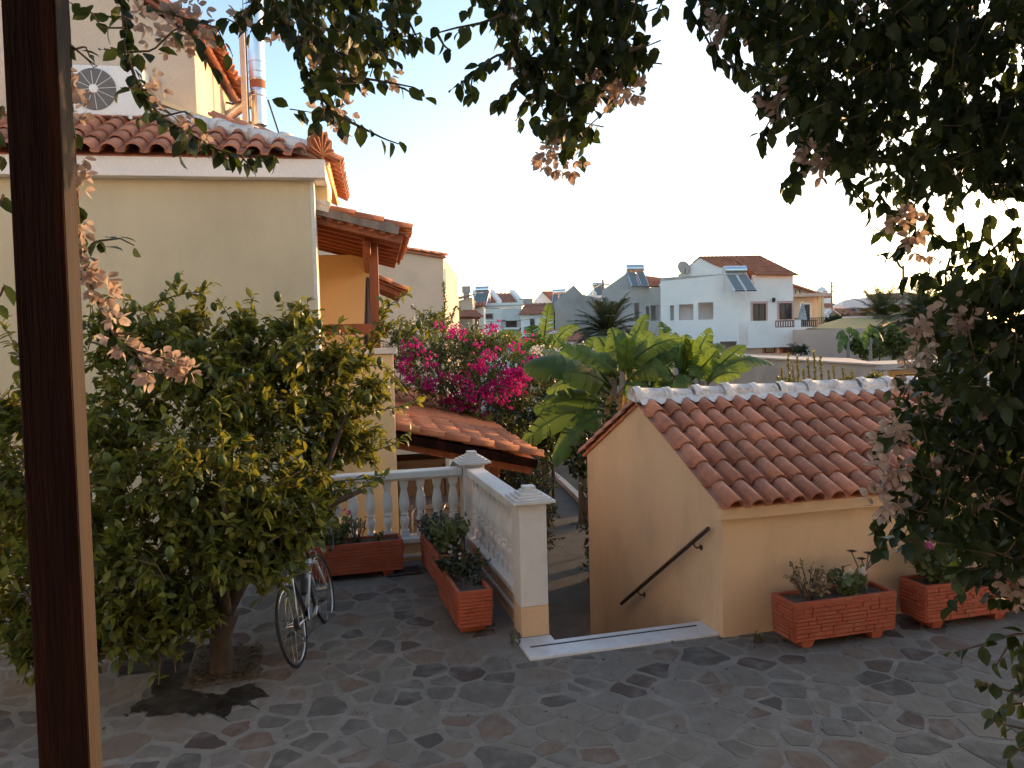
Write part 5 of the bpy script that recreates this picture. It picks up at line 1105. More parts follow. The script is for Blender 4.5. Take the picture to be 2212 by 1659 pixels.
def blob(lv, tb, c, rad_, ntw, nl, size, tl=.35, up=.3, droop=.3, hub=None, r=.004, shell=.0):
    """Leafy twigs spread through an ellipsoid."""
    c = Vector(c); rx = Vector(rad_) if hasattr(rad_, '__len__') else Vector((rad_,) * 3)
    for _ in range(ntw):
        while True:
            q = Vector((random.uniform(-1, 1), random.uniform(-1, 1), random.uniform(-1, 1)))
            if shell < q.length < 1: break
        e = c + Vector((q.x * rx.x, q.y * rx.y, q.z * rx.z)); o = (q + rv(.35) + Vector((0, 0, up))).normalized(); s = e - o * tl + rv(.03)
        mid = s.lerp(e, .5) + rv(tl * .08); tb.tube([s, mid, e], [r, r * .8, r * .5], 4, False)
        for k in range(nl):
            t = random.uniform(.1, 1.05); p = s.lerp(e, t) + rv(.01); d = o * .5 + rv(.75) + Vector((0, 0, -droop)); lv.add(p, d, Vector((0, 0, 1)) + rv(.55), size * random.uniform(.6, 1.2))
def flowers(fl, pts, n, size, spread, droop=.2):
    for c in pts:
        for _ in range(int(n * 1.25)):
            o = rv().normalized(); p = Vector(c) + o * spread * random.uniform(.3, 1); fl.add(p, o + Vector((0, 0, -droop)) + rv(.3), rv(), size * random.uniform(.7, 1.15))
def px3(lst, d=None):
    return [at(*(p if len(p) == 3 else (*p, d))) for p in lst]
# ================================================================ LEMON TREE
tb0 = atz(482, 1456, 0.01)
lt = thing('lemon_tree', 'bushy lemon tree with green fruit growing from a square bed by the bicycle', 'tree', tb0)
tk = MB(); base = tb0; fork = base + Vector((.04, .02, .50))
tk.tube([base + Vector((0, 0, -.1)), base + Vector((0, 0, .06)), base + Vector((-.01, 0, .3)), fork], [.13, .105, .085, .10], 12)
limbs = [[fork, fork + Vector((.14, .1, .28)), fork + Vector((.42, .3, .62)), fork + Vector((.75, .5, 1.1)), fork + Vector((.95, .7, 1.7))],
         [fork, fork + Vector((-.18, .05, .3)), fork + Vector((-.45, .1, .8)), fork + Vector((-.7, .1, 1.4))],
         [fork, fork + Vector((-.1, .25, .4)), fork + Vector((-.2, .5, 1.0)), fork + Vector((-.1, .6, 1.75))],
         [fork, fork + Vector((-.25, -.15, .25)), fork + Vector((-.8, -.25, .5)), fork + Vector((-1.3, -.2, .8))],
         [fork, fork + Vector((.05, -.2, .35)), fork + Vector((.2, -.4, .8)), fork + Vector((.2, -.5, 1.2))],
         [fork + Vector((.42, .3, .62)), fork + Vector((.7, .2, .8)), fork + Vector((1.1, .3, .95))]]
for lb in limbs: tk.tube(polyline(lb, 8)[0], list(np.linspace(.058, .02, 8)), 7)
LV, FR, TW = Leaves(), [], MB()
LS = .100
# crown as many leafy clumps, placed where the photo shows them, at their distances in the tree
cl = [(90, 1010, 6.2, .62, 40), (250, 900, 6.4, .55, 46), (260, 1080, 6.0, .55, 46), (110, 1200, 6.0, .52, 36), (330, 1200, 5.9, .50, 46), (420, 1000, 6.1, .58, 56), (430, 830, 6.6, .50, 48), (560, 900, 6.7, .50, 46),
      (560, 1060, 6.2, .46, 42), (620, 780, 7.0, .42, 36), (330, 740, 6.7, .40, 30), (230, 720, 6.6, .32, 22), (700, 880, 7.1, .40, 34), (480, 1180, 6.0, .40, 40), (580, 1190, 6.15, .30, 26), (200, 1310, 5.9, .34, 26), (60, 1330, 5.9, .34, 18),
      (730, 780, 7.3, .32, 24), (770, 950, 7.3, .32, 22), (640, 700, 7.2, .26, 15), (520, 710, 7.0, .22, 12), (400, 690, 6.9, .20, 10), (30, 880, 6.3, .32, 16), (20, 1120, 6.2, .40, 24), (640, 1110, 6.3, .26, 18), (360, 1290, 5.85, .28, 22), (800, 840, 7.4, .24, 13), (500, 760, 6.9, .35, 22), (690, 970, 7.0, .26, 14), (300, 1320, 5.85, .32, 24), (400, 1325, 5.9, .26, 20), (180, 1375, 5.8, .26, 16), (90, 1390, 5.8, .26, 14), (330, 1370, 5.75, .18, 8), (640, 1140, 6.4, .26, 20), (680, 1080, 6.7, .24, 18), (600, 1130, 6.3, .3, 22), (660, 1040, 6.6, .3, 22), (-120, 1050, 6.2, .7, 40), (-60, 1250, 6.0, .5, 26)]
for x, y, d, r, n in cl: blob(LV, TW, at(x, y, d), (r, r * 1.05, r * .92), int(n * 1.75), 15, LS, .30, .35, .25, r=.005)
sp = [([(300, 700), (345, 650), (385, 598)], 6.8, .3), ([(345, 650), (400, 632), (442, 632)], 6.8, .2), ([(500, 760), (545, 690), (542, 640)], 7.0, .2), ([(470, 740), (500, 690), (470, 645)], 6.9, .2), ([(560, 760), (610, 700), (640, 655)], 7.1, .3), ([(620, 760), (660, 690), (665, 645)], 7.2, .2),
      ([(640, 760), (700, 712), (740, 700), (780, 735)], 7.3, .1), ([(760, 820), (800, 730), (840, 660), (880, 632)], 7.4, .2), ([(790, 780), (830, 700), (825, 655)], 7.4, .1), ([(810, 740), (860, 690), (890, 700), (940, 720)], 7.4, .1), ([(700, 900), (790, 890), (860, 880), (905, 868)], 7.2, .2), ([(720, 960), (790, 980), (850, 960), (885, 930)], 7.1, .3),
      ([(640, 1000), (720, 1040), (780, 1035), (830, 1030)], 6.9, .3), ([(600, 1080), (660, 1060), (740, 1060), (800, 1050)], 6.7, .2), ([(690, 760), (760, 790), (830, 790), (870, 840)], 7.3, .2), ([(60, 900), (40, 760), (5, 700)], 6.3, .2), ([(90, 940), (30, 900), (-20, 870)], 6.2, .3),
      ([(560, 1220), (600, 1240), (625, 1290)], 6.05, .3), ([(600, 1150), (660, 1150), (690, 1175)], 6.2, .3), ([(250, 1330), (262, 1390), (258, 1430)], 5.7, .3), ([(60, 1350), (40, 1380), (20, 1400)], 5.8, .3), ([(400, 1260), (440, 1310), (470, 1330)], 5.9, .4), ([(330, 690), (290, 650), (235, 640)], 6.7, .2), ([(440, 690), (430, 640), (455, 610)], 6.9, 0)]
for pts, d, dr_ in sp:
    spray(LV, TW, px3([(x, y, d) for x, y in pts]), .007, .003, .028, LS, dr_, .8, jit=.45, dens=2)
LV.finish(lt, 'lemon', M_['lemonleaf'], single=300)
bld(tk, 'trunk', M_['bark'], lt, smooth=True); bld(TW, 'twigs', M_['twig'], lt, kind='stuff')
lm = MB().lathe([(.006, .045), (.016, .040), (.028, .022), (.033, 0), (.029, -.022), (.017, -.042), (.007, -.052)], 10).mesh('lemon', M_['lemon'], True)
for x, y, d in ((352, 640, 6.7), (385, 600, 6.75), (372, 662, 6.6), (290, 660, 6.5), (462, 662, 6.85), (690, 700, 7.1), (655, 870, 6.4), (480, 995, 5.7), (640, 940, 6.5), (515, 900, 6.2), (905, 700, 7.35), (232, 990, 5.6), (250, 1010, 5.55), (366, 1192, 5.4), (420, 1085, 5.5), (735, 1000, 6.6), (820, 780, 7.1), (795, 860, 7.0), (540, 1060, 5.7), (160, 880, 5.7), (300, 850, 5.9), (600, 640, 7.0)):
    q = at(x, y, d); inst(lm, 'lemon', lt, Matrix.Translation(q - tb0) @ Matrix.Rotation(random.uniform(-.5, .5), 4, 'X') @ Matrix.Scale(random.uniform(.85, 1.05), 4))
# earth bed, damp patch with the tree's shade painted in, fallen leaves
c4 = [atz(x, y, .02) for x, y in ((395, 1488), (560, 1462), (568, 1400), (430, 1402))]; c4 = [Vector((p.x, p.y, zg(p.x, p.y) + .007)) for p in c4]
b = MB(); cen = sum(c4, Vector()) / 4; N = 14; vs = []
for i in range(N + 1):
    for j in range(N + 1):
        s, t = i / N, j / N; p = (c4[0] * (1 - s) + c4[1] * s) * (1 - t) + (c4[3] * (1 - s) + c4[2] * s) * t; vs.append(p + Vector((0, 0, random.uniform(0, .03) * (0 if s in (0, 1) or t in (0, 1) else 1))))
b.add(vs, [(i * (N + 1) + j, (i + 1) * (N + 1) + j, (i + 1) * (N + 1) + j + 1, i * (N + 1) + j + 1) for i in range(N) for j in range(N)]); b.build('soil_bed', M_['soil'], kind='structure')
FL = Leaves()
for _ in range(420):
    s, t = random.random(), random.random(); p = (c4[0] * (1 - s) + c4[1] * s) * (1 - t) + (c4[3] * (1 - s) + c4[2] * s) * t; FL.add(p + Vector((0, 0, random.uniform(.02, .04))), (random.gauss(0, 1), random.gauss(0, 1), random.gauss(0, .2)), rv(.4) + Vector((0, 0, 1)), random.uniform(.03, .06))
for _ in range(150):
    p = atz(random.uniform(200, 2000), random.triangular(1370, 1640, 1400), .012); FL.add(p, (random.gauss(0, 1), random.gauss(0, 1), .05), rv(.3) + Vector((0, 0, 1)), random.uniform(.02, .045))
lr_ = bpy.data.objects.new('fallen_leaves', None); FLr = thing('fallen_leaves_holder', None, None, (0, 0, 0)); bpy.data.objects.remove(lr_)
FL.finish(FLr, 'small', M_['litter'], many='fallen_leaves'); fo = FLr.children[0]; fo.parent = None; bpy.data.objects.remove(FLr)
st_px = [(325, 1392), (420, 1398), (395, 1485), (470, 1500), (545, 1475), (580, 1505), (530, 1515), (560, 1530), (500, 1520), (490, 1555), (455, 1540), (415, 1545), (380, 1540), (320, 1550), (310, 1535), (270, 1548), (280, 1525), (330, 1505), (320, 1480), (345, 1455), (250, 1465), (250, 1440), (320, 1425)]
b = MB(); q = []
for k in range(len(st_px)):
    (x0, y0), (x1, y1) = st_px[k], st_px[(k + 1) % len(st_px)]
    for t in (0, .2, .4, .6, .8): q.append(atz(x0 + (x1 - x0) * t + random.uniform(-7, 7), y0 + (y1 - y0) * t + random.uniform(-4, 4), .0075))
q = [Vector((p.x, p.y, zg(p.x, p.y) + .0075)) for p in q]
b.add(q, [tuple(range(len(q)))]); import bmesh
o = b.build('damp_shade_patch', M_['stain_shade'], kind='stuff'); bm = bmesh.new(); bm.from_mesh(o.data); bmesh.ops.triangulate(bm, faces=bm.faces[:], ngon_method='EAR_CLIP'); bm.to_mesh(o.data); bm.free()
# ================================================================ BOUGAINVILLEA hanging from the pergola
def vine(label, loc, builder, single=300, fsingle=60):
    t = thing('bougainvillea_vine', label, 'vine', loc, 'pale bougainvillea hanging from the pergola'); lv, fl, tb = Leaves(), Leaves(), MB(); builder(lv, fl, tb)
    lv.finish(t, 'bleaf', M_['bleaf'], single=single); fl.finish(t, 'bract', M_['bract'], 'flower', 'flowers', single=fsingle); bld(tb, 'stem', M_['twig'], t, kind='stuff'); return t
BL, BF = .063, .035
def v_left(lv, fl, tb):
    D = 2.7
    st_ = [(255, -60), (263, 0), (273, 113), (293, 173), (320, 217), (347, 253), (400, 283), (467, 323), (520, 337), (593, 340)]
    spray(lv, tb, px3(st_, D), .007, .003, .022, BL, .7, .8, dens=2)
    for pts in ([(263, 40), (200, 30), (150, 5)], [(270, 60), (220, 60), (200, 30)], [(273, 113), (330, 110), (380, 60), (430, 80)], [(330, 20), (400, 40), (470, 60), (490, 110)], [(430, 90), (450, 130), (470, 160)], [(283, 150), (250, 110), (225, 105)], [(347, 253), (400, 240), (420, 255)], [(300, 190), (260, 190)], [(330, 225), (300, 260)], [(520, 337), (540, 360)], [(400, 283), (390, 320)], [(460, 320), (490, 345), (530, 360)]):
        spray(lv, tb, px3(pts, D + random.uniform(-.15, .15)), .004, .002, .028, BL, .6, .8)
    for c in ((345, 55), (375, 35), (410, 60), (440, 50), (380, 85), (350, 90), (420, 90), (300, 30), (405, 15)): flowers(fl, [at(*c, D)], 6, BF, .07)
    for c in ((325, 165), (350, 190), (345, 215), (430, 285), (440, 300), (420, 270)): flowers(fl, [at(*c, D)], 3, BF, .03)
def v_post(lv, fl, tb):
    D = 2.35
    st_ = [(140, -40), (148, 80), (155, 250), (165, 420), (175, 560), (205, 640), (232, 700), (270, 755), (330, 800), (400, 805)]
    spray(lv, tb, px3(st_, D), .008, .003, .075, BL * .9, .6, .6, start=.45, dens=2)
    for pts in ([(150, 95), (180, 120), (205, 140)], [(150, 110), (185, 100), (195, 125)], [(180, 545), (215, 520), (260, 515), (290, 530)], [(215, 519), (225, 535)], [(155, 270), (165, 300)], [(250, 720), (300, 720)], [(170, 590), (190, 560)], [(260, 740), (300, 760), (360, 775)]):
        spray(lv, tb, px3(pts, D), .004, .002, .03, BL * .85, .4, .8)
    for y in (155, 175, 205, 240, 255, 350, 375, 395, 405, 480, 500, 550, 575, 590, 600): flowers(fl, [at(156 + (y - 150) * .055 + random.uniform(0, 9), y, D)], 3, BF, .022)
    for c in ((205, 620), (225, 605), (230, 635), (195, 600), (245, 725), (262, 748), (248, 690), (300, 770), (315, 800), (330, 815)): flowers(fl, [at(*c, D)], 4, BF, .03)
    for c in ((352, 768), (372, 780), (365, 790), (395, 800), (410, 805)): flowers(fl, [at(*c, D)], 5, BF, .035)
    for y in (230, 340, 420, 620): spray(lv, tb, px3([(8, y), (0, y + 20), (-20, y + 40)], D), .004, .002, .03, BL, .5)
def v_mid1(lv, fl, tb):
    D = 2.8
    fillmass(lv, tb, [(500, -60), (550, 30), (610, 70), (650, 150), (690, 250), (740, 255), (735, 170), (800, 110), (860, 90), (900, 30), (880, -60)], 75, (2.5, 3.2), 7, BL)
    for pts, dn in (([(560, -60), (600, 20), (640, 90), (665, 160), (700, 220), (735, 270)], 3), ([(700, -60), (690, 20), (680, 100), (700, 170)], 3), ([(620, -60), (650, 40), (700, 90), (740, 120)], 3), ([(800, -60), (790, 0), (770, 80), (740, 150)], 2), ([(840, -40), (860, 20), (840, 80), (800, 120)], 3), ([(560, -30), (540, 20), (510, 50), (490, 40)], 2), ([(600, 10), (560, 45), (540, 70)], 2),
                    ([(740, 130), (800, 110), (860, 95), (910, 85)], 1), ([(720, 170), (790, 170), (850, 180), (900, 190), (918, 205)], 1), ([(720, 245), (780, 275), (830, 300), (865, 312)], 1), ([(860, 0), (900, 80), (880, 100)], 1), ([(690, 200), (700, 240), (690, 262)], 2), ([(780, 60), (840, 130)], 2), ([(660, -40), (730, 40), (790, 100), (830, 150)], 2)):
        spray(lv, tb, px3(pts, D + random.uniform(-.35, .35)), .006, .002, .026, BL, .75, .8, dens=dn)
    for c in ((660, 110), (690, 130), (715, 145), (735, 160), (705, 235), (740, 255), (720, 270), (770, 190), (840, 160), (530, 50), (520, 30), (745, 185), (600, 60), (650, 80), (680, 90)): flowers(fl, [at(*c, D)], 5, BF, .05)
def v_mid2(lv, fl, tb):
    D = 2.75
    fillmass(lv, tb, [(1010, -60), (1070, 40), (1100, 120), (1120, 200), (1170, 260), (1200, 330), (1250, 320), (1240, 230), (1330, 190), (1385, 150), (1370, -60)], 120, (2.45, 3.2), 7, BL)
    for pts, dn in (([(1150, -60), (1190, 40), (1210, 130), (1240, 200), (1255, 260), (1230, 320)], 3), ([(1060, -60), (1090, 20), (1120, 90), (1150, 140)], 3), ([(1250, -60), (1250, 30), (1240, 100), (1230, 160)], 3), ([(1330, -60), (1330, 20), (1340, 90), (1350, 150)], 3), ([(1380, -50), (1370, 30), (1375, 110)], 2), ([(1290, -40), (1300, 60), (1310, 140)], 3),
                    ([(1090, 30), (1040, 50), (985, 60), (930, 75)], 1), ([(940, 65), (960, 100), (975, 110)], 1), ([(1000, 62), (1000, 85)], 1), ([(1130, 110), (1070, 120), (1030, 150), (995, 180)], 2), ([(1060, 130), (1020, 170), (1015, 205)], 2), ([(1150, 150), (1110, 190), (1080, 220)], 3), ([(1170, 190), (1130, 220), (1120, 255)], 2), ([(1210, 200), (1190, 230), (1170, 200)], 3), ([(1250, 230), (1290, 200), (1340, 170)], 2), ([(1240, 260), (1270, 290), (1255, 330)], 2), ([(1230, 250), (1195, 265), (1165, 260)], 2), ([(1010, -40), (1030, 10), (1010, 20)], 1), ([(1340, 60), (1380, 150), (1385, 185)], 1), ([(1100, -30), (1150, 60), (1200, 60)], 2)):
        spray(lv, tb, px3(pts, D + random.uniform(-.35, .35)), .006, .002, .026, BL, .75, .8, dens=dn)
    for c in ((1260, 175), (1290, 185), (1320, 180), (1300, 205), (1270, 200), (1340, 190), (1360, 200), (1330, 150), (1190, 305), (1215, 320), (1205, 345), (1235, 340), (1180, 335), (1225, 355), (1125, 120), (1150, 160), (1350, 130), (1100, 50), (1375, 200)): flowers(fl, [at(*c, D)], 6, BF, .05)
def poly_in(p, x, y):
    c = False
    for i in range(len(p)):
        (x0, y0), (x1, y1) = p[i], p[i - 1]
        if (y0 > y) != (y1 > y) and x < (x1 - x0) * (y - y0) / (y1 - y0) + x0: c = not c
    return c
def fillmass(lv, tb, poly, n, dr, nl, size, down=1.0, edge=None):
    xs = [p[0] for p in poly]; ys = [p[1] for p in poly]; k = 0
    while k < n:
        x, y = random.uniform(min(xs), max(xs)), random.uniform(min(ys), max(ys))
        if not poly_in(poly, x, y): continue
        k += 1; d = random.uniform(*dr); e = at(x, y, d); o = (Vector((random.gauss(-.2, .6), random.gauss(0, .6), random.gauss(-.5 * down, .5)))).normalized()
        s = e - o * random.uniform(.08, .18); tb.tube([s, e], [.0028, .0016], 4, False)
        for _ in range(nl):
            t = random.uniform(0, 1.1); lv.add(s.lerp(e, t) + rv(.012), o * .5 + rv(.6) + Vector((0, 0, -.65)), Vector((0, 0, 1)) + rv(.6), size * random.uniform(.6, 1.15))
TOPR = [(1510, -120), (1520, 30), (1560, 70), (1610, 60), (1640, 170), (1700, 270), (1760, 330), (1800, 360), (1880, 400), (1950, 430), (2030, 425), (2090, 430), (2150, 425), (2330, 420), (2640, 430), (2640, -120)]
LOWR = [(2640, 540), (2330, 560), (2200, 575), (2120, 595), (2010, 610), (1975, 640), (2010, 700), (1990, 790), (1985, 850), (1930, 900), (1960, 950), (1985, 1010), (1945, 1070), (1930, 1110), (2010, 1140), (2060, 1180), (2110, 1240), (2200, 1270), (2330, 1300), (2640, 1320)]
def v_top(lv, fl, tb):
    fillmass(lv, tb, TOPR, 1420, (2.5, 3.7), 7, BL)
    for pts, dn in (([(1480, -40), (1490, 20), (1520, 70), (1545, 120), (1600, 160), (1650, 185)], 2), ([(1500, -20), (1560, 60), (1570, 100)], 2), ([(1560, 120), (1600, 150), (1640, 160)], 2), ([(1440, -40), (1430, 5), (1420, 25)], 1), ([(1640, 200), (1670, 250), (1645, 290)], 3), ([(1720, 280), (1740, 330), (1705, 400)], 3), ([(1760, 350), (1740, 380), (1700, 395)], 2), ([(1820, 380), (1850, 420), (1880, 450)], 2), ([(1900, 420), (1940, 480), (1900, 500), (1890, 490)], 2), ([(1960, 440), (1980, 500), (1940, 540)], 3), ([(2000, 440), (2010, 500), (2060, 530)], 2), ([(2130, 470), (2120, 520), (2050, 560)], 2), ([(2200, 490), (2120, 560), (2020, 590)], 2), ([(1690, 260), (1665, 280), (1655, 310)], 2), ([(1950, 530), (1920, 560), (1900, 545)], 2), ([(1860, 390), (1870, 430), (1850, 445)], 2), ([(2080, 480), (2090, 540), (2140, 560)], 2), ([(1600, 40), (1590, 110), (1610, 140)], 2)):
        spray(lv, tb, px3(pts, random.uniform(2.6, 3.1)), .006, .002, .026, BL, .75, .8, dens=dn)
    for c in ((1680, 215), (1690, 235), (1740, 300), (1745, 320), (1750, 345), (1765, 335), (1780, 360), (1965, 480), (1975, 500), (1950, 470), (1530, 55), (1545, 70), (1670, 195), (1985, 530), (1850, 15), (1620, 60)): flowers(fl, [at(*c, 2.75)], 6, BF, .05)
def v_low(lv, fl, tb):
    fillmass(lv, tb, LOWR, 1350, (2.35, 3.5), 7, BL, .8)
    for pts, dn in (([(2010, 600), (1985, 590), (1965, 600)], 3), ([(2010, 690), (1980, 680), (1985, 720)], 2), ([(1990, 800), (1965, 830), (1950, 860)], 3), ([(1960, 900), (1920, 930), (1895, 960)], 3), ([(1960, 960), (1910, 935), (1885, 930)], 2), ([(1985, 1010), (1950, 1030), (1925, 1050)], 3), ([(1960, 1080), (1920, 1090), (1890, 1120), (1895, 1160)], 3), ([(1960, 1120), (1930, 1150), (1905, 1180)], 3), ([(2010, 1140), (1970, 1170), (1935, 1165)], 2), ([(2060, 1180), (2020, 1170), (1990, 1150)], 2), ([(2110, 1230), (2080, 1230), (2060, 1250)], 2), ([(2150, 1200), (2110, 1190), (2060, 1185)], 2), ([(2230, 1260), (2160, 1250), (2100, 1250)], 3), ([(2230, 1310), (2180, 1290), (2130, 1290)], 2),
                    ([(2250, 1370), (2190, 1370), (2130, 1390), (2060, 1410)], 1), ([(2190, 1375), (2150, 1440)], 1), ([(2220, 1380), (2200, 1440), (2205, 1480)], 2), ([(2240, 1480), (2200, 1500), (2140, 1480), (2110, 1470)], 1), ([(2240, 1520), (2190, 1520), (2160, 1540)], 2), ([(2240, 1580), (2190, 1570), (2150, 1560)], 1), ([(2240, 1600), (2200, 1620), (2180, 1640)], 1), ([(2090, 1250), (2080, 1280), (2060, 1300)], 2)):
        spray(lv, tb, px3(pts, random.uniform(2.3, 2.7)), .005, .002, .026, BL, .65, .8, dens=dn)
    for c in ((1985, 770), (1975, 800), (1960, 830), (2000, 730), (2005, 700), (1990, 745), (2080, 690), (2090, 720), (1945, 910), (1935, 930), (1920, 945), (1905, 1010), (1915, 1030), (1940, 1020), (1925, 1000), (1900, 1080), (1920, 1075), (1905, 1095), (2000, 1000), (2010, 880), (2060, 1000), (2190, 1250), (2200, 1280), (2180, 1265), (2100, 900), (2140, 1080), (2050, 660), (2160, 760), (1960, 1090), (1990, 1100)): flowers(fl, [at(*c, 2.4 if c[0] < 1960 or c[1] > 1200 else 2.5)], 5, BF, .045)
vine('bougainvillea spray with pink bracts trailing over the roof edge at upper left', at(263, -60, 2.7), v_left, 220, 60)
vine('bougainvillea stem with dry orange bracts running down beside the dark post', at(140, -40, 2.35), v_post, 120, 60)
vine('dark hanging bougainvillea left of centre above the cream house', at(650, -60, 2.8), v_mid1, 240, 60)
vine('dark hanging bougainvillea in the middle of the sky with fading bracts', at(1200, -60, 2.75), v_mid2, 260, 70)
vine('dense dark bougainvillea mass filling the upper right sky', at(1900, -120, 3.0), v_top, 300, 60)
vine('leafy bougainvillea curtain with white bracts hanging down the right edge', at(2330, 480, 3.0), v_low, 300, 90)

# unseen vine leaves added overhead and at right to shade courtyard and hut
cv = tag(thing('unseen_shade_vine', None, None, (1.5, 0.5, 4.6)), kind='stuff'); lv, tb = Leaves(), MB()
for _ in range(2600):
    x, y = random.uniform(-2.2, 6.5), random.uniform(-4.5, 2.3); p = Vector((x, y, random.uniform(4.45, 4.95)))
    if proj(p)[1] > -40 and y > .3: continue
    tb.tube([p, p + Vector((.1, .1, -.1))], .004, 4, False)
    for _ in range(7): lv.add(p + rv(.11), rv(.8) + Vector((0, 0, -.6)), Vector((0, 0, 1)) + rv(.5), .105 * random.uniform(.7, 1.2))
for _ in range(3200):
    p = Vector((random.uniform(2.6, 7.0), random.uniform(-1.5, 2.9), random.uniform(.9, 4.5))); q = proj(p)
    if p.y > .3 and -60 < q[0] < 2290 and -40 < q[1] < 1700: continue
    tb.tube([p + Vector((0, 0, .2)), p, p + Vector((.1, 0, -.12))], .004, 4, False)
    for _ in range(9): lv.add(p + rv(.10), rv(.8) + Vector((0, 0, -.6)), Vector((0, 0, 1)) + rv(.5), .10 * random.uniform(.7, 1.2))
lv.finish(cv, 'broad', M_['bleaf']); bld(tb, 'twigs', M_['twig'], cv, kind='stuff')
# ================================================================ GARDEN PLANTS
def root_at(p): return Vector((p.x, p.y, LOW))
# magenta bougainvillea over the porch
mp = at(1000, 850, 17); mg = thing('magenta_bougainvillea', 'large magenta flowering bougainvillea behind the orange lean to roof', 'shrub', root_at(mp))
lv, fl, tb = Leaves(), Leaves(), MB()
cl = [(880, 760, 15.5, .8), (930, 740, 16, .8), (985, 760, 16.5, .9), (1050, 760, 16.5, .9), (1100, 780, 16.5, .8), (900, 820, 15, .8), (960, 830, 15.5, .9), (1030, 830, 15.5, .9), (1090, 840, 15.5, .8), (1000, 890, 15.3, .8), (1060, 900, 15.2, .8), (1100, 940, 15, .7), (1080, 980, 15, .7), (1130, 850, 16, .6), (940, 690, 17, .45), (1070, 730, 17, .55), (1020, 740, 17, .6), (870, 720, 16, .5)]
for x, y, d, r in cl: blob(lv, tb, at(x, y, d), (r, r, r * .75), int(75 * r), 18, .085, .4, .4, .2, r=.008)
fc = [(900, 740, 13), (880, 750, 13), (910, 760, 9), (885, 775, 12), (925, 770, 8), (870, 790, 9), (925, 790, 10), (890, 815, 12), (905, 820, 10), (870, 810, 8), (920, 835, 14), (935, 825, 10), (930, 840, 12), (985, 715, 18), (1000, 718, 18), (975, 722, 9), (1065, 705, 16), (1055, 718, 10), (1030, 745, 10), (1050, 770, 12), (1038, 790, 20), (1040, 796, 14), (960, 815, 12), (980, 820, 10), (1000, 815, 8), (1060, 770, 8), (1065, 755, 8), (1110, 750, 10), (1125, 755, 8), (1150, 775, 14), (1095, 805, 22), (1110, 810, 22), (1125, 805, 22), (1100, 825, 20), (1130, 820, 20), (1115, 835, 18), (1095, 845, 16), (1120, 845, 14), (1070, 830, 14), (1050, 840, 12), (1040, 850, 10), (965, 860, 14), (985, 865, 14), (1000, 855, 16), (1010, 870, 14), (1020, 860, 12), (1030, 880, 12), (1085, 865, 10), (1040, 900, 9), (990, 880, 8), (1015, 835, 8), (1060, 860, 8), (1140, 790, 12), (950, 705, 6), (1135, 730, 8)]
for x, y, n in fc:
    c = at(x, y, 14.6 + random.uniform(0, .5))
    for _ in range(int(n * (1.1 if y < 780 else 2.0))): p = c + Vector((random.gauss(0, .075), random.gauss(0, .08), random.gauss(0, .055))); fl.add(p, rv() + Vector((0, -.6, .2)), rv(), .058 * random.uniform(.7, 1.2))
def above_porch(p):
    X, Y = proj(p); return not (845 < X < 1165 and Y > (842 if X < 905 else 845 + (X - 905) * .516) + random.uniform(-6, 14))
for q in (lv, fl):
    k = [i for i, p in enumerate(q.p) if above_porch(p)]; q.p, q.d, q.n, q.s = ([z[i] for i in k] for z in (q.p, q.d, q.n, q.s))
lv.finish(mg, 'small', M_['shrubleaf']); fl.finish(mg, 'bract', M_['magenta'], many='flowers')
for k in range(5): tb.tube([mg.location + Vector((random.uniform(-.4, .4), 0, -.05)), mg.location + Vector((random.uniform(-1, 1), 0, 1.2)), at(random.uniform(900, 1100), 800, 16)], [.06, .05, .02], 6)
bld(tb, 'stems', M_['twig'], mg, kind='stuff')
# tall thin climber in front of the cream house
cp_ = at(955, 740, 18); ctl = thing('tall_climber', 'thin light green climber rising above the magenta flowers before the cream house', 'shrub', root_at(cp_))
lv, fl, tb = Leaves(), Leaves(), MB()
for pts in ([(950, 800), (955, 740), (958, 690), (962, 650), (958, 610)], [(955, 745), (930, 700), (905, 675), (890, 660)], [(955, 720), (975, 690), (985, 660), (995, 670)], [(940, 760), (925, 720), (915, 700)], [(905, 760), (895, 730), (897, 705)], [(955, 700), (935, 690), (925, 670)], [(960, 690), (975, 680)]):
    spray(lv, tb, px3([(x, y, 18) for x, y in pts]), .02, .006, .022, .09, .2, .8, jit=.5, dens=3)
lv.finish(ctl, 'small', M_['shrubleaf']); tb.tube([ctl.location, at(950, 800, 18)], .03, 6)
for x, y in ((958, 682), (985, 718), (935, 760)):
    for _ in range(6): fl.add(at(x, y, 17.9) + rv(.06), rv(), rv(), .06)
fl.finish(ctl, 'bract', M_['magenta'], many='flowers'); bld(tb, 'stems', M_['twig'], ctl, kind='stuff')
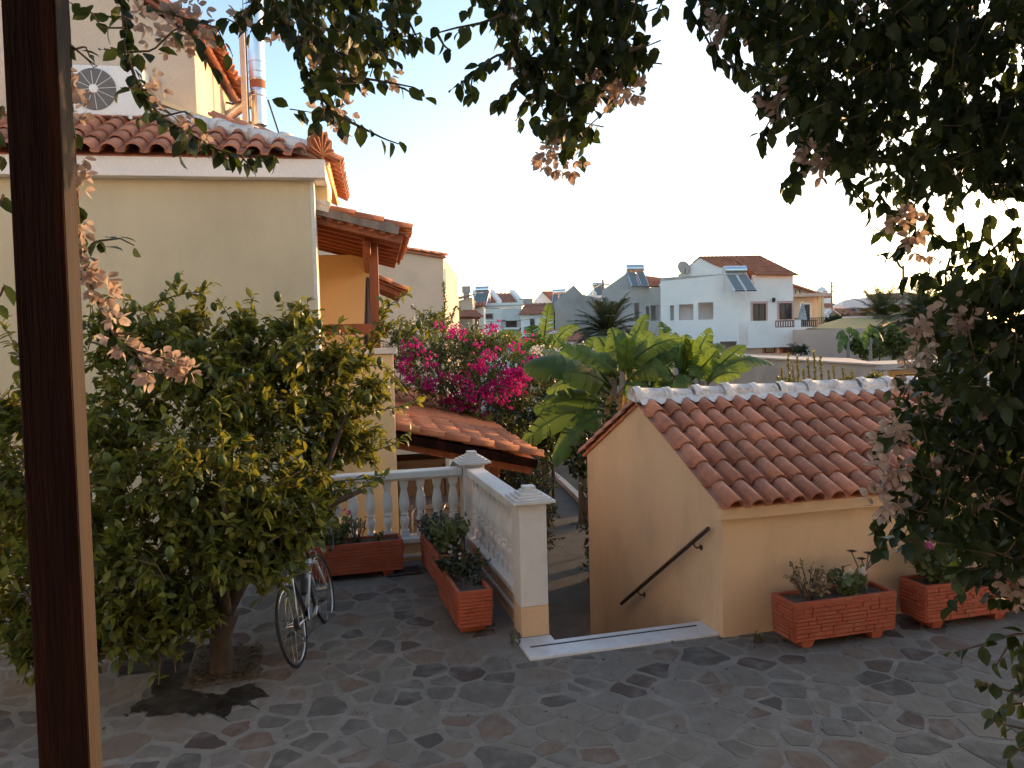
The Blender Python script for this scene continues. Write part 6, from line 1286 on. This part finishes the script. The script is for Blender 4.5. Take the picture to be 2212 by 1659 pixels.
# generic shrubs
def shrub(name, label, cat, px, py, d, clumps, m, tpl='small', size=.08, nt=60, nl=14, flowers_=None, group=None, tl=.35, zroot=LOW):
    p = at(px, py, d); t = thing(name, label, cat, Vector((p.x, p.y, zroot)), group); lv, tb = Leaves(), MB()
    for x, y, dd, r in clumps: blob(lv, tb, at(x, y, dd), (r, r, r * .85), max(4, int(nt * r)), nl, size, tl, .4, .15, r=.008)
    tb.tube([t.location + Vector((0, 0, -.05)), at(px, py, d)], [.05, .03], 6); lv.finish(t, tpl, m); bld(tb, 'stems', M_['twig'], t, kind='stuff')
    if flowers_:
        fl = Leaves()
        for x, y, dd, n in flowers_:
            for _ in range(n): fl.add(at(x, y, dd) + rv(.06), rv() + Vector((0, -.5, .3)), rv(), .06)
        fl.finish(t, 'bract', M_['whiteflower'], many='flowers')
    return t
shrub('oleander', 'oleander with small pale pink blossoms between magenta flowers and bananas', 'shrub', 1190, 800, 18, [(1170, 790, 18, .8), (1210, 790, 18.5, .8), (1250, 800, 19, .7), (1290, 790, 20, .8), (1180, 830, 17.5, .7)], M_['shrubleaf'], 'thin', .11, 70, 14, [(random.uniform(1150, 1330), random.uniform(750, 810), random.uniform(17, 17.6), 4) for _ in range(90)])
shrub('dark_shrub', 'dark green shrub beside the brown porch post and lower path', 'shrub', 1120, 1120, 11.5, [(1110, 1010, 12, .45), (1150, 1040, 11.8, .45), (1120, 1080, 11.2, .5), (1160, 1110, 11.2, .42), (1090, 1050, 11.5, .5), (1160, 1160, 10.8, .28), (1130, 1150, 10.9, .4)], M_['darkleaf'], 'small', .07, 110, 16)
shrub('porch_hedge', 'dark green hedge growing along the open side of the lean to porch', 'hedge', 1070, 1000, 14, [(1105, 985, 13, .5), (1085, 975, 14.5, .6), (1060, 960, 16, .7), (1040, 940, 18, .8), (1105, 1030, 12.6, .5), (1095, 1000, 14, .6), (1120, 960, 15, .6), (1150, 1000, 14, .5)], M_['darkleaf'], 'small', .075, 90, 16)
hp2 = cw(5.5, 5.5); bh = thing('path_shade_hedge', 'hidden dark hedge added behind the tiled hut to shade the lower path', 'hedge', Vector((hp2.x, hp2.y, LOW))); lv, tb = Leaves(), MB()  # hidden by the hut, added to keep low sun off the path
for u in np.arange(2.4, 12, .45):
    c = cw(u, 4.2 + .36 * (u - 2.4) + random.uniform(-.7, .9), .0); blob(lv, tb, c + Vector((0, 0, -.15)), (.6, .6, 1.15), 75, 16, .10, .35, .4, .15, r=.008)
lv.finish(bh, 'small', M_['darkleaf']); bld(tb, 'stems', M_['twig'], bh, kind='stuff')
shrub('pale_blossom_bush', 'bush with pale yellow blossoms between the magenta flowers and awning house', 'shrub', 1010, 745, 20, [(990, 740, 20, .6), (1030, 735, 20.5, .5)], M_['shrubleaf'], 'small', .08, 70, 14, [(1010 + random.uniform(-40, 30), 725 + random.uniform(-15, 25), 19.6, 3) for _ in range(30)])
shrub('garden_hedge', 'dark tangled garden growth in the shade under the banana leaves', 'shrub', 1180, 900, 17, [(1130, 890, 16, .9), (1170, 930, 16, .8), (1220, 880, 16.5, .9), (1150, 960, 15.5, .7), (1110, 950, 15.5, .6), (1240, 920, 17, .9), (1300, 860, 18, 1.0), (1200, 830, 19, .8), (1330, 940, 13.2, .5), (1290, 960, 13.2, .45), (1360, 900, 13.4, .5), (1260, 990, 13.5, .4)], M_['darkleaf'], 'broad', .12, 50, 14)
yc = [(1690, 830, 19, .32), (1720, 835, 19, .35), (1750, 830, 19, .35), (1780, 835, 19, .3), (1820, 838, 19, .3)]
p = at(1750, 860, 19); ysh = thing('leggy_shrub', 'row of leggy yellow green shoots growing before the stained shed wall', 'shrub', Vector((p.x, p.y, LOW))); lv, tb = Leaves(), MB()
for x, yt in ((1688, 795), (1702, 765), (1722, 770), (1735, 800), (1745, 775), (1758, 760), (1772, 770), (1790, 800), (1800, 790), (1820, 795), (1840, 800), (1680, 815), (1712, 790), (1850, 815), (1830, 812)):
    spray(lv, tb, px3([(x + random.uniform(-8, 8), 860, 19), (x + 3, (860 + yt) / 2, 19), (x, yt, 19)]), .012, .005, .016, .07, .1, .7, jit=.5, dens=4)
for x, y, d, r in yc: blob(lv, tb, at(x, y, d), (r, r, r * .7), 22, 16, .07, .25, .5, .1)
lv.finish(ysh, 'small', M_['yellowleaf']); bld(tb, 'stems', M_['twig'], ysh, kind='stuff')
shrub('yellow_bush', 'small yellow leaved bush by the shed corner above the hut ridge', 'shrub', 1830, 850, 20, [(1830, 822, 20, .22), (1825, 840, 20, .25)], M_['yellowleaf'], 'small', .07, 120, 14)
shrub('yellow_drooping_plant', 'bright yellow drooping plant in front of the shed opening', 'shrub', 1889, 840, 24, [(1889, 815, 24, .2), (1889, 830, 24, .25)], M_['yellowleaf'], 'thin', .2, 120, 10)
shrub('terrace_shrub', 'round shrub standing at the corner of the white house wall', 'shrub', 1720, 755, 44, [(1718, 752, 44, .5), (1735, 752, 44, .4)], M_['darkleaf'], 'small', .16, 50, 12)
shrub('rooftop_plant', 'small tree beside the white gabled shed under the reed canopy', 'shrub', 1810, 690, 58, [(1802, 690, 58, .6), (1820, 686, 58, .7), (1795, 695, 58, .5)], M_['darkleaf'], 'small', .22, 40, 12)
# --- banana plants
def banana_leaf(B, T, wd, sag, seed, tears=9, mdl=None, cup=.25, nrm=None, m='banana'):
    R = random.Random(seed); B, T = Vector(B), Vector(T); L = (T - B).length; d = (T - B).normalized()
    Nn = Vector(nrm) if nrm is not None else Vector((R.uniform(-.4, .4), -.9, .5))
    up = (Nn - d * Nn.dot(d)).normalized(); sd = d.cross(up).normalized()
    ctr = lambda t: B + d * L * t + Vector((0, 0, 1)) * (sag * 4 * t * (1 - t)) - Vector((0, 0, sag * .5 * t * t * 1.2))
    wf = lambda t: wd / 2 * (min(1, (t - .12) / .16) if t < .28 else (1 if t < .5 else max(.03, max(0, 1 - ((t - .5) / .505) ** 2) ** .72))) if t > .12 else 0
    b = MB(); cutsL = sorted([.13, 1.0] + [R.uniform(.2, .95) for _ in range(tears + 6)]); cutsR = sorted([.13, 1.0] + [R.uniform(.2, .95) for _ in range(tears + 6)])
    for s, cuts in ((-1, cutsL), (1, cutsR)):
        for a, c in zip(cuts, cuts[1:]):
            if c - a < .012: continue
            g = (.002 + R.random() * .012) if R.random() < tears / 14 else .0005; dp = R.uniform(-.10, .24) * (1 if tears > 3 else .35); sk_ = R.uniform(.0, .03); n = max(1, int((c - a) / .07)); vs = []
            for i in range(n + 1):
                t = a + (c - a) * i / n; te = min(1.0, a + g + (c - a - 2 * g) * i / n + sk_ + .03); w_ = max(.004, wf(t)); cc = ctr(t)
                for q in (.0, .35, .7, 1.0):
                    tt = t + (te - t) * q; base = ctr(tt); vs.append(base + sd * (s * w_ * q) + up * (w_ * (cup * q - (cup + dp + .18) * q * q)) - Vector((0, 0, .35 * abs(dp) * w_ * q * q)))
            b.add(vs, [(i * 4 + k, i * 4 + k + 1, i * 4 + k + 5, i * 4 + k + 4) for i in range(n) for k in range(3)], max(.01, R.random()))
    b.tube([ctr(t) - up * .008 for t in np.linspace(0, 1, 9)], list(np.linspace(.028, .004, 9)), 5, tone=.9)
    return b
def banana(label, base_px, d, leaves, dry=(), extra=0):
    p = at(*base_px, d); t = thing('banana_plant', label, 'banana plant', Vector((p.x, p.y, LOW)), 'banana plants in the garden')
    h = p.z - LOW; o = MB().tube([(0, 0, -.05), (.02, 0, h * .5), (0, 0, h + .1)], [.13, .11, .06], 9); o.build('trunk', M_['greybark'], t, smooth=True)
    for k, lf in enumerate(leaves):
        (bx, by), (tx, ty), w_, sag, dd, tears = lf[:6]; nrm = lf[6] if len(lf) > 6 else None
        B = at(bx, by, d); T = at(tx, ty, d + dd); b = banana_leaf(B, T, w_, sag, hash((tx, ty)) % 9999, tears, nrm=nrm); bld(b, 'leaf', M_['banana'], t, smooth=True)
    R = random.Random(base_px[0]); px_m = d / 1680
    for k in range(extra):
        a = R.uniform(-1.15, 1.15); ln = R.uniform(90, 150) * 14 / d; bx, by = base_px[0] + R.uniform(-14, 14), base_px[1] + R.uniform(-25, 10)
        b = banana_leaf(at(bx, by, d), at(bx + math.sin(a) * ln, by - math.cos(a) * ln * .75 + R.uniform(0, 20), d + R.uniform(-1, .8)), R.uniform(.27, .40), R.uniform(.0, .12), k + base_px[0], R.randint(5, 14)); bld(b, 'leaf', M_['banana'], t, smooth=True)
    for (bx, by), (tx, ty), w_ in dry:
        b = banana_leaf(at(bx, by, d), at(tx, ty, d - .2), w_, .1, tx, 8); bld(b, 'dry_leaf', M_['bananadry'], t, smooth=True)
    return t
banana('banana plant with ragged upright leaves nearest the awning house', (1172, 790), 20, [((1168, 800), (1186, 652), .42, .05, 0, 14), ((1165, 800), (1140, 690), .42, .3, -.3, 10), ((1170, 795), (1250, 690), .40, .25, -.3, 12), ((1160, 800), (1078, 706), .46, .2, .3, 8), ((1175, 790), (1215, 720), .40, .3, .5, 9), ((1165, 810), (1108, 765), .4, .2, -.5, 8)], [((1172, 790), (1160, 850), .2)], 4)
banana('banana plant with broad dark leaves reaching left over the lower path', (1325, 830), 14, [((1330, 850), (1130, 778), .62, .22, -.4, 4, (-.2, -.75, .7)), ((1335, 860), (1214, 742), .50, .2, .4, 5), ((1325, 840), (1215, 800), .62, .12, -.8, 3, (.1, -.9, .45)), ((1330, 880), (1152, 875), .50, .15, -.3, 6), ((1320, 890), (1126, 945), .50, .25, -.5, 6), ((1325, 900), (1195, 985), .44, .25, -.9, 5), ((1335, 830), (1290, 715), .40, .15, .6, 7), ((1330, 860), (1180, 830), .5, .2, .7, 6)], [((1330, 840), (1310, 930), .2), ((1335, 850), (1350, 930), .18)], 5)
banana('banana plant with the big sunlit pale leaf in the middle of the grove', (1345, 815), 13.2, [((1338, 812), (1408, 715), .55, .04, -.1, 3, (-.5, -.8, .2)), ((1345, 805), (1396, 674), .30, .05, .3, 5), ((1345, 815), (1468, 725), .42, .12, .4, 7), ((1345, 810), (1322, 700), .32, .1, .5, 8), ((1350, 830), (1450, 800), .45, .2, -.4, 6), ((1345, 830), (1270, 760), .42, .2, .4, 6), ((1345, 840), (1400, 900), .42, .3, -.5, 5)], [((1360, 820), (1370, 890), .18), ((1350, 830), (1340, 900), .16)], 6)
banana('banana plant with upright glossy leaf beside the tiled hut ridge', (1480, 830), 13.5, [((1482, 815), (1535, 706), .34, .02, 0, 6, (-.6, -.7, .2)), ((1470, 815), (1459, 712), .30, .08, .2, 8), ((1480, 815), (1428, 690), .32, .06, .4, 6), ((1478, 825), (1415, 735), .40, .2, -.3, 8), ((1485, 830), (1570, 800), .36, .15, .3, 8), ((1475, 835), (1380, 800), .4, .2, -.3, 7), ((1470, 840), (1420, 860), .4, .2, -.5, 6)], [((1475, 815), (1462, 880), .2), ((1480, 815), (1490, 880), .16), ((1470, 810), (1450, 850), .14)], 6)
banana('banana plant half hidden between the pale leaf and the left dark leaves', (1255, 800), 17, [((1255, 800), (1216, 743), .45, .1, -.3, 9), ((1255, 800), (1300, 722), .4, .1, .2, 8), ((1260, 805), (1345, 770), .42, .2, -.2, 10), ((1250, 805), (1190, 800), .42, .2, -.4, 8)], [((1255, 800), (1245, 870), .18)], 5)
banana('small banana plant low down between the grove and the hut gable', (1400, 850), 14.5, [((1400, 850), (1440, 790), .4, .1, 0, 6), ((1400, 850), (1360, 790), .4, .1, 0, 7), ((1400, 850), (1450, 830), .4, .2, -.3, 6)], (), 7)
banana('banana plant with two long leaves leaning right above the hut ridge', (1520, 836), 12.8, [((1525, 825), (1610, 741), .30, .05, .1, 2, (-.5, -.8, .3)), ((1518, 838), (1670, 769), .34, .22, .1, 10, (.1, -.5, .85)), ((1522, 835), (1600, 800), .3, .1, -.3, 8), ((1515, 840), (1500, 780), .3, .1, .3, 5), ((1515, 842), (1450, 830), .3, .1, -.2, 5)])
banana('distant banana plant with arching leaves in front of the pink wall', (1832, 735), 40, [((1832, 728), (1806, 726), .45, .2, 0, 5), ((1832, 730), (1812, 756), .45, .3, 0, 5), ((1835, 728), (1834, 704), .3, .1, 0, 3), ((1836, 730), (1865, 735), .45, .3, 0, 5), ((1836, 730), (1858, 715), .45, .2, 0, 5)])
banana('light green distant banana plant under the reed canopy', (1880, 735), 39, [((1880, 728), (1860, 730), .4, .2, 0, 3), ((1880, 728), (1876, 702), .3, .1, 0, 3), ((1880, 728), (1908, 728), .45, .3, 0, 3), ((1880, 728), (1900, 712), .4, .2, 0, 3), ((1880, 730), (1868, 750), .4, .2, 0, 3)])
shrub('green_thicket', 'green thicket below the reed canopy between banana and palm', 'shrub', 1900, 745, 41, [(1850, 745, 41, .7), (1880, 750, 41, .8), (1910, 735, 42, .9), (1940, 745, 42, .9), (1890, 715, 42, .5), (1930, 715, 42.5, .5), (1970, 740, 42, .9)], M_['shrubleaf'], 'broad', .22, 40, 14)
# --- palms
def palm(label, px, py, d, Lf, n, trunk_h, droop=.55, seed=3, m='palm'):
    R = random.Random(seed); p = at(px, py, d); t = thing('palm_tree', label, 'palm tree', Vector((p.x, p.y, LOW)), 'date palms among the houses'); h = p.z - LOW
    MB().tube([(0, 0, -.1), (0, 0, h * .5), (0, 0, h)], [.32, .28, .30], 12).build('trunk', M_['bark'], t)
    meshes = []
    for k in range(5):
        b = MB(); dr = droop * (.7 + .3 * k); pts = [Vector((0, tt * Lf * (1 - .12 * dr * tt), tt * Lf * .28 - dr * Lf * tt ** 2.2 * .75)) for tt in np.linspace(0, 1, 12)]
        b.tube(pts, list(np.linspace(.035, .006, 12)), 5, tone=.8)
        Q, LL = polyline(pts, 46)
        for i, q in enumerate(Q[4:]):
            tt = (i + 4) / 46; l = Lf * .26 * math.sin(math.pi * (.12 + .84 * tt)) ** .6; dd = (Q[min(i + 5, 45)] - Q[i + 3]).normalized()
            for s in (-1, 1):
                o = (Vector((s, 0, 0)) * .75 + dd * .75 + Vector((0, 0, .22 - R.random() * .35))).normalized() * l * R.uniform(.85, 1.1); wv = dd * .022
                b.add([q - wv, q + wv, q + o * .55 + wv * .9 + Vector((0, 0, -.01)), q + o + Vector((0, 0, -.12 * l)), q + o * .55 - wv * .9], [(0, 1, 2, 4), (4, 2, 3)], R.uniform(.01, .99))
        meshes.append(b.mesh('frond', M_[m]))
    for k in range(n):
        f = k / n; az = k * 2.39996; el = 78 - 108 * f ** .9
        me = meshes[min(4, int(f * 5))]
        inst(me, 'frond', t, Matrix.Translation((0, 0, h)) @ Matrix.Rotation(az, 4, 'Z') @ Matrix.Rotation(rad(el - 12 + R.uniform(-6, 6)), 4, 'X') @ Matrix.Scale(R.uniform(.85, 1.08), 4))
    return t
palm('large dark date palm in front of the grey unfinished house', 1312, 722, 34, 2.0, 64, 3)
palm('date palm with feathery backlit fronds left of the tall plain pole', 1905, 690, 52, 2.6, 54, 3, .5, 5)
palm('dark date palm at the right behind the hanging vine', 1990, 690, 46, 2.6, 56, 3, .5, 8)
shrub('palm_skirt', 'dark drooping undergrowth at the foot of the large palm', 'shrub', 1320, 770, 33, [(1300, 765, 33, .9), (1350, 765, 33, .9), (1390, 760, 34, .8), (1430, 770, 34, .8)], M_['darkleaf'], 'thin', .3, 40, 14)
# ================================================================ PLANTER PLANTS
def pot(name, label, pl, u, v, cat='plant', z=.385):
    M = PLN[pl].matrix_world @ Matrix.Translation((u, v, z)); return thing(name, label, cat, M.translation.copy()), M.translation.copy()
def tuft(lv, tb, o, n, h, r, size, tilt=.5, nl=8, top=.4):
    for _ in range(n):
        a = random.uniform(0, 6.28); e = o + Vector((math.cos(a) * r * random.random() ** .5, math.sin(a) * r * random.random() ** .5, h * random.uniform(.55, 1))); s = o + Vector((math.cos(a) * .03, math.sin(a) * .03, 0))
        tb.tube([s, s.lerp(e, .5) + rv(.015), e], [.006, .005, .004], 5)
        for k in range(nl): t = random.uniform(top, 1.05); d = rv(.8) + Vector((0, 0, .2)); lv.add(s.lerp(e, t) + rv(.015), d, Vector((0, -.3, 1)) + rv(.5), size * random.uniform(.6, 1.2))
def potplant(name, label, pl, u, v, spec, m, tpl='ger', fl=None, single=40):
    t, o = pot(name, label, pl, u, v); lv, tb = Leaves(), MB(); tuft(lv, tb, o, *spec); lv.finish(t, tpl, m, single=single); bld(tb, 'stems', M_['twig'], t, kind='stuff')
    if fl:
        f = Leaves()
        for dx, dy, dz, n, mm in fl:
            for _ in range(n): f.add(o + Vector((dx, dy, dz)) + rv(.018), rv() + Vector((0, -.5, .5)), rv(), .030)
        f.finish(t, 'bract', fl[0][4], 'blossom', 'blossoms', single=30)
        for dx, dy, dz, n, mm in fl: tb2 = MB().tube([o + Vector((dx * .3, dy * .3, 0)), o + Vector((dx, dy, dz))], .004, 4); bld(tb2, 'flower_stalk', M_['twig'], t)
    return t
potplant('dried_plant', 'dried brown plant with bare stems at the left end of the front planter', 'front', .26, .16, (18, .30, .24, .045, .5, 7, .5), M_['drytwig'])
potplant('white_geranium', 'small geranium with white flower heads in the front planter', 'front', .66, .15, (20, .22, .17, .062, .5, 9, .25), M_['geranium'], 'ger', [(-.03, -.05, .16, 14, M_['whiteflower']), (.11, -.04, .22, 12, M_['whiteflower']), (.02, 0, .20, 8, M_['whiteflower'])])
t, o = pot('dark_rosette_plant', 'leggy plant with dark purple rosettes at the right end of the front planter', 'front', .87, .17); lv, tb = Leaves(), MB()
stem = o + Vector((0, 0, .20))
for dx, dy, dz in ((-.13, 0, .36), (.02, 0, .34), (-.03, .03, .28), (.11, 0, .29), (.07, .04, .31)):
    e = o + Vector((dx, dy, dz)); tb.tube([o, stem if dx > -.1 else o + Vector((-.02, 0, .10)), e], [.009, .008, .006], 6)
    for k in range(22): a = 2.4 * k; lv.add(e, (math.cos(a), math.sin(a), .3 + .03 * k), (0, 0, 1), .058 - .0014 * k)
lv.finish(t, 'small', M_['aeonium'], 'rosette_leaf', single=60); bld(tb, 'stems', M_['greybark'], t)
potplant('pink_geranium', 'bushy variegated geranium with pink flowers in the second right planter', 'second', .28, .15, (48, .32, .28, .075, .5, 10, .15), M_['geranium'], 'ger', [(-.12, -.05, .36, 12, M_['pinkflower']), (.22, 0, .38, 12, M_['pinkflower']), (.06, 0, .48, 8, M_['pinkflower'])], 80)
potplant('upright_geranium', 'taller geranium shoot rising above the pink flowers', 'second', .32, .22, (5, .50, .10, .05, .5, 9, .5), M_['geranium'])
potplant('small_geranium', 'small leafy geranium half hidden in the far right planter', 'third', .2, .15, (12, .2, .16, .05, .5, 8, .3), M_['geranium'])
potplant('bushy_white_plant', 'round green plant dotted with white flowers in the corner planter', 'midback', .24, .16, (44, .34, .22, .065, .5, 12, .15), M_['geranium'], 'ger', [(random.uniform(-.2, .2), random.uniform(-.15, .1), random.uniform(.1, .26), 2, M_['whiteflower']) for _ in range(12)], 90)
potplant('grey_succulent', 'grey green succulent spilling from the far end of the corner planter', 'midback', .72, .16, (56, .32, .30, .055, .5, 15, .2), M_['succulent'], 'broad', None, 90)
potplant('trailing_plant', 'dark leafy plant trailing over the side of the pillar planter', 'mid', .68, .17, (40, .20, .30, .06, .5, 10, .15), M_['darkleaf'], 'ger', [(-.1, .05, .2, 3, M_['whiteflower']), (.02, -.1, .22, 3, M_['whiteflower'])], 90)
potplant('low_creeper', 'low creeping plant near the dry soil end of the pillar planter', 'mid', .42, .10, (20, .10, .24, .045, .5, 9, .15), M_['succulent'], 'small', None, 60)
potplant('wilted_geranium', 'yellowing geranium with small pink flowers in the planter behind the bicycle', 'bike', .30, .16, (40, .30, .28, .06, .5, 9, .2), M_['geranium'], 'ger', [(-.06, 0, .28, 6, M_['pinkflower']), (.18, 0, .36, 8, M_['pinkflower'])], 80)
potplant('red_stemmed_plant', 'red brown bare stems in the planter behind the bicycle', 'bike', .56, .16, (14, .34, .18, .03, .5, 6, .6), M_['drytwig'])
potplant('young_seedling', 'tiny seedling at the right end of the planter behind the bicycle', 'bike', .82, .16, (6, .10, .06, .035, .5, 6, .3), M_['geranium'])
def weed(px, py, z, label, h=.12):
    p = atz(px, py, z); t = thing('weed', label, 'weed', p, 'small weeds at wall foots'); lv, tb = Leaves(), MB(); tuft(lv, tb, p, 6, h, .05, .03, .5, 6, .2); lv.finish(t, 'small', M_['shrubleaf'], many='weed_leaves'); bld(tb, 'stems', M_['twig'], t)
weed(1112, 1392, .03, 'small weed growing at the foot of the peach pillar base'); weed(1636, 1388, .0, 'tiny dark weed at the hut wall left of the front planter', .1); weed(965, 1215, .1, 'weed sprig between the two middle planters')
